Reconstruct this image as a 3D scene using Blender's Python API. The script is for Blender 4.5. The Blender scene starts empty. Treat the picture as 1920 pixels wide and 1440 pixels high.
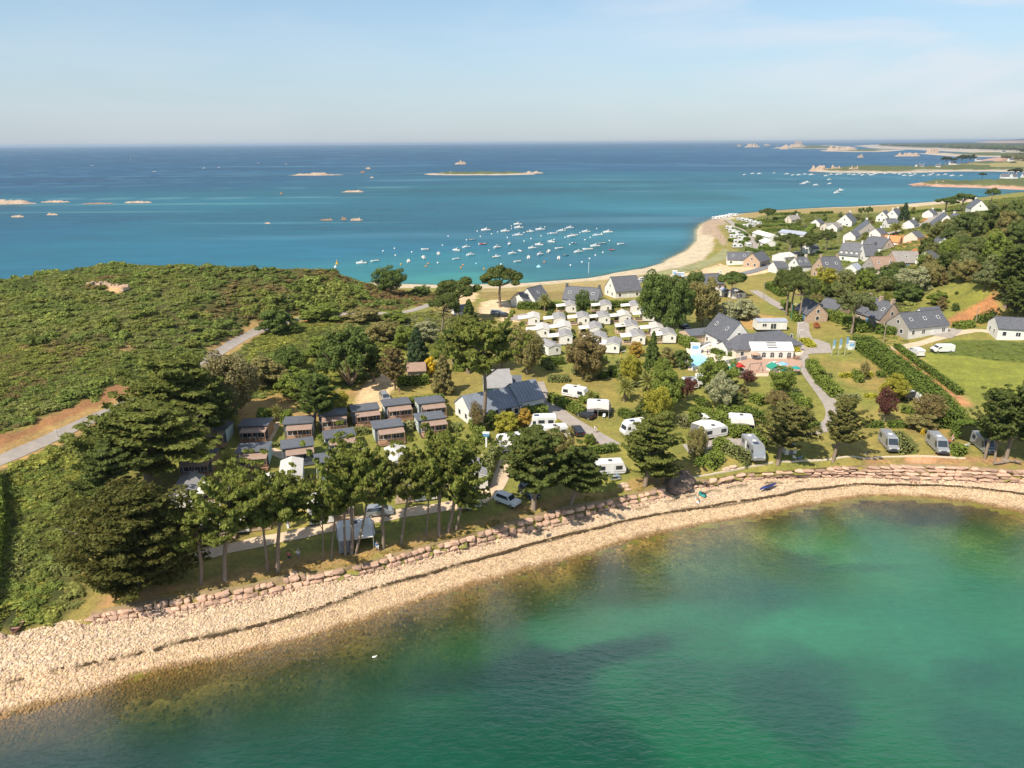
import bpy, math, random
import numpy as np
from mathutils import Vector, Matrix, noise as mnoise
from mathutils.bvhtree import BVHTree
from mathutils.geometry import delaunay_2d_cdt
random.seed(7); rng = np.random.default_rng(7)
R = math.radians
scene = bpy.context.scene
col = scene.collection
# ---------------------------------------------------------------- camera
CAMZ = 60.0; FPX = 1331.0; PITCH = R(18.76); ROLL = R(-0.33)
cam_data = bpy.data.cameras.new("camera"); cam = bpy.data.objects.new("camera", cam_data); col.objects.link(cam)
cam_data.sensor_fit = 'HORIZONTAL'; cam_data.sensor_width = 36.0; cam_data.lens = 36.0 * FPX / 1920.0
cam_data.clip_start = 1.0; cam_data.clip_end = 120000.0
CM = Matrix.Rotation(math.pi/2 - PITCH, 4, 'X') @ Matrix.Rotation(ROLL, 4, 'Z')
CM.translation = Vector((0, 0, CAMZ)); cam.matrix_world = CM; scene.camera = cam
# ---------------------------------------------------------------- sky and sun
SUN_EL = R(50.0); SUN_AZ = R(224.0)      # compass bearing of the sun, y = north, clockwise
world = bpy.data.worlds.new("World"); scene.world = world; world.use_nodes = True
wn = world.node_tree.nodes; wl = world.node_tree.links; wn.clear()
wo = wn.new("ShaderNodeOutputWorld"); bg = wn.new("ShaderNodeBackground")
sky = wn.new("ShaderNodeTexSky"); sky.sky_type = 'NISHITA'; sky.sun_disc = False
sky.sun_elevation = SUN_EL; sky.sun_rotation = SUN_AZ; sky.altitude = 60; sky.air_density = 0.9; sky.dust_density = 0.15; sky.ozone_density = 3.0
bg.inputs[1].default_value = 0.115
# thin high cirrus
tc = wn.new("ShaderNodeTexCoord"); mp = wn.new("ShaderNodeMapping"); mp.inputs['Scale'].default_value = (1.6, 1.6, 9.0); mp.inputs['Location'].default_value = (1.35, 0.4, 0.2)
wl.new(tc.outputs['Generated'], mp.inputs[0])
nz = wn.new("ShaderNodeTexNoise"); nz.inputs['Scale'].default_value = 2.2; nz.inputs['Detail'].default_value = 6; nz.inputs['Distortion'].default_value = 0.6
wl.new(mp.outputs[0], nz.inputs[0])
cr = wn.new("ShaderNodeMapRange"); cr.inputs[1].default_value = 0.42; cr.inputs[2].default_value = 0.62; cr.inputs[3].default_value = 0.0; cr.inputs[4].default_value = 0.8
wl.new(nz.outputs['Fac'], cr.inputs[0])
# pale summer haze low in the sky, all the way round
sx_ = wn.new('ShaderNodeSeparateXYZ'); wl.new(tc.outputs['Generated'], sx_.inputs[0]); hz_ = wn.new('ShaderNodeMapRange'); hz_.interpolation_type = 'SMOOTHSTEP'
hz_.inputs[1].default_value = -0.05; hz_.inputs[2].default_value = 0.24; hz_.inputs[3].default_value = 0.92; hz_.inputs[4].default_value = 0.10; wl.new(sx_.outputs[2], hz_.inputs[0])
hm_ = wn.new('ShaderNodeMix'); hm_.data_type = 'RGBA'; hm_.inputs['B'].default_value = (2.62, 3.06, 3.70, 1); wl.new(hz_.outputs[0], hm_.inputs['Factor']); st_ = wn.new('ShaderNodeMix'); st_.data_type = 'RGBA'; st_.blend_type = 'MULTIPLY'; st_.inputs['Factor'].default_value = 1; st_.inputs['B'].default_value = (0.97, 0.975, 0.88, 1); wl.new(sky.outputs[0], st_.inputs['A']); wl.new(st_.outputs['Result'], hm_.inputs['A'])
mixc = wn.new("ShaderNodeMix"); mixc.data_type = 'RGBA'; mixc.inputs['B'].default_value = (4.6, 4.8, 5.2, 1)
cm_ = wn.new('ShaderNodeMath'); cm_.operation = 'MULTIPLY_ADD'; cm_.inputs[1].default_value = 2.2; wl.new(sx_.outputs[2], cm_.inputs[0]); wl.new(sx_.outputs[0], cm_.inputs[2])
cw_ = wn.new('ShaderNodeMapRange'); cw_.interpolation_type = 'SMOOTHSTEP'; cw_.inputs[1].default_value = 0.25; cw_.inputs[2].default_value = 0.85; cw_.inputs[3].default_value = 0.15; wl.new(cm_.outputs[0], cw_.inputs[0])
cf_ = wn.new('ShaderNodeMath'); cf_.operation = 'MULTIPLY'; wl.new(cr.outputs[0], cf_.inputs[0]); wl.new(cw_.outputs[0], cf_.inputs[1]); wl.new(cf_.outputs[0], mixc.inputs['Factor']); wl.new(hm_.outputs['Result'], mixc.inputs['A'])
wl.new(mixc.outputs['Result'], bg.inputs[0]); wl.new(bg.outputs[0], wo.inputs[0])
sd = bpy.data.lights.new("sun", 'SUN'); sun = bpy.data.objects.new("sun", sd); col.objects.link(sun)
sd.energy = 4.3; sd.angle = R(0.53); sd.color = (1.0, 0.91, 0.77)
sdir = Vector((math.sin(SUN_AZ)*math.cos(SUN_EL), math.cos(SUN_AZ)*math.cos(SUN_EL), math.sin(SUN_EL)))
sun.rotation_euler = sdir.to_track_quat('Z', 'Y').to_euler(); sun.location = (0, 0, 100)
scene.view_settings.view_transform = 'Standard'; scene.view_settings.look = 'None'
scene.view_settings.exposure = 0.58; scene.view_settings.gamma = 1.0; scene.view_settings.use_curve_mapping = False
scene.cycles.max_bounces = 6; scene.cycles.diffuse_bounces = 2; scene.cycles.glossy_bounces = 2; scene.cycles.transparent_max_bounces = 8
scene.cycles.transmission_bounces = 3; scene.cycles.volume_bounces = 0; scene.cycles.use_denoising = True
scene.cycles.caustics_reflective = False; scene.cycles.caustics_refractive = False
# ---------------------------------------------------------------- projection helpers (used to survey the place from the photograph)
C3 = CM.to_3x3()
def ray(u, v):
 return (C3 @ Vector(((u-960)/FPX, -(v-720)/FPX, -1.0))).normalized()
def G(u, v, z=0.0):
 d = ray(u, v); t = (z-CAMZ)/d.z
 return Vector((d.x*t, d.y*t, z))
_H = {}
def srgb(r, g, b):
 f = lambda c: ((c/255+0.055)/1.055)**2.4 if c > 10 else c/255/12.92
 return (f(r), f(g), f(b))
def lerp(a, b, t): return a+(b-a)*t
def interp(tab, u):
 return float(np.interp(u, [t[0] for t in tab], [t[1] for t in tab]))
# ---------------------------------------------------------------- materials
M = {}
def mat(name, color, rough=0.8, spec=0.3, var=0.0, scale=1.0, color2=None, metal=0.0, bump=0.0, bscale=None, coord='Object', detail=4.0, objrand=0.0, stretch=None):
 m = bpy.data.materials.new(name); m.use_nodes = True; n = m.node_tree.nodes; l = m.node_tree.links
 p = n['Principled BSDF']; p.inputs['Roughness'].default_value = rough; p.inputs['Metallic'].default_value = metal
 p.inputs['Specular IOR Level'].default_value = spec
 c = (*color, 1)
 p.inputs['Base Color'].default_value = c
 if var > 0 or color2 or objrand or bump:
  t = n.new('ShaderNodeTexCoord'); src = t.outputs[coord]
  if coord == 'World':
   pass
  if stretch:
   mpn = n.new('ShaderNodeMapping'); mpn.inputs['Scale'].default_value = stretch; l.new(src, mpn.inputs[0]); src = mpn.outputs[0]
  nz = n.new('ShaderNodeTexNoise'); nz.inputs['Scale'].default_value = scale; nz.inputs['Detail'].default_value = detail; nz.inputs['Roughness'].default_value = 0.65
  l.new(src, nz.inputs[0])
  mr = n.new('ShaderNodeMapRange'); mr.inputs[1].default_value = 0.3; mr.inputs[2].default_value = 0.7
  l.new(nz.outputs['Fac'], mr.inputs[0])
  mx = n.new('ShaderNodeMix'); mx.data_type = 'RGBA'
  c2 = color2 or tuple(x*(1+var) for x in color); c1 = color if color2 else tuple(x*(1-var) for x in color)
  mx.inputs['A'].default_value = (*c1, 1); mx.inputs['B'].default_value = (*c2, 1)
  l.new(mr.outputs[0], mx.inputs['Factor']); out = mx.outputs['Result']
  if objrand:
   oi = n.new('ShaderNodeObjectInfo'); mr2 = n.new('ShaderNodeMapRange'); mr2.inputs[3].default_value = 1-objrand; mr2.inputs[4].default_value = 1+objrand
   l.new(oi.outputs['Random'], mr2.inputs[0]); mu = n.new('ShaderNodeMix'); mu.data_type = 'RGBA'; mu.blend_type = 'MULTIPLY'; mu.inputs['Factor'].default_value = 1
   l.new(out, mu.inputs['A']); l.new(mr2.outputs[0], mu.inputs['B']); out = mu.outputs['Result']
  l.new(out, p.inputs['Base Color'])
  if bump:
   nb = n.new('ShaderNodeTexNoise'); nb.inputs['Scale'].default_value = bscale or scale*4; nb.inputs['Detail'].default_value = 3; l.new(src, nb.inputs[0])
   bp = n.new('ShaderNodeBump'); bp.inputs['Strength'].default_value = bump; bp.inputs['Distance'].default_value = 0.1
   l.new(nb.outputs['Fac'], bp.inputs['Height']); l.new(bp.outputs[0], p.inputs['Normal'])
 M[name] = m
 return m
# ---------------------------------------------------------------- object helpers
def tag(o, label=None, cat=None, group=None, kind=None):
 if label: o['label'] = label
 if cat: o['category'] = cat
 if group: o['group'] = group
 if kind: o['kind'] = kind
 return o
def empty(name, loc, rz=0.0, label=None, cat=None, group=None):
 o = bpy.data.objects.new(name, None); col.objects.link(o); o.location = loc; o.rotation_euler = (0, 0, rz); o.empty_display_size = 0.5
 return tag(o, label, cat, group)
def link(name, me, parent=None, loc=None):
 o = bpy.data.objects.new(name, me); col.objects.link(o)
 if parent is not None: o.parent = parent
 if loc is not None: o.location = loc
 return o
def np_mesh(name, V, F, mats=(), mi=None, smooth=False):
 """V (n,3) array, F (m,k) array of equal sided faces"""
 V = np.asarray(V, dtype=np.float32); F = np.asarray(F, dtype=np.int32)
 me = bpy.data.meshes.new(name); k = F.shape[1]
 me.vertices.add(len(V)); me.vertices.foreach_set('co', V.ravel())
 me.loops.add(F.size); me.loops.foreach_set('vertex_index', F.ravel())
 me.polygons.add(len(F)); me.polygons.foreach_set('loop_start', np.arange(0, F.size, k, dtype=np.int32))
 try: me.polygons.foreach_set('loop_total', np.full(len(F), k, dtype=np.int32))
 except Exception: pass
 for m in mats: me.materials.append(m)
 if mi is not None: me.polygons.foreach_set('material_index', np.asarray(mi, dtype=np.int32))
 me.update(calc_edges=True)
 if smooth: me.shade_smooth()
 return me
class MB:
 """collects shapes into one mesh"""
 def __init__(s): s.v = []; s.f = []; s.m = []
 def add(s, vs, fs, mi=0):
  b = len(s.v); s.v += [tuple(x) for x in vs]; s.f += [tuple(i+b for i in f) for f in fs]; s.m += [mi]*len(fs); return s
 def box(s, x0, x1, y0, y1, z0, z1, mi=0):
  return s.add([(x0,y0,z0),(x1,y0,z0),(x1,y1,z0),(x0,y1,z0),(x0,y0,z1),(x1,y0,z1),(x1,y1,z1),(x0,y1,z1)],
      [(0,3,2,1),(4,5,6,7),(0,1,5,4),(1,2,6,5),(2,3,7,6),(3,0,4,7)], mi)
 def extr(s, prof, axis, a, b, mi=0):
  """prof: closed 2-D outline (counter clockwise), extruded along axis from a to b. axis x: prof=(y,z); y: prof=(x,z); z: prof=(x,y)"""
  n = len(prof)
  def P3(p, t):
   return (t, p[0], p[1]) if axis == 'x' else ((p[0], t, p[1]) if axis == 'y' else (p[0], p[1], t))
  vs = [P3(p, a) for p in prof]+[P3(p, b) for p in prof]
  fs = [tuple(range(n))[::-1], tuple(range(n, 2*n))]+[(i, (i+1) % n, n+(i+1) % n, n+i) for i in range(n)]
  return s.add(vs, fs, mi)
 def tube(s, p0, p1, r0, r1=None, n=6, mi=0, cap=True):
  r1 = r0 if r1 is None else r1; p0 = Vector(p0); p1 = Vector(p1); d = (p1-p0)
  if d.length < 1e-6: return s
  q = d.to_track_quat('Z', 'Y'); vs = []
  for p, r in ((p0, r0), (p1, r1)):
   for i in range(n):
    a = 2*math.pi*i/n; vs.append(p+q @ Vector((r*math.cos(a), r*math.sin(a), 0)))
  fs = [(i, (i+1) % n, n+(i+1) % n, n+i) for i in range(n)]
  if cap: fs += [tuple(range(n))[::-1], tuple(range(n, 2*n))]
  return s.add(vs, fs, mi)
 def ball(s, c, r, n=8, m=5, mi=0, sz=1.0):
  vs = [(c[0], c[1], c[2]+r*sz)]
  for j in range(1, m):
   t = math.pi*j/m
   for i in range(n):
    a = 2*math.pi*i/n; vs.append((c[0]+r*math.sin(t)*math.cos(a), c[1]+r*math.sin(t)*math.sin(a), c[2]+r*sz*math.cos(t)))
  vs.append((c[0], c[1], c[2]-r*sz)); L = len(vs)-1
  fs = [(0, 1+i, 1+(i+1) % n) for i in range(n)]
  for j in range(m-2):
   for i in range(n): fs.append((1+j*n+i, 1+(j+1)*n+i, 1+(j+1)*n+(i+1) % n, 1+j*n+(i+1) % n))
  fs += [(L, 1+(m-2)*n+(i+1) % n, 1+(m-2)*n+i) for i in range(n)]
  return s.add(vs, fs, mi)
 def mesh(s, name, mats, smooth=False):
  me = bpy.data.meshes.new(name); me.from_pydata(s.v, [], s.f)
  for m in (mats if isinstance(mats, (list, tuple)) else [mats]): me.materials.append(m)
  me.polygons.foreach_set('material_index', s.m); me.update()
  if smooth: me.shade_smooth()
  return me
 def build(s, name, mats, parent=None, smooth=False, loc=None):
  return link(name, s.mesh(name, mats, smooth), parent, loc)
def children_of():
 d = {}
 for o in scene.objects:
  if o.parent: d.setdefault(o.parent.name, []).append(o)
 return d
def kids(o, reg): return reg.get(o.name, [])
_reg = {}     # proto name -> [(child, [grandchildren])]
def tree_of(o):
 if o.name not in _reg:
  ch = children_of()
  _reg[o.name] = [(c, list(ch.get(c.name, []))) for c in ch.get(o.name, [])]
 return _reg[o.name]
def dup(root, loc, rz=0.0, scale=None, label=None, group=None, name=None):
 tr = tree_of(root); r = root.copy(); col.objects.link(r)
 if name: r.name = name
 r.location = loc; r.rotation_euler = (0, 0, rz)
 if scale is not None: r.scale = scale if isinstance(scale, (tuple, list)) else (scale,)*3
 if label: r['label'] = label
 if group: r['group'] = group
 out = {}
 for c, gs in tr:
  d = c.copy(); col.objects.link(d); d.parent = r; out.setdefault(c.name.split('.')[0], []).append(d)
  for g in gs:
   e = g.copy(); col.objects.link(e); e.parent = d
 return r, out
# ---------------------------------------------------------------- surveyed lines of the south shore  (u, v)
WATER = [(-400,1460),(-60,1360),(0,1342),(125,1310),(175,1295),(250,1265),(375,1240),(480,1217),(572,1196),(694,1156),(816,1116),(938,1082),(1060,1047),(1172,1014),(1284,987),(1418,965),(1508,947),(1575,936),(1642,928),(1732,931),(1821,940),(1920,960),(2000,985),(2300,1090)]
STRAND = [(-400,1390),(-60,1300),(0,1284),(32,1272),(150,1252),(250,1230),(325,1210),(400,1195),(480,1176),(587,1147),(694,1107),(786,1082),(938,1037),(1060,1004),(1239,965),(1418,938),(1508,920),(1620,908),(1732,909),(1821,916),(1920,927),(2000,945),(2300,1030)]
BASE = [(-400,1300),(-60,1208),(0,1198),(25,1190),(75,1180),(112,1170),(175,1162),(225,1160),(300,1152),(375,1138),(475,1117),(567,1098),(655,1077),(730,1062),(805,1040),(880,1020),(960,1001),(1035,982),(1105,965),(1145,950),(1210,938),(1247,929),(1292,916),(1333,910),(1379,899),(1440,895),(1560,893),(1615,893),(1690,898),(1790,900),(1920,904),(2000,912),(2300,950)]
TOP = [(-400,1290),(-60,1198),(0,1190),(112,1160),(175,1148),(220,1139),(267,1132),(325,1121),(392,1110),(462,1099),(547,1077),(590,1074),(655,1062),(705,1049),(800,1022),(867,1006),(960,977),(1035,957),(1110,942),(1145,935),(1210,920),(1247,911),(1292,900),(1333,899),(1362,893),(1388,887),(1432,885),(1482,882),(1521,879),(1540,877),(1627,872),(1765,872),(1815,875),(1920,882),(2000,890),(2300,925)]
ZBASE = [(-400,2.4),(0,2.4),(175,2.2),(480,1.9),(700,1.6),(960,1.5),(1200,1.3),(1400,1.0),(1600,0.9),(1920,1.0),(2300,1.0)]
ZTOP = [(-400,2.6),(0,2.6),(160,2.8),(200,3.1),(460,3.2),(655,2.9),(800,3.0),(960,3.4),(1145,2.9),(1292,2.4),(1400,2.2),(1500,2.6),(1627,3.2),(1920,3.4),(2300,3.4)]
NORTH = [(700,531),(760,534),(850,536),(960,533),(1000,531),(1100,523),(1135,517),(1150,513),(1200,505),(1250,489),(1290,470),(1308,452),(1308,432),(1318,420),(1345,409),(1420,398),(1500,392),(1600,388),(1700,383),(1760,378),(1830,371),(1920,360),(2150,345)]
US = [-400,-200,-60,0,60,112,175,225,280,340,400,475,540,600,655,705,760,805,867,920,960,1000,1035,1070,1105,1145,1180,1210,1247,1270,1292,1333,1362,1388,1432,1482,1521,1560,1627,1690,1765,1815,1870,1920,2000,2300]
CP = []     # x, y, z
def cpt(u, v, z): CP.append(tuple(G(u, v, z))); return CP[-1]
line_w = [cpt(u, interp(WATER, u), 0.0) for u in US]
line_s = [cpt(u, interp(STRAND, u), 0.42*interp(ZBASE, u)) for u in US]
line_b = [cpt(u, interp(BASE, u), interp(ZBASE, u)) for u in US]
line_t = [cpt(u, interp(TOP, u), interp(ZTOP, u)) for u in US]
for u in US[1:-1:2]:
 wv = interp(WATER, u)
 cpt(u, wv+28, -0.6); cpt(u, wv+95, -1.7)
 if wv+220 < 1440: cpt(u, wv+220, -3.6)
for u in (-600, 0, 400, 800, 1200, 1600, 2000, 2500): cpt(u, 1560, -6.0)
LAND = """222,1100,3.7 376,1090,3.5 517,1068,3.5 667,1034,3.6 842,992,3.8 1007,952,3.9 1207,905,3.7 1350,868,3.6 1457,860,3.9 1600,860,4.2 1765,850,4.3 1900,858,4.3
0,1150,3.6 60,1080,4.6 60,1000,6 0,1000,6.5 120,1060,4.6 140,960,6.5 0,865,9 100,818,9 210,765,9 300,722,8.8 380,680,8.2 465,628,8 540,600,8 640,590,7.6 700,588,7 800,573,5.6 845,560,4.6
330,860,4.8 480,830,4.6 600,780,4.8 750,740,5 350,960,4.1 600,900,4.3 700,960,4.1 900,870,4.3 500,760,5.4 440,730,7 600,710,6 700,650,6.2 560,670,7.2 260,830,7 250,950,5.2 300,1020,4.2
950,700,5 1100,720,4.8 1100,850,4.3 1000,600,4.5 1200,600,4.5 1100,560,4.2 900,590,4.4 1000,548,3.5 1200,545,3.5 1080,540,2.6 900,550,3 1300,700,5 1300,800,4.5 1420,650,5.3 1420,760,5 1550,650,6 1600,760,5 1500,850,4.3
1450,560,6 1350,560,4.5 1250,520,3.2 1600,800,4.5 1800,780,4.8 1750,700,5.5 1900,750,5.5 1720,640,6.5 1900,650,7.5 1760,600,8 1890,605,9 1650,600,7.6 1550,580,7 1700,560,9.5 1800,565,12 1830,525,17 1890,560,15
1700,500,11 1650,520,9 1600,490,8 1550,470,7 1480,520,6 1400,500,4.4 1460,460,5 1600,440,7 1700,450,11 1750,480,15 1800,480,20 1900,480,27 1915,425,30 1850,430,26 1800,425,17 1750,412,10 1650,412,6.5 1550,410,5 1450,403,4 1700,393,5.5 1800,390,10 1850,398,15 1910,390,20 1920,377,15 1850,380,8
0,700,14 0,600,17 200,600,17 200,700,11.5 100,780,10.5 20,810,10.8 400,600,12.5 300,650,12 400,550,17 500,560,14 600,560,11 650,575,8.5 750,555,6 800,546,4.4 715,545,4.4
2100,480,26 2300,600,14 2200,700,9 2300,850,4.5 2200,420,30 2100,385,18 -300,1000,8 -300,850,12 -400,600,19"""
for t in LAND.split():
 a = [float(x) for x in t.split(',')]; cpt(*a)
CREST = [(-400,560,19),(-150,538,20),(0,527,20),(100,510,21),(200,497,22),(300,499,22),(400,503,21),(500,508,19),(560,504,18.5),(600,504,17),(640,519,12.5),(668,532,7)]
for i, (u, v, z) in enumerate(CREST):
 c = Vector(cpt(u, v, z)); h = Vector((c.x, c.y, 0)).normalized()
 k = 1.0 if u < 560 else (0.75 if u < 620 else 0.5)
 for dd, zz in ((32*k, z*0.62), (62*k, 0.3), (85*k, -3)): q = c+h*dd; CP.append((q.x, q.y, zz))
for i, (u, v) in enumerate(NORTH):
 c = Vector(cpt(u, v, 0)); r = c.length; h = Vector((c.x, c.y, 0)).normalized()
 if 1200 < u < 1350: h = Vector((-0.8, 0.3, 0)).normalized()
 q = c+h*r*0.06; CP.append((q.x, q.y, -3.0)); q = c-h*r*0.02; CP.append((q.x, q.y, 1.6))
for x, y, z in ((-900, 900, -6), (0, 1600, -6), (900, 1600, -6), (1600, 1500, -6), (1600, 600, 10), (1200, 100, -4), (-900, 100, -6), (-900, -300, -6), (1200, -300, -6), (0, 700, -4), (900, 420, 14), (700, 560, 12)): CP.append((x, y, z))
v2, e2, f2, *_ = delaunay_2d_cdt([Vector((p[0], p[1])) for p in CP], [], [], 0, 1e-3)
# heights of output vertices: nearest input
CPa = np.array(CP); zz = []
for p in v2:
 k = np.argmin((CPa[:, 0]-p.x)**2+(CPa[:, 1]-p.y)**2); zz.append(CPa[k, 2])
bvh0 = BVHTree.FromPolygons([Vector((p.x, p.y, z)) for p, z in zip(v2, zz)], [tuple(f) for f in f2])
def axis(lo, hi, a, b, step, grow, maxs):
 out = list(np.arange(a, b+0.1, step)); s = step; x = b
 while x < hi: s = min(s*grow, maxs); x += s; out.append(x)
 s = step; x = a
 while x > lo: s = min(s*grow, maxs); x -= s; out.insert(0, x)
 return np.array(out)
gx = axis(-360, 900, -130, 190, 1.0, 1.025, 7); gy = axis(30, 900, 62, 300, 1.0, 1.03, 8)
nx, ny = len(gx), len(gy)
GZ = np.zeros((ny, nx)); dn = Vector((0, 0, -1))
for j in range(ny):
 for i in range(nx):
  h = bvh0.ray_cast(Vector((gx[i], gy[j], 500)), dn)[0]
  GZ[j, i] = h.z if h else -5
for k in range(2):
 Z2 = GZ.copy(); Z2[1:-1, 1:-1] = (GZ[1:-1, 1:-1]*2+GZ[:-2, 1:-1]+GZ[2:, 1:-1]+GZ[1:-1, :-2]+GZ[1:-1, 2:])/6
 GZ = Z2
def fbm(x, y, s, seed=0):
 return mnoise.fractal(Vector((x*s+seed*13.7, y*s-seed*7.1, seed*3.3)), 0.6, 2.1, 4)
def vnoise(X, Y, s, seed=0, octs=4):
 """vectorised value noise, 0..1"""
 out = np.zeros_like(X, dtype=float); amp = 1.0; tot = 0
 r = np.random.default_rng(1000+seed); tb = r.random((256, 256))
 for o in range(octs):
  x = X*s*(2**o)+seed*17.3+o*31; y = Y*s*(2**o)+seed*5.1+o*11
  xi = np.floor(x).astype(int); yi = np.floor(y).astype(int); fx = x-xi; fy = y-yi
  fx = fx*fx*(3-2*fx); fy = fy*fy*(3-2*fy)
  a = tb[yi % 256, xi % 256]; b = tb[yi % 256, (xi+1) % 256]; c = tb[(yi+1) % 256, xi % 256]; d = tb[(yi+1) % 256, (xi+1) % 256]
  out += amp*((a*(1-fx)+b*fx)*(1-fy)+(c*(1-fx)+d*fx)*fy); tot += amp; amp *= 0.5
 return out/tot
GX, GY = np.meshgrid(gx, gy)
GZ += np.where(GZ > 3.2, (vnoise(GX, GY, 0.05, 3)-0.5)*np.clip((GZ-3.2)*0.25, 0, 1.6), 0)
def grid_faces(nx, ny):
 i = np.arange(nx-1); j = np.arange(ny-1); I, J = np.meshgrid(i, j); a = (J*nx+I).ravel()
 return np.stack([a, a+1, a+1+nx, a+nx], 1)
GV = np.stack([GX.ravel(), GY.ravel(), GZ.ravel()], 1); GF = grid_faces(nx, ny)
bvh = BVHTree.FromPolygons([Vector(p) for p in GV.tolist()], GF.tolist())
def P(u, v):
 """the point of the ground seen at (u, v) of the photograph"""
 d = ray(u, v); h = bvh.ray_cast(Vector((0, 0, CAMZ)), d)[0]
 g = G(u, v, 0.0) if d.z < 0 else None
 if h is None or (g is not None and h.z < 0): return g
 return h
def ground(x, y):
 h = bvh.ray_cast(Vector((x, y, 400)), dn)[0]
 return h.z if h else 0.0
def GZv(X, Y):
 """bilinear ground height for arrays"""
 X = np.asarray(X, float); Y = np.asarray(Y, float)
 i = np.clip(np.searchsorted(gx, X)-1, 0, nx-2); j = np.clip(np.searchsorted(gy, Y)-1, 0, ny-2)
 fx = np.clip((X-gx[i])/(gx[i+1]-gx[i]), 0, 1); fy = np.clip((Y-gy[j])/(gy[j+1]-gy[j]), 0, 1)
 return (GZ[j, i]*(1-fx)+GZ[j, i+1]*fx)*(1-fy)+(GZ[j+1, i]*(1-fx)+GZ[j+1, i+1]*fx)*fy
def depth_of(p):
 return -(CM.inverted() @ Vector(p)).z
def height_at(p, vt, u=None):
 """height above p of the point seen at image row vt"""
 q = Vector(p); r = math.hypot(q.x, q.y)
 cu = CM.inverted() @ q; uu = 960-cu.x/cu.z*FPX if u is None else u
 d = ray(uu, vt); return CAMZ+d.z/math.hypot(d.x, d.y)*r-q.z
def inpoly(poly, X, Y):
 X = np.asarray(X, float); Y = np.asarray(Y, float); ins = np.zeros(X.shape, bool); n = len(poly)
 for i in range(n):
  x0, y0 = poly[i][0], poly[i][1]; x1, y1 = poly[(i+1) % n][0], poly[(i+1) % n][1]
  if y0 == y1: continue
  c = ((y0 > Y) != (y1 > Y)) & (X < (x1-x0)*(Y-y0)/(y1-y0)+x0); ins ^= c
 return ins
def PW(pts): return [P(u, v) for u, v in pts]
def pts2(s): return [tuple(float(x) for x in t.split(',')) for t in s.split()]
def dist_line(line, X, Y):
 d = np.full(np.shape(X), 1e9)
 for i in range(len(line)-1):
  ax, ay = line[i][0], line[i][1]; bx, by = line[i+1][0], line[i+1][1]; L = (bx-ax)**2+(by-ay)**2+1e-9
  t = np.clip(((X-ax)*(bx-ax)+(Y-ay)*(by-ay))/L, 0, 1)
  d = np.minimum(d, np.hypot(X-ax-t*(bx-ax), Y-ay-t*(by-ay)))
 return d
def resample(line, step):
 out = [Vector(line[0][:2])]
 for i in range(len(line)-1):
  a = Vector(line[i][:2]); b = Vector(line[i+1][:2]); n = max(1, int((b-a).length/step))
  for k in range(1, n+1): out.append(a.lerp(b, k/n))
 return out
def smooth_line(line, step, it=3):
 p = [Vector(q[:2]) for q in line]
 for _ in range(it):
  q = [p[0]]
  for i in range(len(p)-1): q += [p[i].lerp(p[i+1], 0.25), p[i].lerp(p[i+1], 0.75)]
  p = q+[p[-1]]
 return resample(p, step)
# ================================================================ ground, beach, seabed, water, roads
def attr_color(me, name, arr):
 a = me.color_attributes.new(name, 'FLOAT_COLOR', 'POINT'); n = len(arr)
 c = np.ones((n, 4), dtype=np.float32); c[:, :3] = arr; a.data.foreach_set('color', c.ravel())
def attr_float(me, name, arr):
 a = me.attributes.new(name, 'FLOAT', 'POINT'); a.data.foreach_set('value', np.asarray(arr, dtype=np.float32))
def cover_mat(name, attr, layers, rough=0.9, bump=0.4, bscale=2.0, spec=0.15):
 """albedo = painted ground cover x fine procedural variation"""
 m = bpy.data.materials.new(name); m.use_nodes = True; n = m.node_tree.nodes; l = m.node_tree.links; p = n['Principled BSDF']
 p.inputs['Roughness'].default_value = rough; p.inputs['Specular IOR Level'].default_value = spec
 at = n.new('ShaderNodeAttribute'); at.attribute_name = attr; out = at.outputs['Color']; t = n.new('ShaderNodeTexCoord')
 for sc, lo, hi, tint in layers:
  nz = n.new('ShaderNodeTexNoise'); nz.inputs['Scale'].default_value = sc; nz.inputs['Detail'].default_value = 5; nz.inputs['Roughness'].default_value = 0.7
  l.new(t.outputs['Object'], nz.inputs[0])
  mr = n.new('ShaderNodeMapRange'); mr.inputs[1].default_value = 0.32; mr.inputs[2].default_value = 0.68
  l.new(nz.outputs['Fac'], mr.inputs[0])
  mx = n.new('ShaderNodeMix'); mx.data_type = 'RGBA'; mx.inputs['A'].default_value = (lo, lo, lo, 1); mx.inputs['B'].default_value = (hi*tint[0], hi*tint[1], hi*tint[2], 1)
  l.new(mr.outputs[0], mx.inputs['Factor'])
  mu = n.new('ShaderNodeMix'); mu.data_type = 'RGBA'; mu.blend_type = 'MULTIPLY'; mu.inputs['Factor'].default_value = 1
  l.new(out, mu.inputs['A']); l.new(mx.outputs['Result'], mu.inputs['B']); out = mu.outputs['Result']
 l.new(out, p.inputs['Base Color'])
 nb = n.new('ShaderNodeTexNoise'); nb.inputs['Scale'].default_value = bscale; nb.inputs['Detail'].default_value = 6; nb.inputs['Roughness'].default_value = 0.75; l.new(t.outputs['Object'], nb.inputs[0])
 bp = n.new('ShaderNodeBump'); bp.inputs['Strength'].default_value = bump; bp.inputs['Distance'].default_value = 0.3
 l.new(nb.outputs['Fac'], bp.inputs['Height']); l.new(bp.outputs[0], p.inputs['Normal'])
 return m
LAWN = (0.20, 0.21, 0.06); DRY = (0.34, 0.235, 0.105); SCRUB = (0.085, 0.085, 0.035); SAND = (0.48, 0.42, 0.35); SOIL = (0.29, 0.155, 0.085)
GRAVEL = (0.62, 0.47, 0.32); FIELD = (0.20, 0.225, 0.05); ROUGH = (0.13, 0.15, 0.045); CONC = (0.42, 0.37, 0.32)
X, Y = GV[:, 0], GV[:, 1]
base_c = np.zeros((len(GV), 3)); base_c[:] = LAWN
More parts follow.
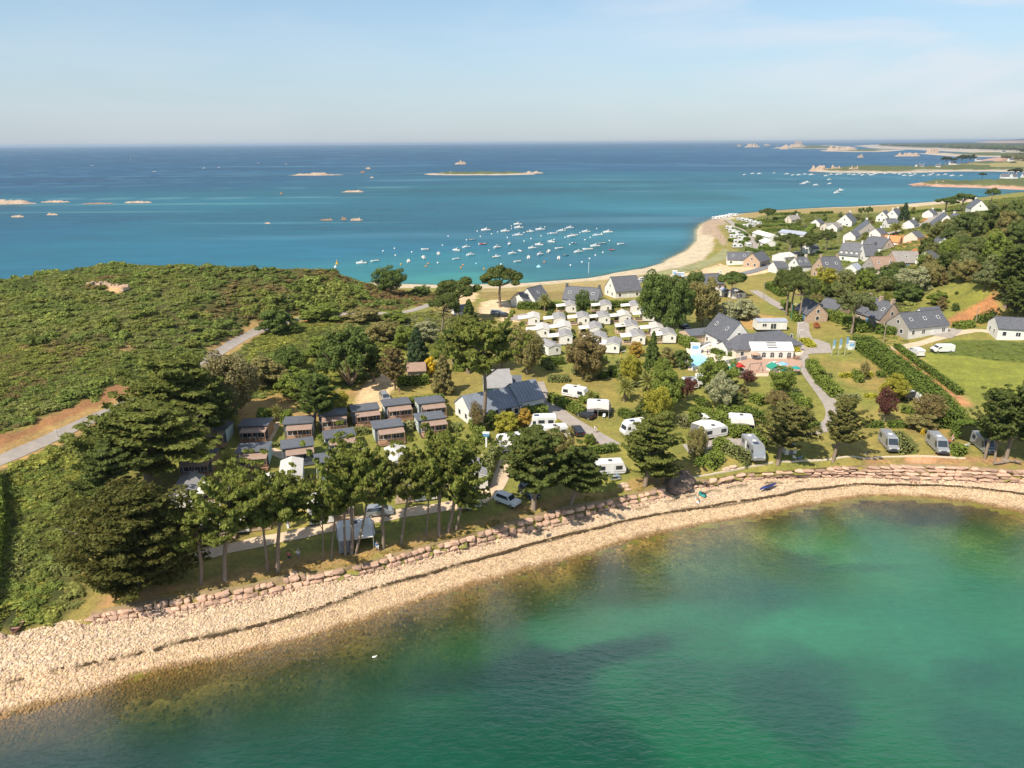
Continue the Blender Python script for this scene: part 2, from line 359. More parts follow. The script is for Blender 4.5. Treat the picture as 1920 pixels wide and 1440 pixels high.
t = vnoise(X, Y, 0.035, 5); t = np.clip((t-0.42)*5, 0, 1)[:, None]
base_c = base_c*(1-t*0.38)+np.array(DRY)*t*0.38
COV = base_c
def paint(px, c, soft=1.2, strength=1.0, world=None, noise_amt=1.5):
 global COV
 poly = world or [(p.x, p.y) for p in PW(pts2(px))]
 xs = [p[0] for p in poly]; ys = [p[1] for p in poly]
 sel = np.where((X > min(xs)-6) & (X < max(xs)+6) & (Y > min(ys)-6) & (Y < max(ys)+6))[0]
 if not len(sel): return
 xx = X[sel]; yy = Y[sel]; ins = inpoly(poly, xx, yy); d = dist_line(list(poly)+[poly[0]], xx, yy)
 sd_ = np.where(ins, d, -d)+(vnoise(xx, yy, 0.35, 9)-0.5)*noise_amt*2
 w = (np.clip(sd_/soft+0.5, 0, 1)*strength)[:, None]
 COV[sel] = COV[sel]*(1-w)+np.array(c)*w
def paint_line(px, c, width, soft=0.8, strength=1.0, noise_amt=0.6):
 global COV
 ln = [(p.x, p.y) for p in PW(pts2(px))]
 xs = [p[0] for p in ln]; ys = [p[1] for p in ln]
 sel = np.where((X > min(xs)-9) & (X < max(xs)+9) & (Y > min(ys)-9) & (Y < max(ys)+9))[0]
 xx = X[sel]; yy = Y[sel]; d = dist_line(ln, xx, yy)+(vnoise(xx, yy, 0.4, 8)-0.5)*noise_amt*2
 w = (np.clip((width/2-d)/soft+0.5, 0, 1)*strength)[:, None]
 COV[sel] = COV[sel]*(1-w)+np.array(c)*w
HILL = "0,500 -300,520 -300,960 0,815 50,797 120,764 175,739 212,719 250,714 300,700 360,676 395,655 440,625 500,590 560,588 640,588 700,584 740,582 765,575 800,558 790,545 700,540 640,505 560,490 400,488 200,482 100,490"
HILL2 = "-300,1010 0,880 60,850 120,822 200,785 260,765 300,745 360,715 440,665 470,640 520,610 600,598 700,596 760,590 800,585 830,600 800,640 750,660 700,640 620,640 560,660 520,680 480,710 470,745 420,760 380,770 300,800 200,850 180,900 160,1000 145,1060 150,1120 120,1160 0,1185 -300,1260"
VILLSCRUB = "1540,560 1600,540 1650,500 1720,470 1760,440 1800,420 1850,405 1920,400 2200,400 2200,600 1920,600 1860,545 1800,520 1760,535 1720,560 1700,600 1640,590 1600,590 1560,600"
paint(HILL, SCRUB, 2); paint(HILL2, (0.06, 0.07, 0.025), 2); paint(VILLSCRUB, SCRUB, 3)
paint("0,818 50,799 120,766 175,740 212,721 252,716 262,722 225,757 112,803 0,858 -200,950 -200,900", SOIL, 1.5)
paint("395,662 430,640 445,625 465,615 475,622 420,655 380,685", DRY, 1.0)
paint_line("-100,905 0,864 60,838 130,805 220,764 300,728 380,680 430,648 465,628 500,610", (0.36, 0.25, 0.12), 6.5)
paint("425,498 445,530 400,545".replace("425,498","165,530").replace("445,530","230,540").replace("400,545","225,552"), (0.55, 0.38, 0.22), 1.5)
paint("215,640 255,645 250,662 222,660", (0.33, 0.22, 0.12), 1.5)
paint("1590,470 1600,470 1600,480", SCRUB)
# western lawns and bare patches
paint("430,790 420,765 480,742 560,738 620,748 640,775 560,800 480,800", DRY, 1.5)
paint("500,595 560,592 640,598 650,608 590,606 520,604", (0.40, 0.24, 0.12), 1.5)
paint("662,768 668,740 690,718 700,700 730,700 745,715 728,738 722,755 728,768 700,775", GRAVEL, 1.0)
paint("640,735 665,730 668,745 650,745", DRY, 1.0)
paint("895,588 905,565 940,560 958,570 960,590 975,592 975,604 950,606 930,592", (0.6, 0.48, 0.36), 1.0)
paint("838,562 850,552 880,545 900,552 890,565 860,572", (0.58, 0.44, 0.30), 1.0)
paint("900,548 1000,545 1060,548 1130,545 1135,555 1060,562 990,562 930,562 900,560", (0.25, 0.20, 0.09), 1.0)
paint("900,540 960,536 1060,531 1135,522 1150,520 1150,545 1130,550 1060,546 960,546 900,548", (0.33, 0.27, 0.14), 1.0)
# north beach and dunes
paint("700,526 760,530 850,533 960,529 1060,524 1130,515 1150,508 1200,500 1250,484 1290,465 1302,450 1302,430 1312,418 1340,404 1420,393 1500,387 1600,383 1700,378 1830,366 1830,378 1760,383 1700,389 1600,394 1500,397 1425,403 1362,412 1336,424 1340,445 1336,468 1320,487 1280,500 1215,514 1180,520 1140,524 1060,530 960,539 850,541 760,540 700,538", SAND, 2)
paint("1318,418 1345,408 1365,420 1372,455 1356,462 1345,448 1330,440 1314,440", (0.36, 0.28, 0.235), 2)
paint("1225,512 1290,498 1330,485 1356,468 1372,462 1375,480 1350,490 1300,508 1240,518", (0.26, 0.27, 0.16), 1.5)
paint("1345,424 1362,420 1385,450 1380,480 1365,480 1362,450", (0.24, 0.22, 0.08), 2)
paint("1215,520 1300,510 1350,494 1370,500 1440,498 1440,512 1380,520 1300,530 1220,532", (0.62, 0.46, 0.33), 1.0)
paint("1370,405 1450,395 1560,390 1700,384 1700,392 1600,400 1480,400 1430,408 1385,412", (0.30, 0.24, 0.12), 2)
# village greens
paint("1385,470 1378,420 1440,402 1600,400 1760,392 1830,400 1760,430 1720,470 1650,500 1560,520 1470,520 1420,480", (0.13, 0.15, 0.05), 3)
paint("1640,440 1740,440 1780,452 1740,462 1640,465", (0.42, 0.22, 0.10), 1.2)
paint("1728,412 1742,405 1738,425 1728,425", (0.45, 0.2, 0.1), 1)
# east
paint("1766,560 1815,532 1850,540 1860,556 1840,570 1800,590 1772,585", (0.19, 0.20, 0.05), 1.5)
paint("1775,600 1800,585 1845,560 1862,555 1872,575 1880,598 1850,606 1800,612 1780,612", (0.36, 0.18, 0.09), 1.5)
paint("1722,662 1765,663 1830,670 1920,681 2200,700 2200,790 1920,790 1870,760 1830,748 1800,728 1760,700 1735,680", FIELD, 1.2, noise_amt=0.5)
paint("1742,660 1745,645 1800,636 1920,640 2200,650 2200,700 1920,680 1830,671 1770,664", (0.10, 0.13, 0.035), 1.0)
paint_line("1722,662 1740,690 1775,720 1812,748", (0.36, 0.28, 0.13), 1.0)
paint_line("1672,652 1700,672 1740,702 1775,728 1812,758", (0.46, 0.24, 0.14), 2.2, 0.8)
paint("1620,858 1780,855 1920,865 1920,880 1820,872 1765,870 1627,870", (0.31, 0.19, 0.11), 1)
paint("1690,872 1740,872 1745,862 1700,858", (0.5, 0.28, 0.19), 1.0)
for s_ in ("1570,680 1640,672 1660,690 1690,740 1640,735 1590,720", "1330,800 1380,795 1400,810 1350,820", "1240,880 1340,850 1420,855 1430,862 1330,880 1260,900", "1620,790 1700,790 1760,780 1810,810 1760,830 1700,800"): paint(s_, DRY, 3, 0.55)
paint("1388,590 1440,590 1470,598 1465,615 1400,618 1385,608", (0.40, 0.27, 0.12), 1.5)
paint("1290,850 1340,840 1400,850 1330,870", LAWN, 2)
paint("230,1142 330,1122 470,1098 540,1078 660,1060 760,1034 860,1006 960,980 1040,955 1140,934 1210,918 1290,899 1280,885 1180,903 1080,922 980,945 880,978 780,1004 680,1026 560,1044 470,1062 340,1092 240,1120", (0.30, 0.21, 0.10), 1.5)
paint("150,1165 175,1150 190,1120 240,1100 215,1140 190,1150", (0.40, 0.24, 0.13), 1.0)
paint("285,1130 350,1110 330,1095 240,1110 215,1135", (0.33, 0.21, 0.11), 1.0)
# stay clear of the shingle
def zc(line): return [Vector(p) for p in line]
us = np.arange(-400, 2301, 4.0)
def dense(tab, ztab):
 out = []
 for u in us:
  z = ztab(u); g = G(u, interp(tab, u), z); out.append((g.x, g.y, z))
 a = np.array(out)
 for _ in range(3): a[1:-1] = (a[:-2]+a[1:-1]*2+a[2:])/4
 return a
LWd = dense(WATER, lambda u: 0.0); LSd = dense(STRAND, lambda u: 0.42*interp(ZBASE, u)); LBd = dense(BASE, lambda u: interp(ZBASE, u)); LTd = dense(TOP, lambda u: interp(ZTOP, u))
kk_ = np.where(us > 172, 0.75, 0.0)[:, None]; inner = LBd+(LTd-LBd)*kk_
BAND = [(p[0], p[1]) for p in LWd[:, :2]]+[(p[0], p[1]) for p in inner[::-1, :2]]
lw = [(p[0], p[1]) for p in line_w]; lb = [(p[0], p[1]) for p in line_b]
south_poly = lw+[(1300, -400), (-1000, -400)]
SOUTH = inpoly(south_poly, X, Y)
dW = dist_line(lw, X, Y)
fc = GF[:, 0]; isS = SOUTH & (dW > 1.0)
face_s = isS[GF[:, 0]] & isS[GF[:, 2]]; BI = inpoly(BAND, X, Y); face_b = BI[GF].all(axis=1)
def sub_mesh(name, V, F, mats, cols=None, cname=None):
 used, inv = np.unique(F, return_inverse=True); me = np_mesh(name, V[used], inv.reshape(F.shape), mats, smooth=True)
 if cols is not None: attr_color(me, cname, cols[used])
 return me
M['ground'] = cover_mat('ground', 'cover', [(0.12, 0.86, 1.14, (1.0, 1, 0.95)), (0.35, 0.82, 1.18, (1.08, 1, 0.85)), (1.5, 0.78, 1.22, (1.03, 1, 0.9)), (9.0, 0.75, 1.25, (1, 1, 1))], bump=0.5, bscale=3.0)
o = link('ground', sub_mesh('ground', GV, GF[~face_s & ~face_b], [M['ground']], COV, 'cover')); tag(o, kind='structure')
# seabed
SBc = np.zeros((len(GV), 3)); t1 = vnoise(X, Y, 0.12, 21); t2 = vnoise(X, Y, 0.03, 22)
near = np.clip(1-dW/9.0, 0, 1)[:, None]
SBc[:] = (0.17, 0.19, 0.09); SBc = SBc*(1-near)+np.array((0.30, 0.20, 0.10))*near
SBc *= (0.35+1.3*np.clip((t1-0.3)*2.2, 0, 1))[:, None]
M['seabed'] = cover_mat('seabed', 'bed', [(0.5, 0.6, 1.4, (1, 1, 0.9)), (2.2, 0.45, 1.6, (1.1, 1, 0.8))], bump=0.8, bscale=2.0)
o = link('seabed', sub_mesh('seabed', GV, GF[face_s], [M['seabed']], SBc, 'bed')); tag(o, kind='structure')
# shingle beach: lofted between waterline and the foot of the stone bank, running on under the water
tang = np.gradient(LWd[:, :2], axis=0); nrm = np.stack([tang[:, 1], -tang[:, 0]], 1); nrm /= np.linalg.norm(nrm, axis=1)[:, None]  # pointing to the sea
rows = []; rc = []
def mixrow(A, B, t): return A*(1-t)+B*t
UW = LWd.copy(); UW[:, :2] += nrm*5.5; UW[:, 2] = -1.5
segs = [(UW, LWd, 8), (LWd, LSd, 12), (LSd, LBd, 14)]
UP = LBd+(LTd-LBd)*0.35
segs.append((LBd, UP, 3))
for A, B, k in segs:
 for q in range(k):
  rows.append(mixrow(A, B, q/k)); rc.append((len(rc)))
rows.append(UP); BV = np.array(rows); nr, nc = BV.shape[:2]
# a low berm at the strand line and lumps
bx_, by_ = BV[..., 0], BV[..., 1]
rr = np.arange(nr)[:, None]*np.ones((1, nc))
BV[..., 2] += 0.10*np.exp(-((rr-22)/2.2)**2)+(vnoise(bx_, by_, 0.5, 31)-0.5)*0.22+0.05
bc = np.zeros((nr, nc, 3)); pale = np.array((0.57, 0.435, 0.295)); tan = np.array((0.55, 0.40, 0.25)); wet = np.array((0.26, 0.165, 0.075)); weed = np.array((0.07, 0.05, 0.025))
f = np.clip((rr-20)/3, 0, 1)[..., None]; bc = tan*(1-f)+pale*f
f = np.clip((10.6-rr+(vnoise(bx_, by_, 0.6, 33)-0.5)*4)/2.5, 0, 1)[..., None]; bc = bc*(1-f)+wet*f
sx = np.clip(np.interp(us, [300, 600, 1900], [1.0, 1.0, 1.0]), 0, 1)[None, :]
wl_ = np.exp(-((rr-20.0+(vnoise(bx_, by_, 0.25, 34)-0.5)*3.0)/(0.75))**2)*(vnoise(bx_, by_, 0.8, 35) > np.interp(us, [0, 250, 400, 2000], [0.62, 0.5, 0.33, 0.25])[None, :])
bc = bc*(1-wl_[..., None]*0.93)+weed*wl_[..., None]*0.93
w2 = np.exp(-((rr-29.5+(vnoise(bx_, by_, 0.2, 36)-0.5)*4.0)/(0.7))**2)*(vnoise(bx_, by_, 0.7, 37) > 0.45)*(((us > 1190) & (us < 1520)) | ((us > 1000) & (us < 1080)))[None, :]
bc = bc*(1-w2[..., None]*0.9)+weed*w2[..., None]*0.9
bc *= (0.9+0.22*vnoise(bx_, by_, 0.9, 38))[..., None]
def shingle_mat():
 m = cover_mat('shingle', 'cover', [(0.35, 0.93, 1.07, (1, 1, 1))], bump=0.3, bscale=3.0)
 n = m.node_tree.nodes; l = m.node_tree.links; p = n['Principled BSDF']; t = n.new('ShaderNodeTexCoord')
 vo = n.new('ShaderNodeTexVoronoi'); vo.inputs['Scale'].default_value = 2.6; l.new(t.outputs['Object'], vo.inputs['Vector'])
 v3 = n.new('ShaderNodeTexVoronoi'); v3.feature = 'DISTANCE_TO_EDGE'; v3.inputs['Scale'].default_value = 2.6; l.new(t.outputs['Object'], v3.inputs['Vector'])
 hs = n.new('ShaderNodeSeparateColor'); l.new(vo.outputs['Color'], hs.inputs[0])
 mr = n.new('ShaderNodeMapRange'); mr.inputs[3].default_value = 0.62; mr.inputs[4].default_value = 1.28; l.new(hs.outputs[0], mr.inputs[0])
 ed = n.new('ShaderNodeMapRange'); ed.inputs[1].default_value = 0.0; ed.inputs[2].default_value = 0.09; ed.inputs[3].default_value = 0.45; l.new(v3.outputs['Distance'], ed.inputs[0])
 a = n.new('ShaderNodeMath'); a.operation = 'MULTIPLY'; l.new(mr.outputs[0], a.inputs[0]); l.new(ed.outputs[0], a.inputs[1])
 src = p.inputs['Base Color'].links[0].from_socket; mu = n.new('ShaderNodeMix'); mu.data_type = 'RGBA'; mu.blend_type = 'MULTIPLY'; mu.inputs['Factor'].default_value = 1
 l.new(src, mu.inputs['A']); l.new(a.outputs[0], mu.inputs['B']); l.new(mu.outputs['Result'], p.inputs['Base Color'])
 bp = n.new('ShaderNodeBump'); bp.inputs['Strength'].default_value = 0.7; bp.inputs['Distance'].default_value = 0.12
 l.new(v3.outputs['Distance'], bp.inputs['Height']); l.new(bp.outputs[0], p.inputs['Normal'])
 return m
M['shingle'] = shingle_mat()
me = np_mesh('beach', BV.reshape(-1, 3), grid_faces(nc, nr), [M['shingle']], smooth=True); attr_color(me, 'cover', bc.reshape(-1, 3))
BEACH_V, BEACH_C = BV, bc
tag(link('beach', me), kind='structure')
# ---------------------------------------------------------------- water: one sheet to the horizon
WK = 0.56
WCTL = """0,1440,30,68,66 200,1440,28,70,70 500,1440,36,84,78 800,1440,38,92,82 1100,1430,32,88,78 1400,1430,42,110,88 1700,1430,40,112,88 1900,1430,36,100,86
0,1400,38,80,72 300,1340,32,78,70 600,1290,34,82,70 850,1230,48,98,80 1100,1190,66,128,102 1000,1260,34,80,80 1250,1170,56,120,98 1250,1300,44,110,90 1500,1180,66,140,112 1500,1330,38,92,84 1750,1200,62,134,110 1900,1150,66,138,108 1300,1060,66,112,92 1500,1020,92,156,108 1600,990,98,152,118 1650,1030,92,152,122 1800,1020,92,142,96 1900,1020,86,130,92 1720,960,56,84,84 1450,1040,60,104,70 1180,1080,64,88,44 900,1130,72,90,66 600,1230,66,82,50 1400,1120,48,104,92 1900,1280,44,116,94 1600,1280,48,118,94
0,500,70,150,170 300,480,74,150,172 600,470,72,150,172 800,500,84,158,172 900,525,108,176,178 1000,510,84,142,160 1100,500,70,138,160 1250,470,84,150,158 1200,510,110,160,160 1300,440,92,165,175 1400,390,96,170,180
0,430,62,132,160 400,420,68,142,162 800,420,66,140,160 1200,420,66,138,155 1500,370,104,172,182 1700,365,112,172,182 1300,370,78,150,160
0,395,66,130,155 100,390,80,140,160 300,380,76,145,160 600,400,70,140,158 900,350,60,135,150 1100,345,64,142,155 1400,340,66,140,160 1700,340,84,150,170
0,340,56,112,152 400,340,58,118,152 700,340,66,128,155 1300,310,58,118,158 1700,310,68,130,165 1900,320,84,140,165
0,300,60,114,152 500,300,62,116,154 1000,300,62,116,155 1500,295,68,122,162 1800,290,76,130,170
0,276,70,122,158 600,273,70,122,158 1200,268,70,122,158 1700,266,76,126,162"""
wc = []
for s_ in WCTL.split():
 a = [float(x) for x in s_.split(',')]; g = G(a[0], a[1], 0) if a[1] > 270 else Vector((math.tan((a[0]-960)/FPX)*20000, 20000, 0))
 wc.append((math.log(math.hypot(g.x, g.y)), math.atan2(g.x, g.y), *srgb(*a[2:])))
wc = np.array(wc)
rs = [20.0]
while rs[-1] < 45000: rs.append(rs[-1]*1.0095 if rs[-1] < 900 else rs[-1]*1.03)
rs = np.array(rs); an = np.concatenate([np.arange(-180, -45, 5), np.arange(-45, 45, 0.3), np.arange(45, 180.1, 5)]); an = np.radians(an)
A_, R_ = np.meshgrid(an, rs); WX = R_*np.sin(A_); WY = R_*np.cos(A_)
lr = np.log(R_).ravel(); aa = A_.ravel(); colw = np.zeros((lr.size, 3)); ws = np.zeros(lr.size)
for c in wc:
 w = 1/(((lr-c[0])*3.2)**2+((aa-c[1])*2.6)**2+0.004)**3.2
 ws += w; colw += w[:, None]*c[2:5]
colw = colw/ws[:, None]*WK
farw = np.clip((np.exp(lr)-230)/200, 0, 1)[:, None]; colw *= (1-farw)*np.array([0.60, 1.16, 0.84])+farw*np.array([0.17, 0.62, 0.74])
fx, fy = WX.ravel(), WY.ravel()
def blob(u, v, ru, rv, c, st, rot=0.0):
 """a patch of weed or sand on the bed, sized in metres"""
 g = G(u, v, 0); dx = fx-g.x; dy = fy-g.y; ca, sa = math.cos(R(rot)), math.sin(R(rot))
 q = ((dx*ca+dy*sa)/ru)**2+((-dx*sa+dy*ca)/rv)**2+(vnoise(fx, fy, 0.16, 51)-0.5)*1.6
 w = (np.clip(1.15-q, 0, 1)*st)[:, None]
 colw[:] = colw*(1-w)+np.array(srgb(*c))*np.array([0.60, 1.16, 0.84])*WK*w
nearw = np.hypot(fx, fy) < 250
for a in ((1000,1255,22,2.6,(26,70,70),0.75,14), (1180,1215,10,2.0,(26,74,76),0.7,16), (700,1275,16,3.0,(28,76,66),0.6,12), (430,1330,14,3.0,(30,74,66),0.6,12), (1740,958,7,1.0,(44,74,66),0.6,-4), (1850,975,5,1.0,(50,76,60),0.5,-10), (1500,1050,7,1.6,(40,92,84),0.6,8), (1580,1065,8,1.4,(38,96,88),0.55,0), (1570,980,1.3,5,(74,88,40),0.7,5), (1520,1270,5,7,(34,86,84),0.55,20), (1800,1260,5,3,(34,96,88),0.5,10), (1265,1260,5,4,(34,92,86),0.45,0), (1200,1320,9,3,(32,88,80),0.4,10), (1120,1400,6,4,(30,80,76),0.45,0), (1180,1110,5,5,(62,92,40),0.6,0), (1060,1130,6,5,(70,96,46),0.55,0), (1440,1060,6,5,(66,104,48),0.55,0), (1590,1010,3.6,5,(96,146,76),0.7,0), (1830,1000,9,4,(100,138,84),0.5,0), (900,1210,7,3,(52,104,66),0.5,10), (1120,1170,12,3,(82,142,112),0.5,10), (1350,1150,8,3,(60,128,104),0.4,10)): blob(*a)
dl_ = dist_line([tuple(p[:2]) for p in LWd[::6]], fx[nearw], fy[nearw]); wv_ = (np.exp(-dl_/4.6)*0.8*(0.6+0.8*vnoise(fx[nearw], fy[nearw], 0.22, 55)))[:, None].clip(0, 1); colw[nearw] = colw[nearw]*(1-wv_)+np.array((0.115, 0.105, 0.038))*WK*wv_*(0.55+0.9*vnoise(fx[nearw], fy[nearw], 0.7, 56))[:, None]
# long streaks and shoals on the open sea
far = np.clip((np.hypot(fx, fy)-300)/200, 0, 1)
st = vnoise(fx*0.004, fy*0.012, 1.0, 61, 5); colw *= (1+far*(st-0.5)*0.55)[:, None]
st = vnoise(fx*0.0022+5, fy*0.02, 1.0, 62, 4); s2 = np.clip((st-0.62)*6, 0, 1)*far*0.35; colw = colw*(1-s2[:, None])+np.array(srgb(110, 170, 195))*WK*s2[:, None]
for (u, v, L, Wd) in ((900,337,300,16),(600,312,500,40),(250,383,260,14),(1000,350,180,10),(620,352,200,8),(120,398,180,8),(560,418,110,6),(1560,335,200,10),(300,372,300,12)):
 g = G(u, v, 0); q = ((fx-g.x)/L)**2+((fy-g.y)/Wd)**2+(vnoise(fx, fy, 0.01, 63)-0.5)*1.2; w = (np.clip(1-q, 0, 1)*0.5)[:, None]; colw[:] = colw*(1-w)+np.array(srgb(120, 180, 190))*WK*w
dep = np.clip(-GZv(fx, fy), 0, 20); inside = (fx > gx[0]+2) & (fx < gx[-1]-2) & (fy > gy[0]+1) & (fy < gy[-1]-2)
dep = np.where(inside, dep, 12.0); southw = inpoly(south_poly, fx, fy)
op = np.where(southw, 1-np.exp(-0.5*dep), 1-np.exp(-2.2*dep)); op = np.clip(op*1.02, 0, 1)
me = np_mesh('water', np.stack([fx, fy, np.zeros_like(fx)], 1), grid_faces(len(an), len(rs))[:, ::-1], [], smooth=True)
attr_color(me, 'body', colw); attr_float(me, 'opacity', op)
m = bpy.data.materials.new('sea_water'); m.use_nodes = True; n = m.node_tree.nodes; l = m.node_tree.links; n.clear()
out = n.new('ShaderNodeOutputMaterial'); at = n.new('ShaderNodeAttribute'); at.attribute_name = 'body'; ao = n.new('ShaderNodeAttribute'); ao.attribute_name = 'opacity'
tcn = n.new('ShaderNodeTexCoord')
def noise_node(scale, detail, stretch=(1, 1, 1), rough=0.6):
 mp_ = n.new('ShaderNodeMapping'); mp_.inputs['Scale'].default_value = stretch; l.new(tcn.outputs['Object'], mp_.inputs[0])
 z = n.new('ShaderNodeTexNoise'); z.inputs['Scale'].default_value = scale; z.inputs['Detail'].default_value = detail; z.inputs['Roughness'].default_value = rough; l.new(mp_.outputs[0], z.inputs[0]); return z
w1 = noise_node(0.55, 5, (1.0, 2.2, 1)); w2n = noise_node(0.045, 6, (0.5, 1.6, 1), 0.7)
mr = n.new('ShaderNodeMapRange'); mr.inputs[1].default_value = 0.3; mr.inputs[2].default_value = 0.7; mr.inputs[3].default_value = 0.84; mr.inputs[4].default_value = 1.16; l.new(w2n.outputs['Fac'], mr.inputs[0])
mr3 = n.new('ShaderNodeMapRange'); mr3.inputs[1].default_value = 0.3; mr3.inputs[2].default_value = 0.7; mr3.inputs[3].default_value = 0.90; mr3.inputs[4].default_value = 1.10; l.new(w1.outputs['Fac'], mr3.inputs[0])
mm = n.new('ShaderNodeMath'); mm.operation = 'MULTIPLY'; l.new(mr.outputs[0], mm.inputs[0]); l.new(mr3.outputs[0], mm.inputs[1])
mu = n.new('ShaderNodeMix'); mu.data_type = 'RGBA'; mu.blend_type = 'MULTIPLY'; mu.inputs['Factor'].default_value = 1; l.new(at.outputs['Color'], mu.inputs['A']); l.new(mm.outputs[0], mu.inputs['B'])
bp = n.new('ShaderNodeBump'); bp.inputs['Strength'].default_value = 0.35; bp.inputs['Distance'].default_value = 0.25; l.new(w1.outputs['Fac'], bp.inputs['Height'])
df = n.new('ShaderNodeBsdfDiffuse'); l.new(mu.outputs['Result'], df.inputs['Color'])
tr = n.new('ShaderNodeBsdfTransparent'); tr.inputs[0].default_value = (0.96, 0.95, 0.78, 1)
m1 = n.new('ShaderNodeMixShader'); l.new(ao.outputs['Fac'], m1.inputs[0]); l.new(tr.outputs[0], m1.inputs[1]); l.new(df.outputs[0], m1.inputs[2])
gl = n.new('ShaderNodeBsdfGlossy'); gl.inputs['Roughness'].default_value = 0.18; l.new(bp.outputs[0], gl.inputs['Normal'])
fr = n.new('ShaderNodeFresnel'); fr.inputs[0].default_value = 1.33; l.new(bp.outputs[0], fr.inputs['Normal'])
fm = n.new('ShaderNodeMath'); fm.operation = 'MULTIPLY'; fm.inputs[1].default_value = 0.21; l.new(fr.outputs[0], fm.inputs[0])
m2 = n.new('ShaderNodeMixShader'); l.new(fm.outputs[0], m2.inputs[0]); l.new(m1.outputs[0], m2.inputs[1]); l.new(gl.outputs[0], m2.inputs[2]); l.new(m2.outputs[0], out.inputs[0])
me.materials.append(m); M['sea_water'] = m
tag(link('water', me), kind='structure')
# ---------------------------------------------------------------- roads
M['asphalt'] = mat('asphalt', (0.30, 0.265, 0.235), 0.9, 0.2, scale=0.6, color2=(0.39, 0.34, 0.30), bump=0.2, bscale=12)
M['dark_asphalt'] = mat('dark_asphalt', (0.17, 0.17, 0.18), 0.9, 0.2, scale=0.6, color2=(0.24, 0.235, 0.235), bump=0.2, bscale=12)
M['gravel'] = mat('gravel', (0.50, 0.38, 0.26), 0.95, 0.1, scale=0.8, color2=(0.66, 0.51, 0.36), bump=0.4, bscale=8)
M['white_paint'] = mat('white_paint', (0.75, 0.74, 0.70), 0.6)
ROADS = []
def strip(name, px, width, m, dz=0.07, world=None):
 ln = smooth_line(world or PW(pts2(px)), 1.2); V = []; k = 5
 for i, p in enumerate(ln):
  a = ln[max(0, i-1)]; b = ln[min(len(ln)-1, i+1)]; d = (b-a).normalized(); nn = Vector((-d.y, d.x))
  wv = width*(1+0.06*math.sin(i*0.7)) if m.name == 'gravel' else width
  for j in range(k):
   q = p+nn*wv*(j/(k-1)-0.5); V.append((q.x, q.y, 0))
 V = np.array(V); r = max(1.0, 0)
 z = np.maximum(GZv(V[:, 0], V[:, 1]), 0); V[:, 2] = z+dz*(1 if True else 0)
 V[:, 2] += np.clip((np.hypot(V[:, 0], V[:, 1])-250)*0.0006, 0, 0.3)
 ROADS.append(([(p.x, p.y) for p in ln], width))
 me = np_mesh(name, V, grid_faces(k, len(ln)), [m]); return tag(link(name, me), kind='structure')
strip('road', "-260,980 -100,907 0,866 60,839 130,806 220,765 300,728 380,681 430,649 465,629 510,610 560,596 640,590 720,588 762,586 812,570 832,560 850,550", 3.0, M['asphalt'])
strip('road', "960,600 972,596 985,590 1010,592", 5, M['asphalt'])
strip('road', "1006,716 1010,730 1020,750 1045,772 1072,791 1108,812 1150,836", 3.6, M['asphalt'])
strip('road', "1413,545 1440,561 1462,575 1490,590 1507,605 1505,620 1516,642 1500,662 1510,690 1530,720 1552,748 1566,775 1558,798 1520,810 1460,818 1400,826 1330,834 1285,842", 3.3, M['asphalt'])
pl = PW(pts2("1503,634 1530,636 1556,645 1560,662 1520,664 1500,668 1482,668 1496,650"))
V = [(p.x, p.y, ground(p.x, p.y)+0.10) for p in pl]; c = (sum(v[0] for v in V)/len(V), sum(v[1] for v in V)/len(V)); V.append((c[0], c[1], ground(*c)+0.12))
mb = MB(); mb.add(V, [(i, (i+1) % 8, 8) for i in range(8)]); tag(mb.build('pavement', M['asphalt']), kind='structure')
strip('path', "375,1046 387,1038 475,1018 555,1003 615,990 692,972 755,962 805,955 865,946 905,935 930,915 943,890 938,868 915,850", 2.9, M['gravel'])
strip('road', "1330,522 1395,514 1440,500 1475,484 1500,472", 5.5, M['dark_asphalt'], 0.12)
strip('road', "1190,532 1205,522 1230,520 1300,520 1340,516", 5, M['dark_asphalt'], 0.12)
strip('road', "1360,412 1372,418 1390,433 1412,452 1417,463 1406,474", 4.5, M['asphalt'], 0.15)
strip('road', "1660,440 1693,432 1717,425 1743,417 1755,403 1760,398", 6, M['asphalt'], 0.15)
strip('road', "1890,396 1908,390 1925,388 1960,386", 7, M['asphalt'], 0.15)
strip('path', "1672,655 1710,648 1765,632 1800,624 1840,618 1900,632 1960,640", 3.0, M['gravel'])
strip('path', "1765,632 1780,622 1788,616", 5.0, M['asphalt'], 0.10)
strip('path', "500,840 520,850 545,862", 2.2, M['gravel']); strip('path', "520,790 505,815 492,840", 2.2, M['gravel']); strip('path', "625,800 645,830 660,850", 2.4, M['gravel'])
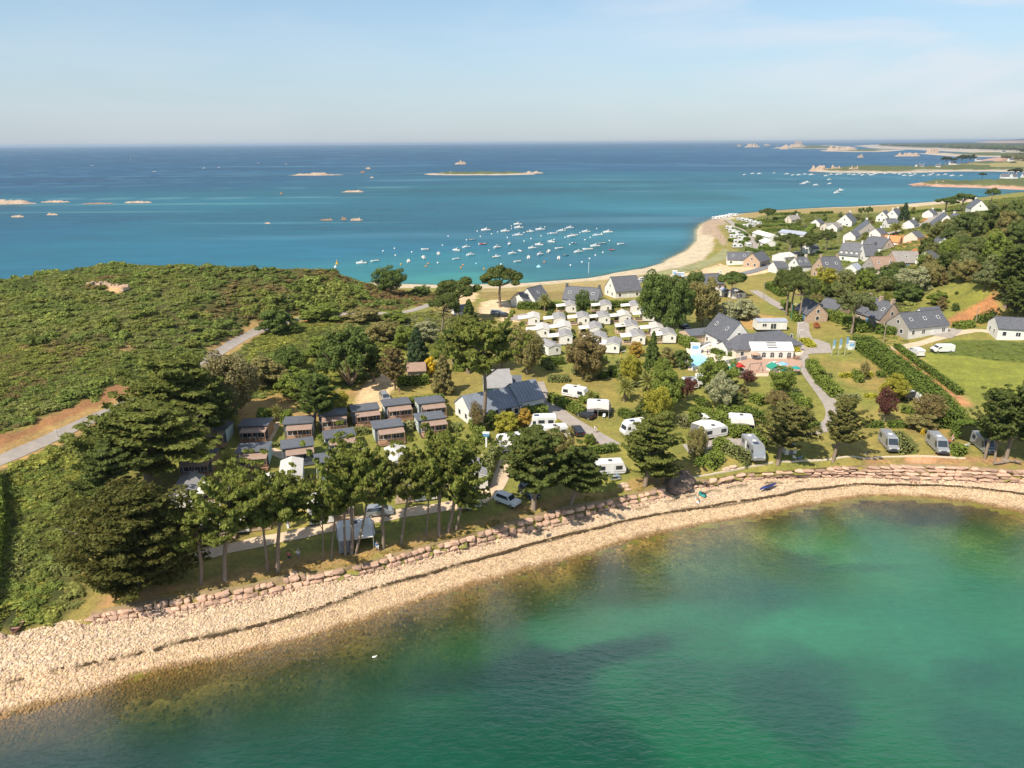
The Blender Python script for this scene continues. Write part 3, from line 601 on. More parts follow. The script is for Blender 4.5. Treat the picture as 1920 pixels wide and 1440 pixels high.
# ================================================================ vegetation
def leaf_mat(name, instanced=False, dead=0.12, transl=0.36):
 m = bpy.data.materials.new(name); m.use_nodes = True; n = m.node_tree.nodes; l = m.node_tree.links; n.clear()
 out = n.new('ShaderNodeOutputMaterial'); t = n.new('ShaderNodeTexCoord')
 if instanced:
  a = n.new('ShaderNodeAttribute'); a.attribute_type = 'INSTANCER'; a.attribute_name = 'tint'; c = a.outputs['Color']
 else:
  a = n.new('ShaderNodeObjectInfo'); c = a.outputs['Color']
 nz = n.new('ShaderNodeTexNoise'); nz.inputs['Detail'].default_value = 3
 geo = n.new('ShaderNodeNewGeometry'); l.new(geo.outputs['Position'], nz.inputs[0]); nz.inputs['Scale'].default_value = 0.7
 mr = n.new('ShaderNodeMapRange'); mr.inputs[1].default_value = 0.3; mr.inputs[2].default_value = 0.7; mr.inputs[3].default_value = 0.72; mr.inputs[4].default_value = 1.3; l.new(nz.outputs['Fac'], mr.inputs[0])
 rp = n.new('ShaderNodeMapRange'); rp.inputs[3].default_value = 0.7; rp.inputs[4].default_value = 1.32; l.new(geo.outputs['Random Per Island'], rp.inputs[0])
 mm = n.new('ShaderNodeMath'); mm.operation = 'MULTIPLY'; l.new(mr.outputs[0], mm.inputs[0]); l.new(rp.outputs[0], mm.inputs[1])
 mu = n.new('ShaderNodeMix'); mu.data_type = 'RGBA'; mu.blend_type = 'MULTIPLY'; mu.inputs['Factor'].default_value = 1; gn_ = n.new('ShaderNodeMix'); gn_.data_type = 'RGBA'; gn_.blend_type = 'MULTIPLY'; gn_.inputs['Factor'].default_value = 1; gn_.inputs['B'].default_value = (1.8, 1.82, 1.55, 1); l.new(c, gn_.inputs['A']); c = gn_.outputs['Result']; l.new(c, mu.inputs['A']); l.new(mm.outputs[0], mu.inputs['B'])
 src = mu.outputs['Result']
 if dead:
  n2 = n.new('ShaderNodeTexNoise'); n2.inputs['Scale'].default_value = 0.55; n2.inputs['Detail'].default_value = 2; l.new(geo.outputs['Position'], n2.inputs[0])
  m3 = n.new('ShaderNodeMapRange'); m3.inputs[1].default_value = 0.60; m3.inputs[2].default_value = 0.72; m3.inputs[4].default_value = dead*3; l.new(n2.outputs['Fac'], m3.inputs[0])
  mx = n.new('ShaderNodeMix'); mx.data_type = 'RGBA'; mx.inputs['B'].default_value = (0.19, 0.115, 0.045, 1); l.new(m3.outputs[0], mx.inputs['Factor']); l.new(src, mx.inputs['A']); src = mx.outputs['Result']
 d = n.new('ShaderNodeBsdfDiffuse'); l.new(src, d.inputs[0]); tr = n.new('ShaderNodeBsdfTranslucent'); l.new(src, tr.inputs[0])
 ms = n.new('ShaderNodeMixShader'); ms.inputs[0].default_value = transl; l.new(d.outputs[0], ms.inputs[1]); l.new(tr.outputs[0], ms.inputs[2]); l.new(ms.outputs[0], out.inputs[0])
 M[name] = m; return m
leaf_mat('foliage', False, 0.12); leaf_mat('foliage_fresh', False, 0.0, 0.3); leaf_mat('scrub_leaves', True, 0.08)
M['bark'] = mat('bark', (0.20, 0.15, 0.11), 0.95, 0.1, scale=3, color2=(0.34, 0.27, 0.21), bump=0.6, bscale=8, stretch=(1, 1, 0.25))
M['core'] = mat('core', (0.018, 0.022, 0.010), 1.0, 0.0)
def leaves(cl, n, size, up=0.3, aspect=1.6, shell=0.5, seed=0):
 """cl: (k,7) array of clumps: centre xyz, radii xyz, weight.  Returns V,F of n small leaf faces spread through them"""
 r = np.random.default_rng(seed); cl = np.asarray(cl, float); w = cl[:, 6]/cl[:, 6].sum(); k = r.choice(len(cl), n, p=w)
 d = r.normal(size=(n, 3)); d /= np.linalg.norm(d, axis=1)[:, None]; rad = r.random(n)**(1/3.0); rad = rad*(1-shell)+shell*(0.75+0.3*r.random(n))
 c = cl[k, :3]+d*rad[:, None]*cl[k, 3:6]
 nn = d+r.normal(size=(n, 3))*0.55; nn[:, 2] += up; nn /= np.linalg.norm(nn, axis=1)[:, None]
 a = np.cross(nn, r.normal(size=(n, 3))); a /= np.linalg.norm(a, axis=1)[:, None]+1e-9; b = np.cross(nn, a)
 s = size*(0.6+0.8*r.random(n))[:, None]; a = a*s*0.5*aspect; b = b*s*0.5
 V = np.stack([c-a, c+b*1.0, c+a, c-b*1.0], 1).reshape(-1, 3); F = np.arange(n*4).reshape(n, 4)
 return V, F
def cat_mesh(name, parts, mats):
 V = []; F = []; MI = []; b = 0
 for v, f, mi in parts: V.append(v); F.append(f+b); MI.append(np.full(len(f), mi)); b += len(v)
 return np_mesh(name, np.concatenate(V), np.concatenate(F), mats, np.concatenate(MI))
def trunk_mesh(name, stems):
 """stems: list of [(point, radius), ...]"""
 mb = MB()
 for st in stems:
  for (p, r), (q, s) in zip(st, st[1:]): mb.tube(p, q, r, s, 6, cap=False)
 return mb.mesh(name, M['bark'], True)
VAR = {}
def add_var(kind, crown, trunk): VAR.setdefault(kind, []).append((crown, trunk))
# all kinds are made at height 1 and crown width 1, then scaled
def make_cypress(seed, h0=0.34, pads=46, lean=0.12, n=22000, size=0.020, top=0.35, spread=1.12, up=0.12):
 """tiers of long sprays that sweep outward and turn up at the tips"""
 r = random.Random(seed); cl = []; stems = []; tx, ty = r.uniform(-lean, lean), r.uniform(-lean, lean)
 def axis_at(t): return Vector((tx*t+0.02*math.sin(t*7+seed), ty*t+0.02*math.cos(t*6+seed), t))
 stems.append([(axis_at(t), lerp(0.034, 0.010, t)) for t in (-0.02, 0.15, 0.3, 0.45, 0.6, 0.78, 0.92)])
 lob = [r.uniform(0.55, 1.15) for _ in range(7)]
 for i in range(pads):
  t = (i+0.5)/pads; z = h0+(0.95-h0)*t; prof = (math.sin(math.pi*min(1, 0.20+0.80*t*0.92))**0.6)*(1-top*t)*1.15
  a = i*2.399+r.uniform(-0.5, 0.5); rr = 0.5*prof*lob[int((a % 6.2832)/6.2832*7) % 7]*r.uniform(0.55, 1.0)*spread; c = axis_at(z-0.02); dirv = Vector((math.cos(a), math.sin(a), 0)); side = Vector((-dirv.y, dirv.x, 0)); rise = r.uniform(-0.1, 0.35)
  w0 = r.uniform(0.045, 0.07)
  for j in range(6):
   f = 0.30+0.70*j/5; q = c+dirv*rr*f+Vector((0, 0, rr*(rise*f-0.12*math.sin(f*3.1)+0.10*f**3))); s = w0*(1.15-0.55*f)
   for e in (-1, 1):
    qq = q+side*e*s*0.8*r.uniform(0.5, 1.4)+Vector((0, 0, r.uniform(-0.012, 0.012))); cl.append((qq.x, qq.y, qq.z, s, s, s*0.24, s*s))
  if rr > 0.1 and i % 2 == 0:
   b0 = axis_at(max(0.2, z-0.06-rr*0.2)); q = c+dirv*rr*0.9+Vector((0, 0, rr*rise*0.8)); stems.append([(b0, 0.010), (b0.lerp(q, 0.5)+Vector((0, 0, -0.015)), 0.006), (q, 0.002)])
 V, F = leaves(cl, n, size, up=1.0, aspect=2.2, shell=0.15, seed=seed)
 return np_mesh('cypress_crown', V, F, [M['foliage']]), trunk_mesh('cypress_trunk', stems)
for s in (11, 12, 13, 14): add_var('cypress', *make_cypress(s))
for s in (21, 22, 23): add_var('tallpine', *make_cypress(s, h0=0.63, pads=28, lean=0.08, n=14500, size=0.024, top=0.02, spread=1.36))
for s in (31, 32): add_var('widepine', *make_cypress(s, h0=0.12, pads=110, lean=0.05, n=44000, size=0.0135, top=0.25))
def make_umbrella(seed):
 r = random.Random(seed); cl = []; stems = [[(Vector((0, 0, -0.02)), 0.035), (Vector((0.02, 0.01, 0.3)), 0.028), (Vector((0, 0.02, 0.55)), 0.022)]]
 for i in range(34):
  a = r.uniform(0, 6.283); rr = 0.43*r.random()**0.5; z = 0.86-0.42*(rr/0.43)**2*0.45+r.uniform(-0.09, 0.05); s = r.uniform(0.09, 0.14)
  cl.append((rr*math.cos(a), rr*math.sin(a), z, s, s, s*0.6, s*s))
  if i % 3 == 0: stems.append([(Vector((0, 0.02, 0.5)), 0.014), (Vector((rr*0.5*math.cos(a), rr*0.5*math.sin(a), z-0.14)), 0.009), (Vector((rr*math.cos(a), rr*math.sin(a), z)), 0.004)])
 V, F = leaves(cl, 13000, 0.024, up=0.7, shell=0.25, seed=seed); return np_mesh('pine_crown', V, F, [M['foliage']]), trunk_mesh('pine_trunk', stems)
for s in (41, 42, 43): add_var('umbrella', *make_umbrella(s))
def make_round(seed, n=13000, h0=0.14, size=0.027, lumps=60, squash=1.0):
 r = random.Random(seed); cl = []; stems = [[(Vector((0, 0, -0.02)), 0.028), (Vector((0.01, 0, 0.25)), 0.022), (Vector((0, 0.01, 0.6)), 0.010)]]
 cz = (1+h0)/2; hz = (1-h0)/2
 for i in range(lumps):
  zz = 1-2*(i+0.5)/lumps; a = i*2.399+r.uniform(-0.4, 0.4); k = r.uniform(0.45, 1.08); q = math.sqrt(max(0, 1-zz*zz))
  s = r.uniform(0.07, 0.145); cl.append((0.42*k*q*math.cos(a), 0.42*k*q*math.sin(a), cz+zz*k*hz*0.92, s, s, s*0.85*squash, s*s))
  if i % 5 == 0: stems.append([(Vector((0, 0, 0.22)), 0.012), (Vector((0.25*q*math.cos(a), 0.25*q*math.sin(a), cz+zz*hz*0.5)), 0.005)])
 cl.append((0, 0, cz, 0.3, 0.3, hz*0.7, 0.02))
 V, F = leaves(cl, n, size, up=0.35, aspect=1.3, shell=0.55, seed=seed); return np_mesh('tree_crown', V, F, [M['foliage_fresh']]), trunk_mesh('tree_trunk', stems)
for s in (51, 52, 53, 54): add_var('round', *make_round(s))
for s in (56, 57): add_var('bushy', *make_round(s, 9500, 0.0, 0.034, 44))
for s in (58, 59): add_var('thin', *make_round(s, 5200, 0.28, 0.030, 46))
def make_conifer(seed, n=9000):
 r = random.Random(seed); cl = []; stems = [[(Vector((0, 0, -0.02)), 0.03), (Vector((0, 0, 0.95)), 0.004)]]
 for i in range(70):
  t = (i+0.5)/70; z = 0.06+0.92*t; rr = 0.46*(1-t)**0.75*r.uniform(0.5, 1.0); a = i*2.4+r.uniform(-0.3, 0.3); s = 0.06+0.07*(1-t)
  cl.append((rr*math.cos(a), rr*math.sin(a), z-0.05*rr, s, s, s*0.5, s*s))
 V, F = leaves(cl, n, 0.034, up=0.4, aspect=1.7, shell=0.3, seed=seed); return np_mesh('conifer_crown', V, F, [M['foliage']]), trunk_mesh('conifer_trunk', stems)
for s in (61, 62): add_var('conifer', *make_conifer(s))
def make_palm(seed):
 r = random.Random(seed); mb = MB(); V = []
 tr = trunk_mesh('palm_trunk', [[(Vector((0, 0, -0.02)), 0.075), (Vector((0, 0, 0.3)), 0.06), (Vector((0, 0, 0.52)), 0.055), (Vector((0, 0, 0.60)), 0.075)]])
 for i in range(46):
  a = i*2.4; el = lerp(1.35, -0.5, i/46); L = 0.5*r.uniform(0.85, 1.05); prev = Vector((0, 0, 0.58)); d = Vector((math.cos(a)*math.cos(el), math.sin(a)*math.cos(el), math.sin(el)))
  side = Vector((-math.sin(a), math.cos(a), 0)); segs_ = 5
  for k in range(segs_):
   nx_ = prev+d*L/segs_; d = (d+Vector((0, 0, -0.16))).normalized(); w = 0.055*math.sin(math.pi*(k+0.7)/(segs_+0.6))
   for s in (-1, 1):
    for e in (0.0, 0.5):
     p0 = prev.lerp(nx_, e); p1 = prev.lerp(nx_, e+0.42)
     mb.add([p0, p1, p1+side*s*w*1.3+d*0.05+Vector((0, 0, -0.02)), p0+side*s*w*1.3+d*0.05+Vector((0, 0, -0.02))], [(0, 1, 2, 3)])
   prev = nx_
 return mb.mesh('palm_crown', M['foliage_fresh']), tr
for s in (71, 72): add_var('palm', *make_palm(s))
def make_spread(seed):      # broad, many stemmed, upright sprays
 r = random.Random(seed); cl = []; stems = []
 for i in range(9):
  a = i*0.75+r.uniform(-0.3, 0.3); stems.append([(Vector((0, 0, 0)), 0.022), (Vector((0.18*math.cos(a), 0.18*math.sin(a), 0.3)), 0.014), (Vector((0.36*math.cos(a), 0.36*math.sin(a), 0.6)), 0.006)])
 for i in range(150):
  a = r.uniform(0, 6.283); q = r.random()**0.5; z = 0.2+0.75*(1-q**2.2*0.65)*r.uniform(0.55, 1.0); s = r.uniform(0.05, 0.085)
  cl.append((0.45*q*math.cos(a), 0.45*q*math.sin(a), z, s*0.8, s*0.8, s*1.2, s*s))
 V, F = leaves(cl, 17000, 0.024, up=0.5, aspect=2.0, shell=0.3, seed=seed); return np_mesh('cypress_crown', V, F, [M['foliage']]), trunk_mesh('cypress_trunk', stems)
add_var('spread', *make_spread(81))
CATN = {'cypress': ('cypress_tree', 'cypress'), 'tallpine': ('pine_tree', 'pine tree'), 'widepine': ('cypress_tree', 'cypress'), 'umbrella': ('pine_tree', 'pine tree'), 'round': ('broadleaf_tree', 'tree'), 'bushy': ('shrub', 'shrub'), 'thin': ('broadleaf_tree', 'tree'), 'conifer': ('conifer_tree', 'conifer'), 'palm': ('palm_tree', 'palm'), 'spread': ('cypress_tree', 'cypress')}
_vc = {}
TREES = []
def tree(kind, p, h, w, color, label, group=None, lean=(0, 0), var=None, rz=None):
 k = _vc.get(kind, 0) if var is None else var; _vc[kind] = k+1; cr, tk = VAR[kind][k % len(VAR[kind])]
 nm, ct = CATN[kind]; o = empty(nm, p, random.uniform(0, 6.28) if rz is None else rz, label, ct, group)
 c = link('crown', cr, o); t = link('trunk', tk, o) if kind != 'bushy' else link('stem', tk, o)
 o.scale = (w, w, h); c.color = (*color, 1)
 if lean != (0, 0):
  rzv = o.rotation_euler.z; m = Matrix.Identity(4); m[0][2] = lean[0]; m[1][2] = lean[1]
  M0 = Matrix.Translation(p) @ m @ Matrix.Rotation(rzv, 4, 'Z') @ Matrix.Diagonal((w, w, h, 1)); loc, rot, sca = M0.decompose(); o.rotation_mode = 'XYZ'
  ax = Vector((-lean[1], lean[0], 0)); rot2 = Matrix.Rotation(math.atan(ax.length), 4, ax.normalized()) @ Matrix.Rotation(rzv, 4, 'Z'); o.rotation_euler = rot2.to_euler()
 TREES.append((p.x, p.y, w/2)); return o
def tree_px(kind, u, vb, vt, wpx, color, label, group=None, lean=(0, 0), var=None, rz=None):
 p = P(u, vb); h = max(1.0, height_at(p, vt)); w = wpx*depth_of(p)/FPX; p = Vector((p.x, p.y, p.z-0.1))
 return tree(kind, p, h, w, color, label, group, lean, var, rz)
# colours (albedo)
CY = (0.098, 0.108, 0.032); CYD = (0.070, 0.085, 0.028); CYB = (0.110, 0.104, 0.040); PN = (0.070, 0.085, 0.030); GR = (0.115, 0.14, 0.035); GD = (0.075, 0.10, 0.032)
YG = (0.20, 0.185, 0.035); OL = (0.155, 0.135, 0.06); SV = (0.21, 0.21, 0.135); BR = (0.135, 0.105, 0.052); PU = (0.075, 0.032, 0.030); YE = (0.42, 0.30, 0.03); OR = (0.24, 0.16, 0.04); PALM = (0.15, 0.15, 0.05); BD = (0.042, 0.062, 0.034); PK = (0.22, 0.155, 0.11)
TL = [
# --- along the shore, west to east
('widepine',245,1107,885,290,(0.066,0.066,0.022),'huge dark spreading cypress at the western end of the stone bank, branching low',(0,0)),
('cypress',285,915,742,270,CY,'wide tiered cypress behind the huge dark one, pale limbs showing in its middle',(0,0)),
('cypress',330,830,655,250,CY,'tall tiered cypress standing highest above the western end of the chalets',(0,0)),
('cypress',205,965,830,150,CYD,'dark tiered cypress filling the slope behind the huge spreading one',(0,0)),
('cypress',395,830,700,110,CYD,'narrower dark cypress between the tallest tiered one and the western chalets',(0,0)),
('tallpine',376,1095,930,120,CY,'bare-trunked cypress just east of the huge dark one, at the end of the shore path',(0,0)),
('tallpine',422,1086,868,140,CY,'bright green flat-topped cypress with one straight trunk before a half hidden mobile home',(0,0)),
('tallpine',500,1072,885,92,CY,'slim cypress trunk beside the blue service point, western of a close pair',(0,0)),
('tallpine',519,1070,872,130,CY,'thicker leaning cypress beside the blue service point, eastern of a close pair',(0.10,0)),
('tallpine',604,1050,908,50,CY,'thin cypress stem west of the grey-roofed awning caravan under the trees',(0,0)),
('tallpine',622,1046,893,66,CY,'double-stemmed thin cypress next to the awning caravan under the trees',(0,0)),
('tallpine',646,1042,856,84,CY,'cypress just in front of the shaded awning caravan, first of three trunks',(0,0)),
('tallpine',657,1041,818,124,CY,'tallest of the three cypress trunks in front of the shaded awning caravan',(0,0)),
('tallpine',668,1039,838,84,CY,'leaning last of three cypress trunks in front of the shaded awning caravan',(0.08,0)),
('tallpine',717,1028,842,100,CYB,'brown-tinged cypress whose trunk crosses the silver people carrier',(0,0)),
('tallpine',750,1020,846,82,CY,'slim cypress standing between the silver people carrier and the white mobile home',(0.06,0)),
('tallpine',798,1006,850,62,CY,'straight slim cypress in front of the white mobile home beside the shore path',(0,0)),
('tallpine',822,1001,798,112,CY,'thick straight cypress in the tallest clump above the shore path',(0,0)),
('tallpine',841,998,806,112,CY,'gently curved cypress in the tallest clump above the shore path',(0.10,0)),
('tallpine',853,994,892,85,CY,'strongly leaning cypress with a drooping crown over the small blue caravan',(0.28,0)),
('cypress',1003,956,798,165,CYD,'large dense tiered cypress in front of the parked four-wheel drive',(0,0)),
('cypress',1072,948,835,118,CYD,'leaning cypress reaching over the grass west of the folding caravan',(0.18,0)),
('cypress',1207,910,772,140,CY,'broad cypress with a thick leaning trunk on the stone bank beside the rock outcrop',(0.12,0)),
('cypress',1232,905,842,95,CY,'lower dark cypress growing over the rock outcrop',(0,0)),
('cypress',1459,868,748,125,CYB,'wide flat-tiered cypress with a forked leaning trunk east of the dark motorhome',(0.14,0)),
('cypress',1564,864,738,98,CYB,'brown-green cypress with a leaning trunk west of the first grey camper van',(0.10,0)),
('cypress',1848,860,716,88,CYD,'straight-trunked cypress shading the easternmost camper van',(0,0)),
('cypress',1864,860,728,70,CYD,'slender cypress close behind the shaded easternmost camper van',(0,0)),
('cypress',1886,858,708,120,CYD,'cypress with a slanting trunk above the fallen log at the east edge',(0.12,0)),
('cypress',1935,850,735,90,CY,'cypress cut by the east edge of the view beyond the fallen log',(0,0)),
# --- behind the chalets
('round',445,778,655,105,(0.15,0.13,0.07),'grey-brown broadleaf tree between the tiered cypresses and the dry lawn',(0,0)),
('bushy',390,790,690,60,CYD,'dark evergreen filling the gap behind the western chalets',(0,0)),
('cypress',590,803,690,105,GD,'ivy-clad cypress rising between the chalets beside the dry lawn',(0,0)),
('bushy',636,780,733,58,YG,'round yellow-green tree beside the gravel car park',(0,0)),
('spread',657,722,608,125,GD,'dark multi-stemmed spreading cypress above the gravel car park',(0,0)),
('cypress',700,716,640,70,GD,'dark cypress sharing the shade of the spreading one by the gravel car park',(0,0)),
('cypress',740,732,648,60,BR,'brownish pine with a kinked bare trunk east of the gravel car park',(0,0)),
('conifer',784,694,612,62,BD,'blue-dark dense conifer standing on the lawn behind the brown-roofed shed',(0,0)),
('conifer',832,738,662,56,OL,'olive conifer west of the green sheds',(0,0)),
('bushy',806,702,668,28,YE,'golden yellow shrub beside the brown-roofed shed',(0,0)),
('tallpine',907,800,598,125,CY,'tall cypress with a long pale trunk rising in front of the blue metal roof',(0,0)),
('cypress',880,700,588,120,CY,'broad cypress crown behind the tall one with the pale trunk',(0,0)),
('cypress',940,690,600,70,GD,'dark cypress east of the green sheds beside the camp drive',(0,0)),
('conifer',880,612,560,42,GD,'pointed green conifer beside the two umbrella pines',(0,0)),
('umbrella',828,624,540,60,PN,'leaning umbrella pine, western of two by the coast road',(0.15,0)),
('umbrella',860,602,514,88,PN,'umbrella pine with a broad dark crown by the coast road',(0,0)),
('umbrella',938,576,494,80,CYD,'ragged umbrella pine standing alone against the bay',(0,0)),
('round',733,551,499,66,GD,'rounded green tree alone on the shore beyond the scrub',(0,0)),
('bushy',790,556,535,45,GD,'green shrubs beside the round shore tree',(0,0)),
('bushy',500,720,668,95,OL,'grey-green thicket beside the hidden stretch of coast road',(0,0)),
('bushy',560,745,690,80,GR,'fresh green thicket north of the ivy-clad cypress',(0,0)),
('round',545,700,648,70,GD,'green tree mound between the coast road and the dark spreading cypress',(0,0)),
('bushy',610,668,628,80,GR,'bright thicket uphill of the dark spreading cypress',(0,0)),
('bushy',720,640,600,80,OL,'olive thicket north of the brownish pine',(0,0)),
('round',760,655,612,50,GR,'light green tree west of the blue-dark conifer',(0,0)),
('bushy',800,640,600,60,SV,'silvery thicket below the leaning umbrella pine',(0,0)),
('bushy',850,662,620,70,GD,'dark thicket under the tall cypress group',(0,0)),
('cypress',850,690,606,80,GD,'dark cypress at the western side of the tall cypress group',(0,0)),
('bushy',600,600,570,90,GR,'rounded thicket hiding the coast road, western one',(0,0)),
('bushy',520,625,580,80,GD,'dark rounded thicket hiding the coast road below the scrub hill',(0,0)),
('bushy',680,602,578,80,OL,'rounded thicket hiding the coast road, eastern one',(0,0)),
('bushy',740,604,582,60,GR,'low thicket where the coast road comes back into view',(0,0)),
('cypress',420,770,690,90,CYD,'dark evergreen between the grey-green tree and the western chalets',(0,0)),
# --- centre
('round',988,702,612,72,OL,'brown-green tree with a pale trunk casting shade on the lawn behind the metal-roofed building',(0,0)),
('round',1094,712,624,80,BR,'large bronze-tinged tree in front of the mobile homes',(0,0)),
('round',1110,712,650,52,OL,'greener half of the bronze-tinged pair in front of the mobile homes',(0,0)),
('round',1092,594,545,36,GD,'fresh green round tree behind the first rows of mobile homes',(0,0)),
('palm',1021,583,550,30,PALM,'palm on the lawn by the seaside hedge, western one',(0,0)),
('palm',1131,575,556,22,PALM,'small palm in front of the long slate roofed seaside house',(0,0)),
('round',1235,620,505,86,GD,'great rounded tree, biggest of the dense grove behind the reception house',(0,0)),
('round',1268,626,518,70,GD,'second great tree of the dense grove behind the reception house',(0,0)),
('round',1215,600,530,50,GR,'western shoulder of the dense grove beside the last mobile homes',(0,0)),
('round',1318,612,522,72,OL,'olive-brown tree closing the eastern end of the dense grove',(0,0)),
('round',1298,560,506,42,GD,'dark tree rising behind the dense grove near the beach car park',(0,0)),
('bushy',1365,602,565,62,SV,'wide silvery shrub thicket east of the grove',(0,0)),
('bushy',1395,598,560,58,SV,'eastern mound of the silvery thicket behind the reception house',(0,0)),
('umbrella',1371,560,504,54,GD,'flat-topped cypress over the grey-roofed beach chalets',(0,0)),
('conifer',1222,690,620,36,GD,'slender dark pine on the lawn south of the mobile homes',(0,0)),
('bushy',1193,668,640,34,OR,'orange-leaved shrub beside the southernmost mobile home',(0,0)),
('bushy',1277,690,655,40,GD,'dark shrub beside the swimming pool',(0,0)),
('bushy',1252,688,650,40,OL,'olive shrub west of the one beside the swimming pool',(0,0)),
('round',1184,722,664,48,YG,'yellow-green tree on the lawn west of the welcome sign',(0,0)),
('round',1242,712,672,42,GR,'green tree south of the slender dark pine',(0,0)),
('palm',1171,752,708,42,PALM,'large palm with a stout trunk behind the awning caravan',(0,0)),
('palm',1214,738,698,38,PALM,'palm half hidden between the two green trees south of the mobile homes',(0,0)),
('palm',1107,760,730,26,PALM,'low palm beside the first caravan east of the camp drive',(0,0)),
('round',1245,772,692,68,GR,'large green tree north of the leaning shore cypress',(0,0)),
('round',1228,800,722,60,YG,'bronze-green tree immediately behind the leaning shore cypress',(0,0)),
('conifer',1205,800,745,60,CYD,'dark fir beside the front of the white motorhome',(0,0)),
('thin',1287,752,704,40,PU,'purple-leaved plum tree west of the silver tree',(0,0)),
('thin',1401,724,694,36,PU,'purple-leaved plum tree south of the playground',(0,0)),
('round',1345,742,668,78,GR,'wide fresh green tree hiding the end of the swimming pool',(0,0)),
('round',1348,768,698,60,SV,'silvery round tree in the middle of the lawn',(0,0)),
('round',1466,742,688,56,GR,'round walnut-green tree in front of the green playground tents',(0,0)),
('thin',1455,772,728,52,BR,'rusty-leaved tree behind the wide flat-tiered shore cypress',(0,0)),
('bushy',1390,745,720,28,OL,'grey-green low shrub on the lawn east of the silver tree',(0,0)),
('bushy',1300,800,760,34,GR,'small green tree behind the caravan with the curved awning',(0,0)),
('round',1304,865,796,42,OL,'clipped olive tree in front of the curved-awning caravan',(0,0)),
('round',1048,868,802,62,OL,'grey-green broadleaf tree above the large dense tiered cypress',(0,0)),
('bushy',1015,860,805,40,CYD,'dark bush between the two caravans behind the tiered cypress',(0,0)),
('bushy',985,800,765,42,OR,'orange-brown shrub west of the high white caravan',(0,0)),
('bushy',950,808,772,58,YG,'yellowing shrubs south of the metal-roofed building',(0,0)),
('bushy',1048,812,788,34,YG,'bronze shrub hiding the door of the high white caravan',(0,0)),
('thin',895,812,755,32,BR,'half bare shrub by the corner of the metal-roofed building',(0,0)),
('bushy',1105,833,812,26,GR,'round bush beside the dark estate car',(0,0)),
('bushy',925,800,768,40,GD,'deep green shrub under the eaves of the metal-roofed building',(0,0)),
# --- east
('thin',1619,714,674,18,OL,'thin young tree on the lawn beside the conical hedge',(0,0)),
('round',1675,752,700,56,YG,'yellow-green tree beside the shaded black van',(0,0)),
('thin',1657,794,728,44,PU,'reddish-brown tree with a white trunk in front of the low hedge',(0,0)),
('thin',1735,800,732,62,BR,'rusty loose-crowned tree south of the white minivan',(0,0)),
('bushy',1727,806,770,60,OL,'dark low shrub under the rusty loose-crowned tree',(0,0)),
('bushy',1729,814,801,8,YE,'tiny bright yellow shrub on the lawn between the camper vans',(0,0)),
('umbrella',1474,592,492,62,PN,'tall stone pine beside the access road, western trunk',(0,0)),
('umbrella',1482,594,496,58,PN,'tall stone pine beside the access road, middle trunk',(0,0)),
('umbrella',1498,602,500,58,PN,'tall stone pine beside the access road with twisted bare limbs',(0,0)),
('umbrella',1596,626,538,72,(0.10,0.11,0.05),'single pine with a thin bare trunk in front of the stone farmhouse',(0,0)),
('umbrella',1478,478,434,42,PN,'windswept pine in the village, western one of the row',(0,0)),
('umbrella',1500,482,440,44,PN,'windswept pine in the village, dark crowned middle one',(0,0)),
('umbrella',1520,478,430,40,PN,'windswept pine in the village, third of the row',(0,0)),
('umbrella',1548,470,427,32,PN,'windswept pine beside the village lane with a forked trunk',(0,0)),
('umbrella',1438,414,388,32,PN,'dark wind-shaped pine alone near the far beach',(0,0)),
('umbrella',1613,412,387,14,GD,'small village pine by the sea, western of two',(0,0)),
('umbrella',1626,413,385,16,GD,'small village pine by the sea, eastern of two',(0,0)),
('conifer',1694,413,379,24,BD,'dark pointed conifer beside the white village houses',(0,0)),
('umbrella',1772,398,366,40,GD,'broad dark pine on the skyline of the village, lower one',(0,0)),
('umbrella',1803,396,359,44,GD,'broad dark pine on the skyline of the village, taller one',(0,0)),
('umbrella',1858,382,350,26,GD,'dark pine on the slope above the highest white house',(0,0)),
('palm',1679,440,418,32,PALM,'dark palm thicket beside the village lane',(0,0)),
('palm',1618,455,441,20,PALM,'small palm behind the dormered white house',(0,0)),
('palm',1693,496,468,40,(0.07,0.085,0.03),'dark spiky palm in front of the grey barn roof',(0,0)),
('cypress',1886,578,452,105,CYD,'towering dark cypress at the top of the eastern slope',(0,0)),
('cypress',1925,590,470,90,CYD,'towering dark cypress cut by the east edge of the view',(0,0)),
('cypress',1905,610,520,70,CYD,'lower dark cypress above the long white building',(0,0)),
('thin',1659,573,548,12,(0.11,0.11,0.03),'columnar yellow-tipped shrub behind the stone farmhouse',(0,0)),
('bushy',1668,536,498,60,GD,'dark green tree mound above the stone farmhouse',(0,0)),
('bushy',1620,545,505,40,GR,'bright green tree left of the dark mound above the farmhouse'.replace('left','west'),(0,0)),
('round',1710,555,500,68,SV,'large grey-green willow on the eastern slope',(0,0)),
('bushy',1700,564,528,60,GD,'dark hollow bush under the grey-green willow',(0,0)),
('round',1740,540,490,50,OL,'olive tree behind the grey-green willow',(0,0)),
('round',1800,530,485,50,OL,'rounded oak at the upper edge of the sloping meadow',(0,0)),
('round',1845,545,498,48,(0.13,0.14,0.07),'pale green tree casting shade on the sloping meadow',(0,0)),
('bushy',1768,535,510,20,BR,'small dark red shrub beside the sloping meadow',(0,0)),
('bushy',1758,570,545,40,GR,'bright green shrub below the willow',(0,0)),
('bushy',1764,582,555,22,BR,'brownish shrub at the foot of the sloping meadow',(0,0)),
('bushy',1790,583,567,16,GD,'lone dark bush beside the bare red soil',(0,0)),
('bushy',1793,552,545,8,GD,'tiny bush on the sloping meadow',(0,0)),
('bushy',1546,535,500,50,YG,'yellow-green tree behind the stone cottage',(0,0)),
('bushy',1530,560,520,36,GR,'green tree between the stone pines and the stone cottage',(0,0)),
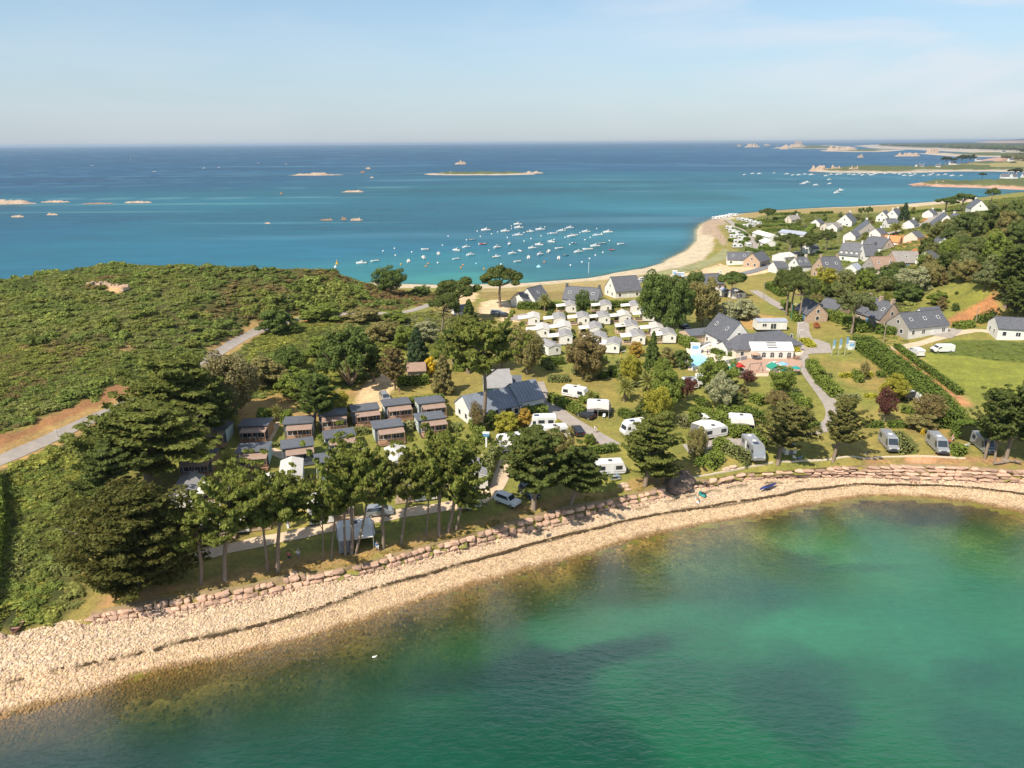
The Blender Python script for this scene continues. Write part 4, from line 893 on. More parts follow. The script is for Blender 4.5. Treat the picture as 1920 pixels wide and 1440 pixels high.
('bushy',1530,615,603,14,(0.30,0.12,0.07),'red flowering shrub beside the access road',(0,0)),
]
for k, u, vb, vt, w, c, lab, ln in TL:
 if k in ('tallpine', 'cypress', 'widepine') and vb > 790 and u < 900: ln = (ln[0]+0.12, 0)
 if k == 'tallpine': c = (c[0]*1.2, c[1]*1.2, c[2]*1.1)
 tree_px(k, u, vb, vt+(vb-vt)*(0.07 if k == 'tallpine' and vb > 900 else 0), w, c, lab, None, ln)
# trees of the wooded slope in the east: alike, one group
wood = [("1830,470 1850,430 1900,400 1960,400 1960,470 1900,480 1860,500",26,(8,11),'woodland trees massed at the top of the eastern slope',"tree in the hilltop wood"),
  ("1730,470 1760,440 1830,420 1850,430 1830,480 1790,500 1740,500",24,(6,9),'trees on the slope above the village',"tree of the thicket above the village"),
  ("1720,500 1760,500 1840,480 1870,500 1860,530 1800,510 1760,520",14,(5,8),'trees above the sloping meadow',"tree above the sloping meadow"),
  ("1590,520 1650,505 1700,510 1680,545 1640,555 1600,560 1560,560",18,(4,6),'trees behind the stone farmhouse',"tree behind the stone farmhouse"),
  ("1500,560 1540,545 1570,560 1560,590 1520,590",6,(4,6),'trees behind the stone cottage',"tree behind the stone cottage")]
def rand_in(poly_px, n, mind=0.0, world=None, rg=None):
 poly = world or [(p.x, p.y) for p in PW(pts2(poly_px))]; xs = [p[0] for p in poly]; ys = [p[1] for p in poly]; out = []; g = rg or random; tries = 0
 while len(out) < n and tries < n*60:
  tries += 1; x = g.uniform(min(xs), max(xs)); y = g.uniform(min(ys), max(ys))
  if inpoly(poly, [x], [y])[0] and all((x-a)**2+(y-b)**2 > mind*mind for a, b in out): out.append((x, y))
 return out
NTH = ['first','second','third','fourth','fifth','sixth','seventh','eighth','ninth','tenth','eleventh','twelfth','thirteenth','fourteenth','fifteenth','sixteenth','seventeenth','eighteenth','nineteenth','twentieth']
wood += [("1400,470 1395,425 1440,406 1600,404 1700,396 1760,398 1740,430 1700,470 1650,500 1560,515 1470,510", 42, (2.5, 5), 'garden trees of the seaside village', 'garden tree of the village'), ("1015,592 1190,592 1185,660 1035,665", 22, (2, 3.6), 'small trees between the mobile homes', 'small tree among the mobile homes'), ("1060,700 1250,690 1420,750 1300,790 1130,770", 12, (2, 3.5), 'small trees on the camping pitches', 'small tree on the pitches')]
for poly, n, (h0, h1), grp, lab in wood:
 pts = sorted(rand_in(poly, n, 3.2), key=lambda p: math.hypot(*p)); k3 = (len(pts)+2)//3
 for b, row in enumerate(('lower', 'middle', 'upper')):
  for i, (x, y) in enumerate(sorted(pts[b*k3:(b+1)*k3], key=lambda p: p[0]/p[1])):
   h = random.uniform(h0, h1); k = random.choice(['round', 'round', 'bushy', 'umbrella'] if h0 > 5 else ['round', 'bushy'])
   c = random.choice([(0.08, 0.10, 0.04), (0.10, 0.12, 0.045), OL, PN, GR, (0.14, 0.15, 0.07), (0.12, 0.125, 0.05)])
   tree(k, Vector((x, y, ground(x, y)-0.3)), h, h*random.uniform(0.85, 1.15), c, f'{NTH[i]} from the west in the {row} row, {lab}', grp)
# ================================================================ scatter: scrub, bracken, cobbles
def scatter(name, pts, rots, scales, idx, tints, meshes, label_kind='stuff', parent=None):
 """pts (n,3), rots (n,3), scales (n,3): many small alike growths or stones as one object"""
 srcc = bpy.data.collections.new(name+'_sources')
 for i, mesh in enumerate(meshes): srcc.objects.link(bpy.data.objects.new(f'{name}_kind_{chr(97+i)}', mesh))
 me = bpy.data.meshes.new(name); n_ = len(pts); me.vertices.add(n_); me.vertices.foreach_set('co', np.asarray(pts, np.float32).ravel())
 def av(nm, arr): a = me.attributes.new(nm, 'FLOAT_VECTOR', 'POINT'); a.data.foreach_set('vector', np.asarray(arr, np.float32).ravel())
 av('rot', rots); av('scl', scales); a = me.attributes.new('idx', 'INT', 'POINT'); a.data.foreach_set('value', np.asarray(idx, np.int32))
 attr_color(me, 'tint', np.asarray(tints, np.float32)); me.update()
 o = link(name, me, parent); ng = bpy.data.node_groups.new(name, 'GeometryNodeTree')
 ng.interface.new_socket('Geometry', in_out='INPUT', socket_type='NodeSocketGeometry'); ng.interface.new_socket('Geometry', in_out='OUTPUT', socket_type='NodeSocketGeometry')
 N = ng.nodes; L = ng.links; gi = N.new('NodeGroupInput'); go = N.new('NodeGroupOutput'); ip = N.new('GeometryNodeInstanceOnPoints'); ci = N.new('GeometryNodeCollectionInfo')
 ci.inputs['Collection'].default_value = srcc; ci.inputs['Separate Children'].default_value = True; ci.inputs['Reset Children'].default_value = True; ip.inputs['Pick Instance'].default_value = True
 def at(nm, typ): q = N.new('GeometryNodeInputNamedAttribute'); q.data_type = typ; q.inputs['Name'].default_value = nm; return q.outputs[0]
 L.new(gi.outputs[0], ip.inputs['Points']); L.new(ci.outputs[0], ip.inputs['Instance']); L.new(at('idx', 'INT'), ip.inputs['Instance Index'])
 L.new(at('rot', 'FLOAT_VECTOR'), ip.inputs['Rotation']); L.new(at('scl', 'FLOAT_VECTOR'), ip.inputs['Scale']); L.new(ip.outputs[0], go.inputs[0])
 md = o.modifiers.new('scatter', 'NODES'); md.node_group = ng
 return tag(o, kind='stuff')
def bush_mesh(name, seed, n, size, clumps, flat=0.75):
 r = random.Random(seed); cl = []
 for i in range(clumps):
  a = r.uniform(0, 6.283); q = 0.62*r.random()**0.5; s = r.uniform(0.28, 0.5); cl.append((q*math.cos(a), q*math.sin(a), 0.35*flat+r.uniform(-0.1, 0.28)*flat, s, s, s*flat, s*s))
 V, F = leaves(cl, n, size, up=0.5, aspect=1.3, shell=0.6, seed=seed); V[:, 2] = np.maximum(V[:, 2], -0.1)
 return np_mesh(name, V, F, [M['scrub_leaves']])
BUSH = [bush_mesh('bush', s, 420, 0.20, 8) for s in (1, 2, 3)]
FERN = [bush_mesh('bracken', s, 260, 0.22, 12, 0.35) for s in (4, 5)]
def roads_clear(x, y, extra=0.6):
 ok = np.ones(len(x), bool)
 for ln, w in ROADS:
  xs = [p[0] for p in ln]; ys = [p[1] for p in ln]
  s = (x > min(xs)-5) & (x < max(xs)+5) & (y > min(ys)-5) & (y < max(ys)+5)
  if s.any(): i = np.where(s)[0]; d = dist_line(ln[::2]+[ln[-1]], x[i], y[i]); ok[i] &= d > w/2+extra
 return ok
def wpoly(px): return [(p.x, p.y) for p in PW(pts2(px))]
def rand_pts(px, dens, world=None):
 poly = world or wpoly(px); xs = [p[0] for p in poly]; ys = [p[1] for p in poly]; A = (max(xs)-min(xs))*(max(ys)-min(ys)); n_ = int(A*dens)
 x = rng.uniform(min(xs), max(xs), n_); y = rng.uniform(min(ys), max(ys), n_); k = inpoly(poly, x, y); return x[k], y[k]
def tintmix(x, y, cols, s=0.05, seed=71, rnd=0.09):
 """patchy mixture of plant colours"""
 cols = np.array(cols); t = np.clip((vnoise(x, y, s, seed, 4)-0.25)*2.0+rng.normal(0, 0.035, len(x)), 0, 0.9999)*(len(cols)-1); i = t.astype(int); f = (t-i)[:, None]
 return (cols[i]*(1-f)+cols[np.minimum(i+1, len(cols)-1)]*f)*(1+rng.normal(0, rnd, len(x)))[:, None].clip(0.5, 1.6)
def scrub(name, px, dens, smin, smax, cols, kinds=None, exclude=(), hscale=0.65, s=0.05, seed=71, clear=0.6, world=None, sink=0.1, fern_bias=0.0):
 x, y = rand_pts(px, dens, world); k = roads_clear(x, y, clear+smin*0.6)
 for e in exclude: k &= ~inpoly(wpoly(e), x, y)
 x = x[k]; y = y[k]; z = GZv(x, y); k = z > 0.6; x, y, z = x[k], y[k], z[k]; n_ = len(x)
 sc = smin+(smax-smin)*rng.random(n_)**1.7*(0.5+vnoise(x, y, 0.06, seed+3)); km = kinds or (BUSH+FERN); big = len(km)
 f = vnoise(x, y, 0.04, seed+1)+fern_bias
 idx = np.where(f < 0.52, rng.integers(0, 3, n_), 3+rng.integers(0, 2, n_)) if kinds is None else rng.integers(0, big, n_)
 S = np.stack([sc, sc, sc*hscale*(0.7+0.6*rng.random(n_))], 1); Rr = np.stack([rng.normal(0, 0.1, n_), rng.normal(0, 0.1, n_), rng.uniform(0, 6.28, n_)], 1)
 return scatter(name, np.stack([x, y, z-sink], 1), Rr, S, idx, tintmix(x, y, cols, s, seed), km)
S1 = (0.10, 0.12, 0.042); S2 = (0.145, 0.15, 0.058); S3 = (0.135, 0.145, 0.042); S4 = (0.19, 0.19, 0.05); S5 = (0.16, 0.115, 0.06); S6 = (0.12, 0.15, 0.043)
bank = "0,822 50,802 120,768 175,742 212,724 252,719 280,728 225,765 112,812 0,870 -260,985 -260,905"
ex_h = (bank, "172,533 205,530 232,540 228,550 205,549", "222,640 245,643 248,660 225,658")
scrub('scrub_cover', HILL, 0.6, 0.8, 2.1, [S1, S6, S2, S3, S2, S6, S1, S5, S3], exclude=ex_h)
scrub('bracken_cover', "0,815 -300,900 -300,700 0,640 150,640 300,660 380,668 300,712 250,712 212,718 120,762", 0.9, 0.7, 1.3, [S3, S4, S3, S6], kinds=FERN, exclude=ex_h, seed=75)
scrub('bracken_slope', HILL2, 0.55, 0.8, 2.0, [S6, S3, S4, S3, S1, S2, S4], exclude=(bank, "470,735 640,735 650,800 440,810", "620,712 700,690 760,715 760,780 640,790"), seed=81, fern_bias=0.12)
scrub('bracken_hollow', "470,745 480,700 520,665 600,636 720,628 830,640 840,668 790,700 730,655 720,700 660,725 600,750 520,742", 0.6, 0.8, 1.9, [S6, S3, S4, S3, S1, S2], seed=86)
scrub('bracken_bank', "-300,1260 -300,1010 0,890 80,860 140,830 150,900 130,1000 120,1090 110,1150 40,1180 0,1188", 0.9, 0.6, 1.5, [S3, S4, S6, S3, S1], exclude=(bank,), seed=84)
scrub('brown_scrub', "640,560 720,545 790,548 830,555 790,575 700,582 650,580", 0.5, 1.0, 2.0, [S5, (0.15, 0.095, 0.055), S2], seed=91)
scrub('grey_scrub', "740,600 800,585 860,592 880,600 880,640 820,660 770,640 740,640", 0.35, 0.8, 1.9, [(0.15, 0.15, 0.09), S2, (0.17, 0.14, 0.09), S6], seed=95)
scrub('hillside_scrub', VILLSCRUB, 0.30, 0.9, 2.3, [S1, S6, S2, S3, S2, S4, S6], exclude=("1760,562 1815,530 1852,538 1872,570 1880,600 1850,606 1775,612",), seed=101)
scrub('hillside_scrub', "1765,394 1830,380 1920,368 2150,350 2150,405 1920,402 1850,404 1800,396", 0.25, 1.0, 2.6, [S6, S1, S3, S2], seed=103)
scrub('rough_growth', "1742,662 1745,648 1800,640 1920,646 2150,655 2150,698 1920,680 1831,671 1775,663", 0.8, 0.5, 1.1, [S3, S6, S3, S2], kinds=FERN, seed=105, hscale=0.6)
scrub('roadside_growth', "1600,655 1560,600 1540,590 1545,575 1600,585 1640,600 1700,630 1720,645 1680,655 1640,650", 0.30, 0.6, 1.4, [S6, S3, S2], seed=107)
scrub('dune_growth', "1335,492 1360,470 1350,440 1360,425 1380,450 1380,480 1350,500 1230,520 1215,516", 0.10, 0.5, 1.0, [(0.20, 0.21, 0.12), S2], seed=109, hscale=0.4)
scrub('village_gardens', "1400,475 1395,420 1440,404 1600,402 1760,394 1820,402 1760,440 1720,480 1650,510 1560,520 1470,520", 0.10, 0.9, 2.0, [S6, S3, S2, S4], seed=111)
scrub('campsite_shrubs', "1010,590 1190,590 1190,680 1150,690 1030,685", 0.07, 0.5, 1.1, [S3, S6, S4], seed=113)
scrub('chalet_shrubs', "330,800 480,790 620,800 760,780 860,770 880,800 840,860 700,850 560,880 340,900", 0.06, 0.45, 1.0, [S3, S6, S4, S2, (0.17, 0.17, 0.10)], seed=115)
DG = (0.30, 0.20, 0.085)
scrub('tall_gorse', HILL, 0.014, 2.0, 3.6, [S1, S6, S3, S2], kinds=BUSH, exclude=ex_h, hscale=0.75, seed=131, clear=1.5)
scrub('tall_gorse', "430,600 500,560 600,520 690,545 680,580 560,588 470,612", 0.10, 2.0, 3.6, [S1, S6, S3, S2], kinds=BUSH, seed=133, hscale=0.8, clear=1.5)
scrub('overhanging_grass', "470,1094 547,1078 655,1063 705,1050 800,1023 867,1007 960,978 1110,943 1210,921 1240,912 1240,902 1100,930 960,962 867,993 800,1010 700,1036 600,1060 500,1082 300,1122 200,1142 200,1130 300,1110", 1.6, 0.3, 0.75, [DG, (0.20, 0.17, 0.06), (0.24, 0.18, 0.07)], kinds=FERN, hscale=0.6, seed=125, clear=0)
scrub('dry_grass', "470,1098 547,1072 655,1056 705,1043 800,1016 867,1000 960,971 960,964 867,990 800,1006 700,1028 600,1048 500,1072 440,1092", 2.2, 0.35, 0.85, [DG, (0.36, 0.25, 0.11), (0.22, 0.16, 0.06)], kinds=FERN, hscale=0.7, seed=121, clear=0)
scrub('bank_grass', "960,972 1110,938 1210,916 1240,905 1240,898 1100,925 960,960", 1.0, 0.25, 0.5, [(0.20, 0.17, 0.06), DG], kinds=FERN, hscale=0.5, seed=123, clear=0)
scrub('bank_grass', "1300,895 1380,885 1440,880 1540,872 1620,866 1780,866 1920,876 1920,870 1780,860 1620,860 1440,872 1300,888", 0.8, 0.25, 0.5, [(0.20, 0.17, 0.06), (0.16, 0.17, 0.05)], kinds=FERN, hscale=0.4, seed=124, clear=0)
# rocks ----------------------------------------------------------
def rock_mesh(name, seed, m, flat=0.62, sub=2, rough=0.35):
 import bmesh
 bm = bmesh.new(); bmesh.ops.create_icosphere(bm, subdivisions=sub, radius=1.0); r = random.Random(seed); off = Vector((r.uniform(0, 50), r.uniform(0, 50), r.uniform(0, 50)))
 for v in bm.verts:
  k = 1+rough*mnoise.fractal(v.co*0.9+off, 0.8, 2, 3); v.co = Vector((v.co.x*k, v.co.y*k*0.8, v.co.z*k*flat))
 me = bpy.data.meshes.new(name); bm.to_mesh(me); bm.free(); me.materials.append(m); return me
def tint_mat(name, rough=0.85):
 m = bpy.data.materials.new(name); m.use_nodes = True; n = m.node_tree.nodes; l = m.node_tree.links; p = n['Principled BSDF']; p.inputs['Roughness'].default_value = rough; p.inputs['Specular IOR Level'].default_value = 0.2
 a = n.new('ShaderNodeAttribute'); a.attribute_type = 'INSTANCER'; a.attribute_name = 'tint'; l.new(a.outputs['Color'], p.inputs['Base Color']); return m
M['cobble'] = tint_mat('cobble'); COB = [rock_mesh('cobble', s, M['cobble'], 0.6, 1) for s in (1, 2, 3, 4)]
nr_, nc_ = BEACH_V.shape[:2]; NB = 42000
rr_ = rng.uniform(3, nr_-3, NB); ui = rng.uniform(0, 1, NB)**1.15; uu_ = -60+2000*ui
ci_ = (uu_+400)/4.0; r0 = rr_.astype(int); c0 = np.clip(ci_.astype(int), 0, nc_-2); fr_ = rr_-r0; fc_ = ci_-c0
def bil(A): return (A[r0, c0]*(1-fc_)[:, None]+A[r0, c0+1]*fc_[:, None])*(1-fr_)[:, None]+(A[r0+1, c0]*(1-fc_)[:, None]+A[r0+1, c0+1]*fc_[:, None])*fr_[:, None]
pb = bil(BEACH_V); cb = bil(BEACH_C); szu = np.interp(uu_, [0, 400, 900, 1900], [0.20, 0.155, 0.12, 0.12])
sz_ = szu*(0.55+1.1*rng.random(NB)**2.2); cb = cb*(0.78+0.48*rng.random(NB))[:, None]; cb[:, 2] *= 0.9+0.25*rng.random(NB); cb[:, 0] *= 0.95+0.12*rng.random(NB)
scatter('beach_cobbles', pb+np.array([0, 0, 0.02]), rng.uniform(0, 6.28, (NB, 3))*np.array([0.08, 0.08, 1]), np.stack([sz_]*3, 1), rng.integers(0, 4, NB), cb, COB)
ns = 9000; uu2 = -60+2040*rng.random(ns); cc2 = (uu2+400)/4.0; c0_ = cc2.astype(int); rb = 20+rng.normal(0, 0.55, ns); pb2 = BEACH_V[20, c0_]*(1-(cc2-c0_))[:, None]+BEACH_V[20, c0_+1]*(cc2-c0_)[:, None]
off = (vnoise(pb2[:, 0], pb2[:, 1], 0.16, 34)-0.5)*1.8+rng.normal(0, 0.10, ns)*(0.5+vnoise(pb2[:, 0], pb2[:, 1], 0.4, 77)); gate = vnoise(pb2[:, 0], pb2[:, 1], 1.3, 35) > np.interp(uu2, [0, 250, 400, 2000], [0.68, 0.60, 0.42, 0.30]); tn = nrm[c0_]; pb2[:, 0] += tn[:, 0]*off; pb2[:, 1] += tn[:, 1]*off
pb2 = pb2[gate]; c0_ = c0_[gate]; s2_ = 0.07+0.12*rng.random(len(pb2)); scatter('seaweed_line', pb2+np.array([0, 0, 0.13]), rng.uniform(0, 6.28, (len(pb2), 3))*np.array([0, 0, 1]), np.stack([s2_*1.5, s2_, s2_*0.5], 1), rng.integers(0, 4, len(pb2)), np.array((0.075, 0.05, 0.025))*(0.6+0.8*rng.random(len(pb2)))[:, None], COB)
nf = 1500; u3 = rng.uniform(150, 1980, nf); c3 = (u3+400)/4.0; i3 = c3.astype(int); f3 = rng.random(nf)**2*1.6-0.35; tn = nrm[i3]; p3 = LBd[i3].copy(); p3[:, 0] += tn[:, 0]*f3; p3[:, 1] += tn[:, 1]*f3; p3[:, 2] += 0.05-f3*0.1
s3 = 0.10+0.26*rng.random(nf)**2; scatter('fallen_stones', p3, rng.uniform(0, 6.28, (nf, 3))*np.array([0.2, 0.2, 1]), np.stack([s3]*3, 1), rng.integers(0, 4, nf), np.array((0.46, 0.30, 0.22))*(0.6+0.6*rng.random(nf))[:, None], COB)
# submerged stones near the western shore
x, y = rand_pts(None, 1.3, world=[(p[0], p[1]) for p in LWd[75:420:8, :2]]+[(p[0]+8*n_[0], p[1]+8*n_[1]) for p, n_ in list(zip(LWd[75:420:8], nrm[75:420:8]))[::-1]])
z = GZv(x, y); s_ = 0.16+0.25*rng.random(len(x))**2; cc = np.array((0.20, 0.15, 0.07))*(0.5+1.3*rng.random(len(x)))[:, None]
scatter('underwater_stones', np.stack([x, y, z+0.02], 1), rng.uniform(0, 6.28, (len(x), 3))*np.array([0.1, 0.1, 1]), np.stack([s_]*3, 1), rng.integers(0, 4, len(x)), cc, COB)
# stone bank -----------------------------------------------------
M['stone'] = mat('stone', (0.46, 0.285, 0.20), 0.9, 0.15, scale=1.2, color2=(0.60, 0.42, 0.31), bump=0.6, bscale=5, objrand=0.34)
M['dark_rock'] = mat('dark_rock', (0.11, 0.085, 0.07), 0.9, 0.2, scale=0.9, color2=(0.23, 0.17, 0.135), bump=0.8, bscale=3)
M['boulder'] = mat('boulder', (0.50, 0.34, 0.24), 0.9, 0.2, scale=1.0, color2=(0.62, 0.46, 0.34), bump=0.6, bscale=4)
def block_mesh(seed):
 r = random.Random(seed); vs = []; fs = []; n3 = 3; idx = {}
 def vid(i, j, k):
  if (i, j, k) not in idx:
   x, y, z = [(a-1)*0.5 for a in (i, j, k)]; q = Vector((x, y, z)); e = sum(1 for a in (i, j, k) if a != 1)
   q *= {3: 0.74, 2: 0.90, 1: 1.04, 0: 1}[e]; q += Vector((r.uniform(-1, 1), r.uniform(-1, 1), r.uniform(-1, 1)))*0.085; idx[(i, j, k)] = len(vs); vs.append(q)
  return idx[(i, j, k)]
 for ax in range(3):
  for sd_ in (0, 2):
   for a in range(2):
    for b in range(2):
     qd = []
     for da, db in ((0, 0), (1, 0), (1, 1), (0, 1)):
      t = [0, 0, 0]; t[ax] = sd_; t[(ax+1) % 3] = a+da; t[(ax+2) % 3] = b+db; qd.append(vid(*t))
     fs.append(tuple(qd if sd_ else qd[::-1]))
 me = bpy.data.meshes.new('stone'); me.from_pydata(vs, [], fs); me.materials.append(M['stone']); me.update(); return me
BLK = [block_mesh(s) for s in range(10)]
wall = empty('stone_revetment', (LBd[350][0], LBd[350][1], 0), 0, 'long bank of stacked pink granite blocks holding the grass edge above the shingle beach', 'sea wall', None)
wl0 = wall.location.copy(); cand = []
ustart, uend = 170, 1990; i = (ustart+400)/4.0
s = 0.0
def at_u(A, u): k = (u+400)/4.0; a = int(k); return A[a]+(A[a+1]-A[a])*(k-a)
u = ustart
rows_u = {}
for row in range(5):
 u = ustart+random.uniform(0, 8)
 while u < uend:
  b = at_u(LBd, u); t_ = at_u(LTd, u); dpt = depth_of(b); hgt = t_[2]-b[2]+0.15; slope_px = interp(BASE, u)-interp(TOP, u); nrow = 2 if u < 1330 else (2 if u < 1430 else (3 if u < 1560 else 4))
  if u < 220: nrow = 2
  wpx = random.uniform(11, 26) if u > 1250 else random.uniform(8, 20); wm = wpx*dpt/FPX
  if 1246 < u < 1290 or row >= nrow or random.random() < (0.06 if row == nrow-1 else 0.01): u += wpx; continue
  d = (at_u(LBd, u+6)-at_u(LBd, u-6))[:2]; ang = math.atan2(d[1], d[0]); f0 = (row+0.5)/nrow
  c = b+(t_-b)*f0; L = np.linalg.norm((t_-b)); out = np.array([math.sin(ang), -math.cos(ang)]); hb = max(0.5, L/nrow*(0.92 if u < 1330 else 1.0))*random.uniform(0.75, 1.15)
  cand.append((hb*wm/dpt**2, (c[0]+out[0]*0.15, c[1]+out[1]*0.15, c[2]+random.uniform(-0.12, 0.10)-(0.12 if u < 1330 else 0)), ang+random.uniform(-0.12, 0.12), (wm*0.96, random.uniform(0.9, 1.3), hb*random.uniform(0.9, 1.02)), (t_[2]-b[2], np.linalg.norm((t_-b)[:2]))))
  u += wpx
cand.sort(key=lambda c: -c[0]); rest = MB()
for k, (_, c, ang, sc, sl) in enumerate(cand):
 tilt = -0.5*math.atan2(sl[1], sl[0]+0.3)
 M0 = Matrix.Translation(Vector(c)-wl0) @ Matrix.Rotation(ang, 4, 'Z') @ Matrix.Rotation(tilt, 4, 'X') @ Matrix.Rotation(random.uniform(-0.1, 0.1), 4, 'Y') @ Matrix.Diagonal((*sc, 1))
 me = BLK[k % 10]
 if k < 300:
  o = link('stone', me, wall); o.matrix_local = M0
 else: rest.add([M0 @ v.co for v in me.vertices], [tuple(p.vertices) for p in me.polygons])
if rest.v: tag(rest.build('stone_infill', M['stone'], wall), kind='stuff')
# rubble core behind the blocks
V = []; k5 = 4
for u in range(ustart, uend, 8):
 b = at_u(LBd, u); t_ = at_u(LTd, u); V += [(b[0], b[1], b[2]-0.4), tuple(b+(t_-b)*0.5+np.array([0, 0, -0.12])), tuple(t_+np.array([0, 0, -0.02])), (t_[0]+(t_-b)[0]*0.4, t_[1]+(t_-b)[1]*0.4, t_[2]+0.02)]
V = np.array(V)-np.array(wl0); me = np_mesh('rubble_core', V, grid_faces(4, len(V)//4), [mat('bank_soil', (0.22, 0.16, 0.09), 0.95, 0.1, scale=1.0, color2=(0.32, 0.24, 0.13), bump=0.5, bscale=4)]); link('rubble_core', me, wall)
def rock_thing(name, u, v, sx, sy, sz, m, label, cat='rock', seed=1, rz=0, sub=3, rough=0.5, dz=0.0):
 p = P(u, v); o = link(name, rock_mesh(name, seed, m, 1.0, sub, rough)); o.location = (p.x, p.y, p.z+sz*0.2+dz); o.scale = (sx, sy, sz); o.rotation_euler.z = rz; return tag(o, label, cat)
rock_thing('rock_outcrop', 1268, 915, 2.5, 2.2, 1.7, M['dark_rock'], 'dark rock outcrop breaking through the stone bank under a cypress', 'rock', 5, 0.2, 4)
rock_thing('rock_outcrop', 1283, 905, 1.7, 1.9, 1.8, M['dark_rock'], 'taller reddish shoulder of the outcrop beside the stone bank', 'rock', 6, 0.9, 4)
rock_thing('boulder', 1170, 912, 0.9, 0.7, 0.65, M['boulder'], 'pale boulder on the grass above the stone bank, larger of two near the leaning cypress', 'boulder', 7)
rock_thing('boulder', 1178, 919, 0.5, 0.4, 0.3, M['boulder'], 'small pale stone beside the larger boulder near the leaning cypress', 'boulder', 8)
rock_thing('boulder', 1361, 881, 0.7, 0.6, 0.5, M['boulder'], 'squat pink boulder beside the grass path, western of a pair', 'boulder', 9)
rock_thing('boulder', 1372, 878, 0.9, 0.5, 0.45, M['boulder'], 'flat pink boulder beside the grass path, eastern of a pair', 'boulder', 10)
rock_thing('boulder', 730, 1046, 0.55, 0.5, 0.6, M['boulder'], 'upright pink stone standing on top of the bank in the dry grass', 'boulder', 12)
rock_thing('boulder', 552, 1078, 0.5, 0.45, 0.5, M['boulder'], 'round stone perched on the bank below the slim cypress pair', 'boulder', 13)
rock_thing('boulder', 5, 1196, 0.5, 0.6, 0.5, M['boulder'], 'rounded stone at the foot of the clipped hedge by the beach', 'boulder', 14)
# hedges ---------------------------------------------------------
def hedge(px, width, height, color, label, cat='hedge', name='hedge', dens=26, group=None, size=0.24, world=None):
 ln = resample([(p.x, p.y) for p in (world or PW(pts2(px)))], 0.9)
 if len(ln) < 2: return
 o0 = Vector((ln[0].x, ln[0].y, ground(ln[0].x, ln[0].y))); mb = MB(); V = []
 far_ = math.hypot(o0.x, o0.y); size *= max(1, far_/190); dens /= max(1, far_/190)**1.6
 L = sum((b-a).length for a, b in zip(ln, ln[1:])); n_ = int((L+width)*(width+2*height)*dens)
 r = np.random.default_rng(int(abs(o0.x*10+o0.y*7)) % 99991); seg = r.integers(0, len(ln)-1, n_); t = r.random(n_)
 A = np.array([(p.x, p.y) for p in ln]); a = A[seg]; b = A[seg+1]; d = b-a; d /= np.linalg.norm(d, axis=1)[:, None]+1e-9; nn = np.stack([-d[:, 1], d[:, 0]], 1)
 s = r.random(n_)*(width+2*height); side = np.where(s < height, -1.0, np.where(s < height+width, 0.0, 1.0)); off = np.where(side == 0, (s-height)-width/2, side*width/2); hz = np.where(side < 0, s, np.where(side == 0, height, width+2*height-s))
 ext = (t*1.0)[:, None]*(b-a); c2 = a+ext+nn*off[:, None]
 ends = r.random(n_) < min(0.3, (width*height*2)/(L*(width+2*height)+1)); es = r.random(n_) < 0.5; et = np.where(es, 0, len(ln)-1); nE = np.where(es[:, None], nn*0, nn*0); dE = np.where(es[:, None], A[0]-A[1], A[-1]-A[-2]); dE = dE/(np.linalg.norm(dE, axis=1)[:, None]+1e-9); pE = np.stack([-dE[:, 1], dE[:, 0]], 1)
 c2 = np.where(ends[:, None], A[et]+dE*0.05+pE*((r.random(n_)-0.5)*width)[:, None], c2); hz = np.where(ends, r.random(n_)*height, hz); nn = np.where(ends[:, None], dE, nn); side = np.where(ends, 1.0, side)
 wob = 1+0.16*(vnoise(c2[:, 0], c2[:, 1], 0.5, 5)-0.5)*2; z = GZv(c2[:, 0], c2[:, 1])+hz*wob
 c3 = np.stack([c2[:, 0], c2[:, 1], z], 1)+r.normal(0, 0.07*max(0.6, height), (n_, 3))*np.array([1, 1, 0.7])
 nrm3 = np.stack([nn[:, 0]*side, nn[:, 1]*side, (side == 0)*1.0+0.25], 1)+r.normal(0, 0.5, (n_, 3)); nrm3 /= np.linalg.norm(nrm3, axis=1)[:, None]
 e1 = np.cross(nrm3, r.normal(size=(n_, 3))); e1 /= np.linalg.norm(e1, axis=1)[:, None]+1e-9; e2 = np.cross(nrm3, e1); q = size*(0.6+0.8*r.random(n_))[:, None]*0.5
 LV = np.stack([c3-e1*q*1.3, c3+e2*q, c3+e1*q*1.3, c3-e2*q], 1).reshape(-1, 3)-np.array(o0)
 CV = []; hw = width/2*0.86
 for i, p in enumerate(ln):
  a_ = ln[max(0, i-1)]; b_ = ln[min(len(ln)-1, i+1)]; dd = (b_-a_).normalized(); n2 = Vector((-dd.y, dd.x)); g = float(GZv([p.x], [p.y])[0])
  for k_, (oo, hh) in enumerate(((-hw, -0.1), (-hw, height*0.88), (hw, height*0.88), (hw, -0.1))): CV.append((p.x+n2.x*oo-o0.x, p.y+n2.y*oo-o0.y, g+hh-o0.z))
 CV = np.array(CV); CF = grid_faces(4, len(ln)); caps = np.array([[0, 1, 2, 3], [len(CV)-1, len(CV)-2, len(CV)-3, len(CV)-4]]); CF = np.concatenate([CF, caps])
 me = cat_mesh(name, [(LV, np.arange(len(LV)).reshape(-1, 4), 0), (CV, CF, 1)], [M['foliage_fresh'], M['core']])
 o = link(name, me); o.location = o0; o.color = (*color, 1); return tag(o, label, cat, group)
HG = (0.12, 0.15, 0.035); HD = (0.085, 0.115, 0.028); HO = (0.14, 0.15, 0.06); HY = (0.26, 0.25, 0.035); HB = (0.17, 0.17, 0.09)
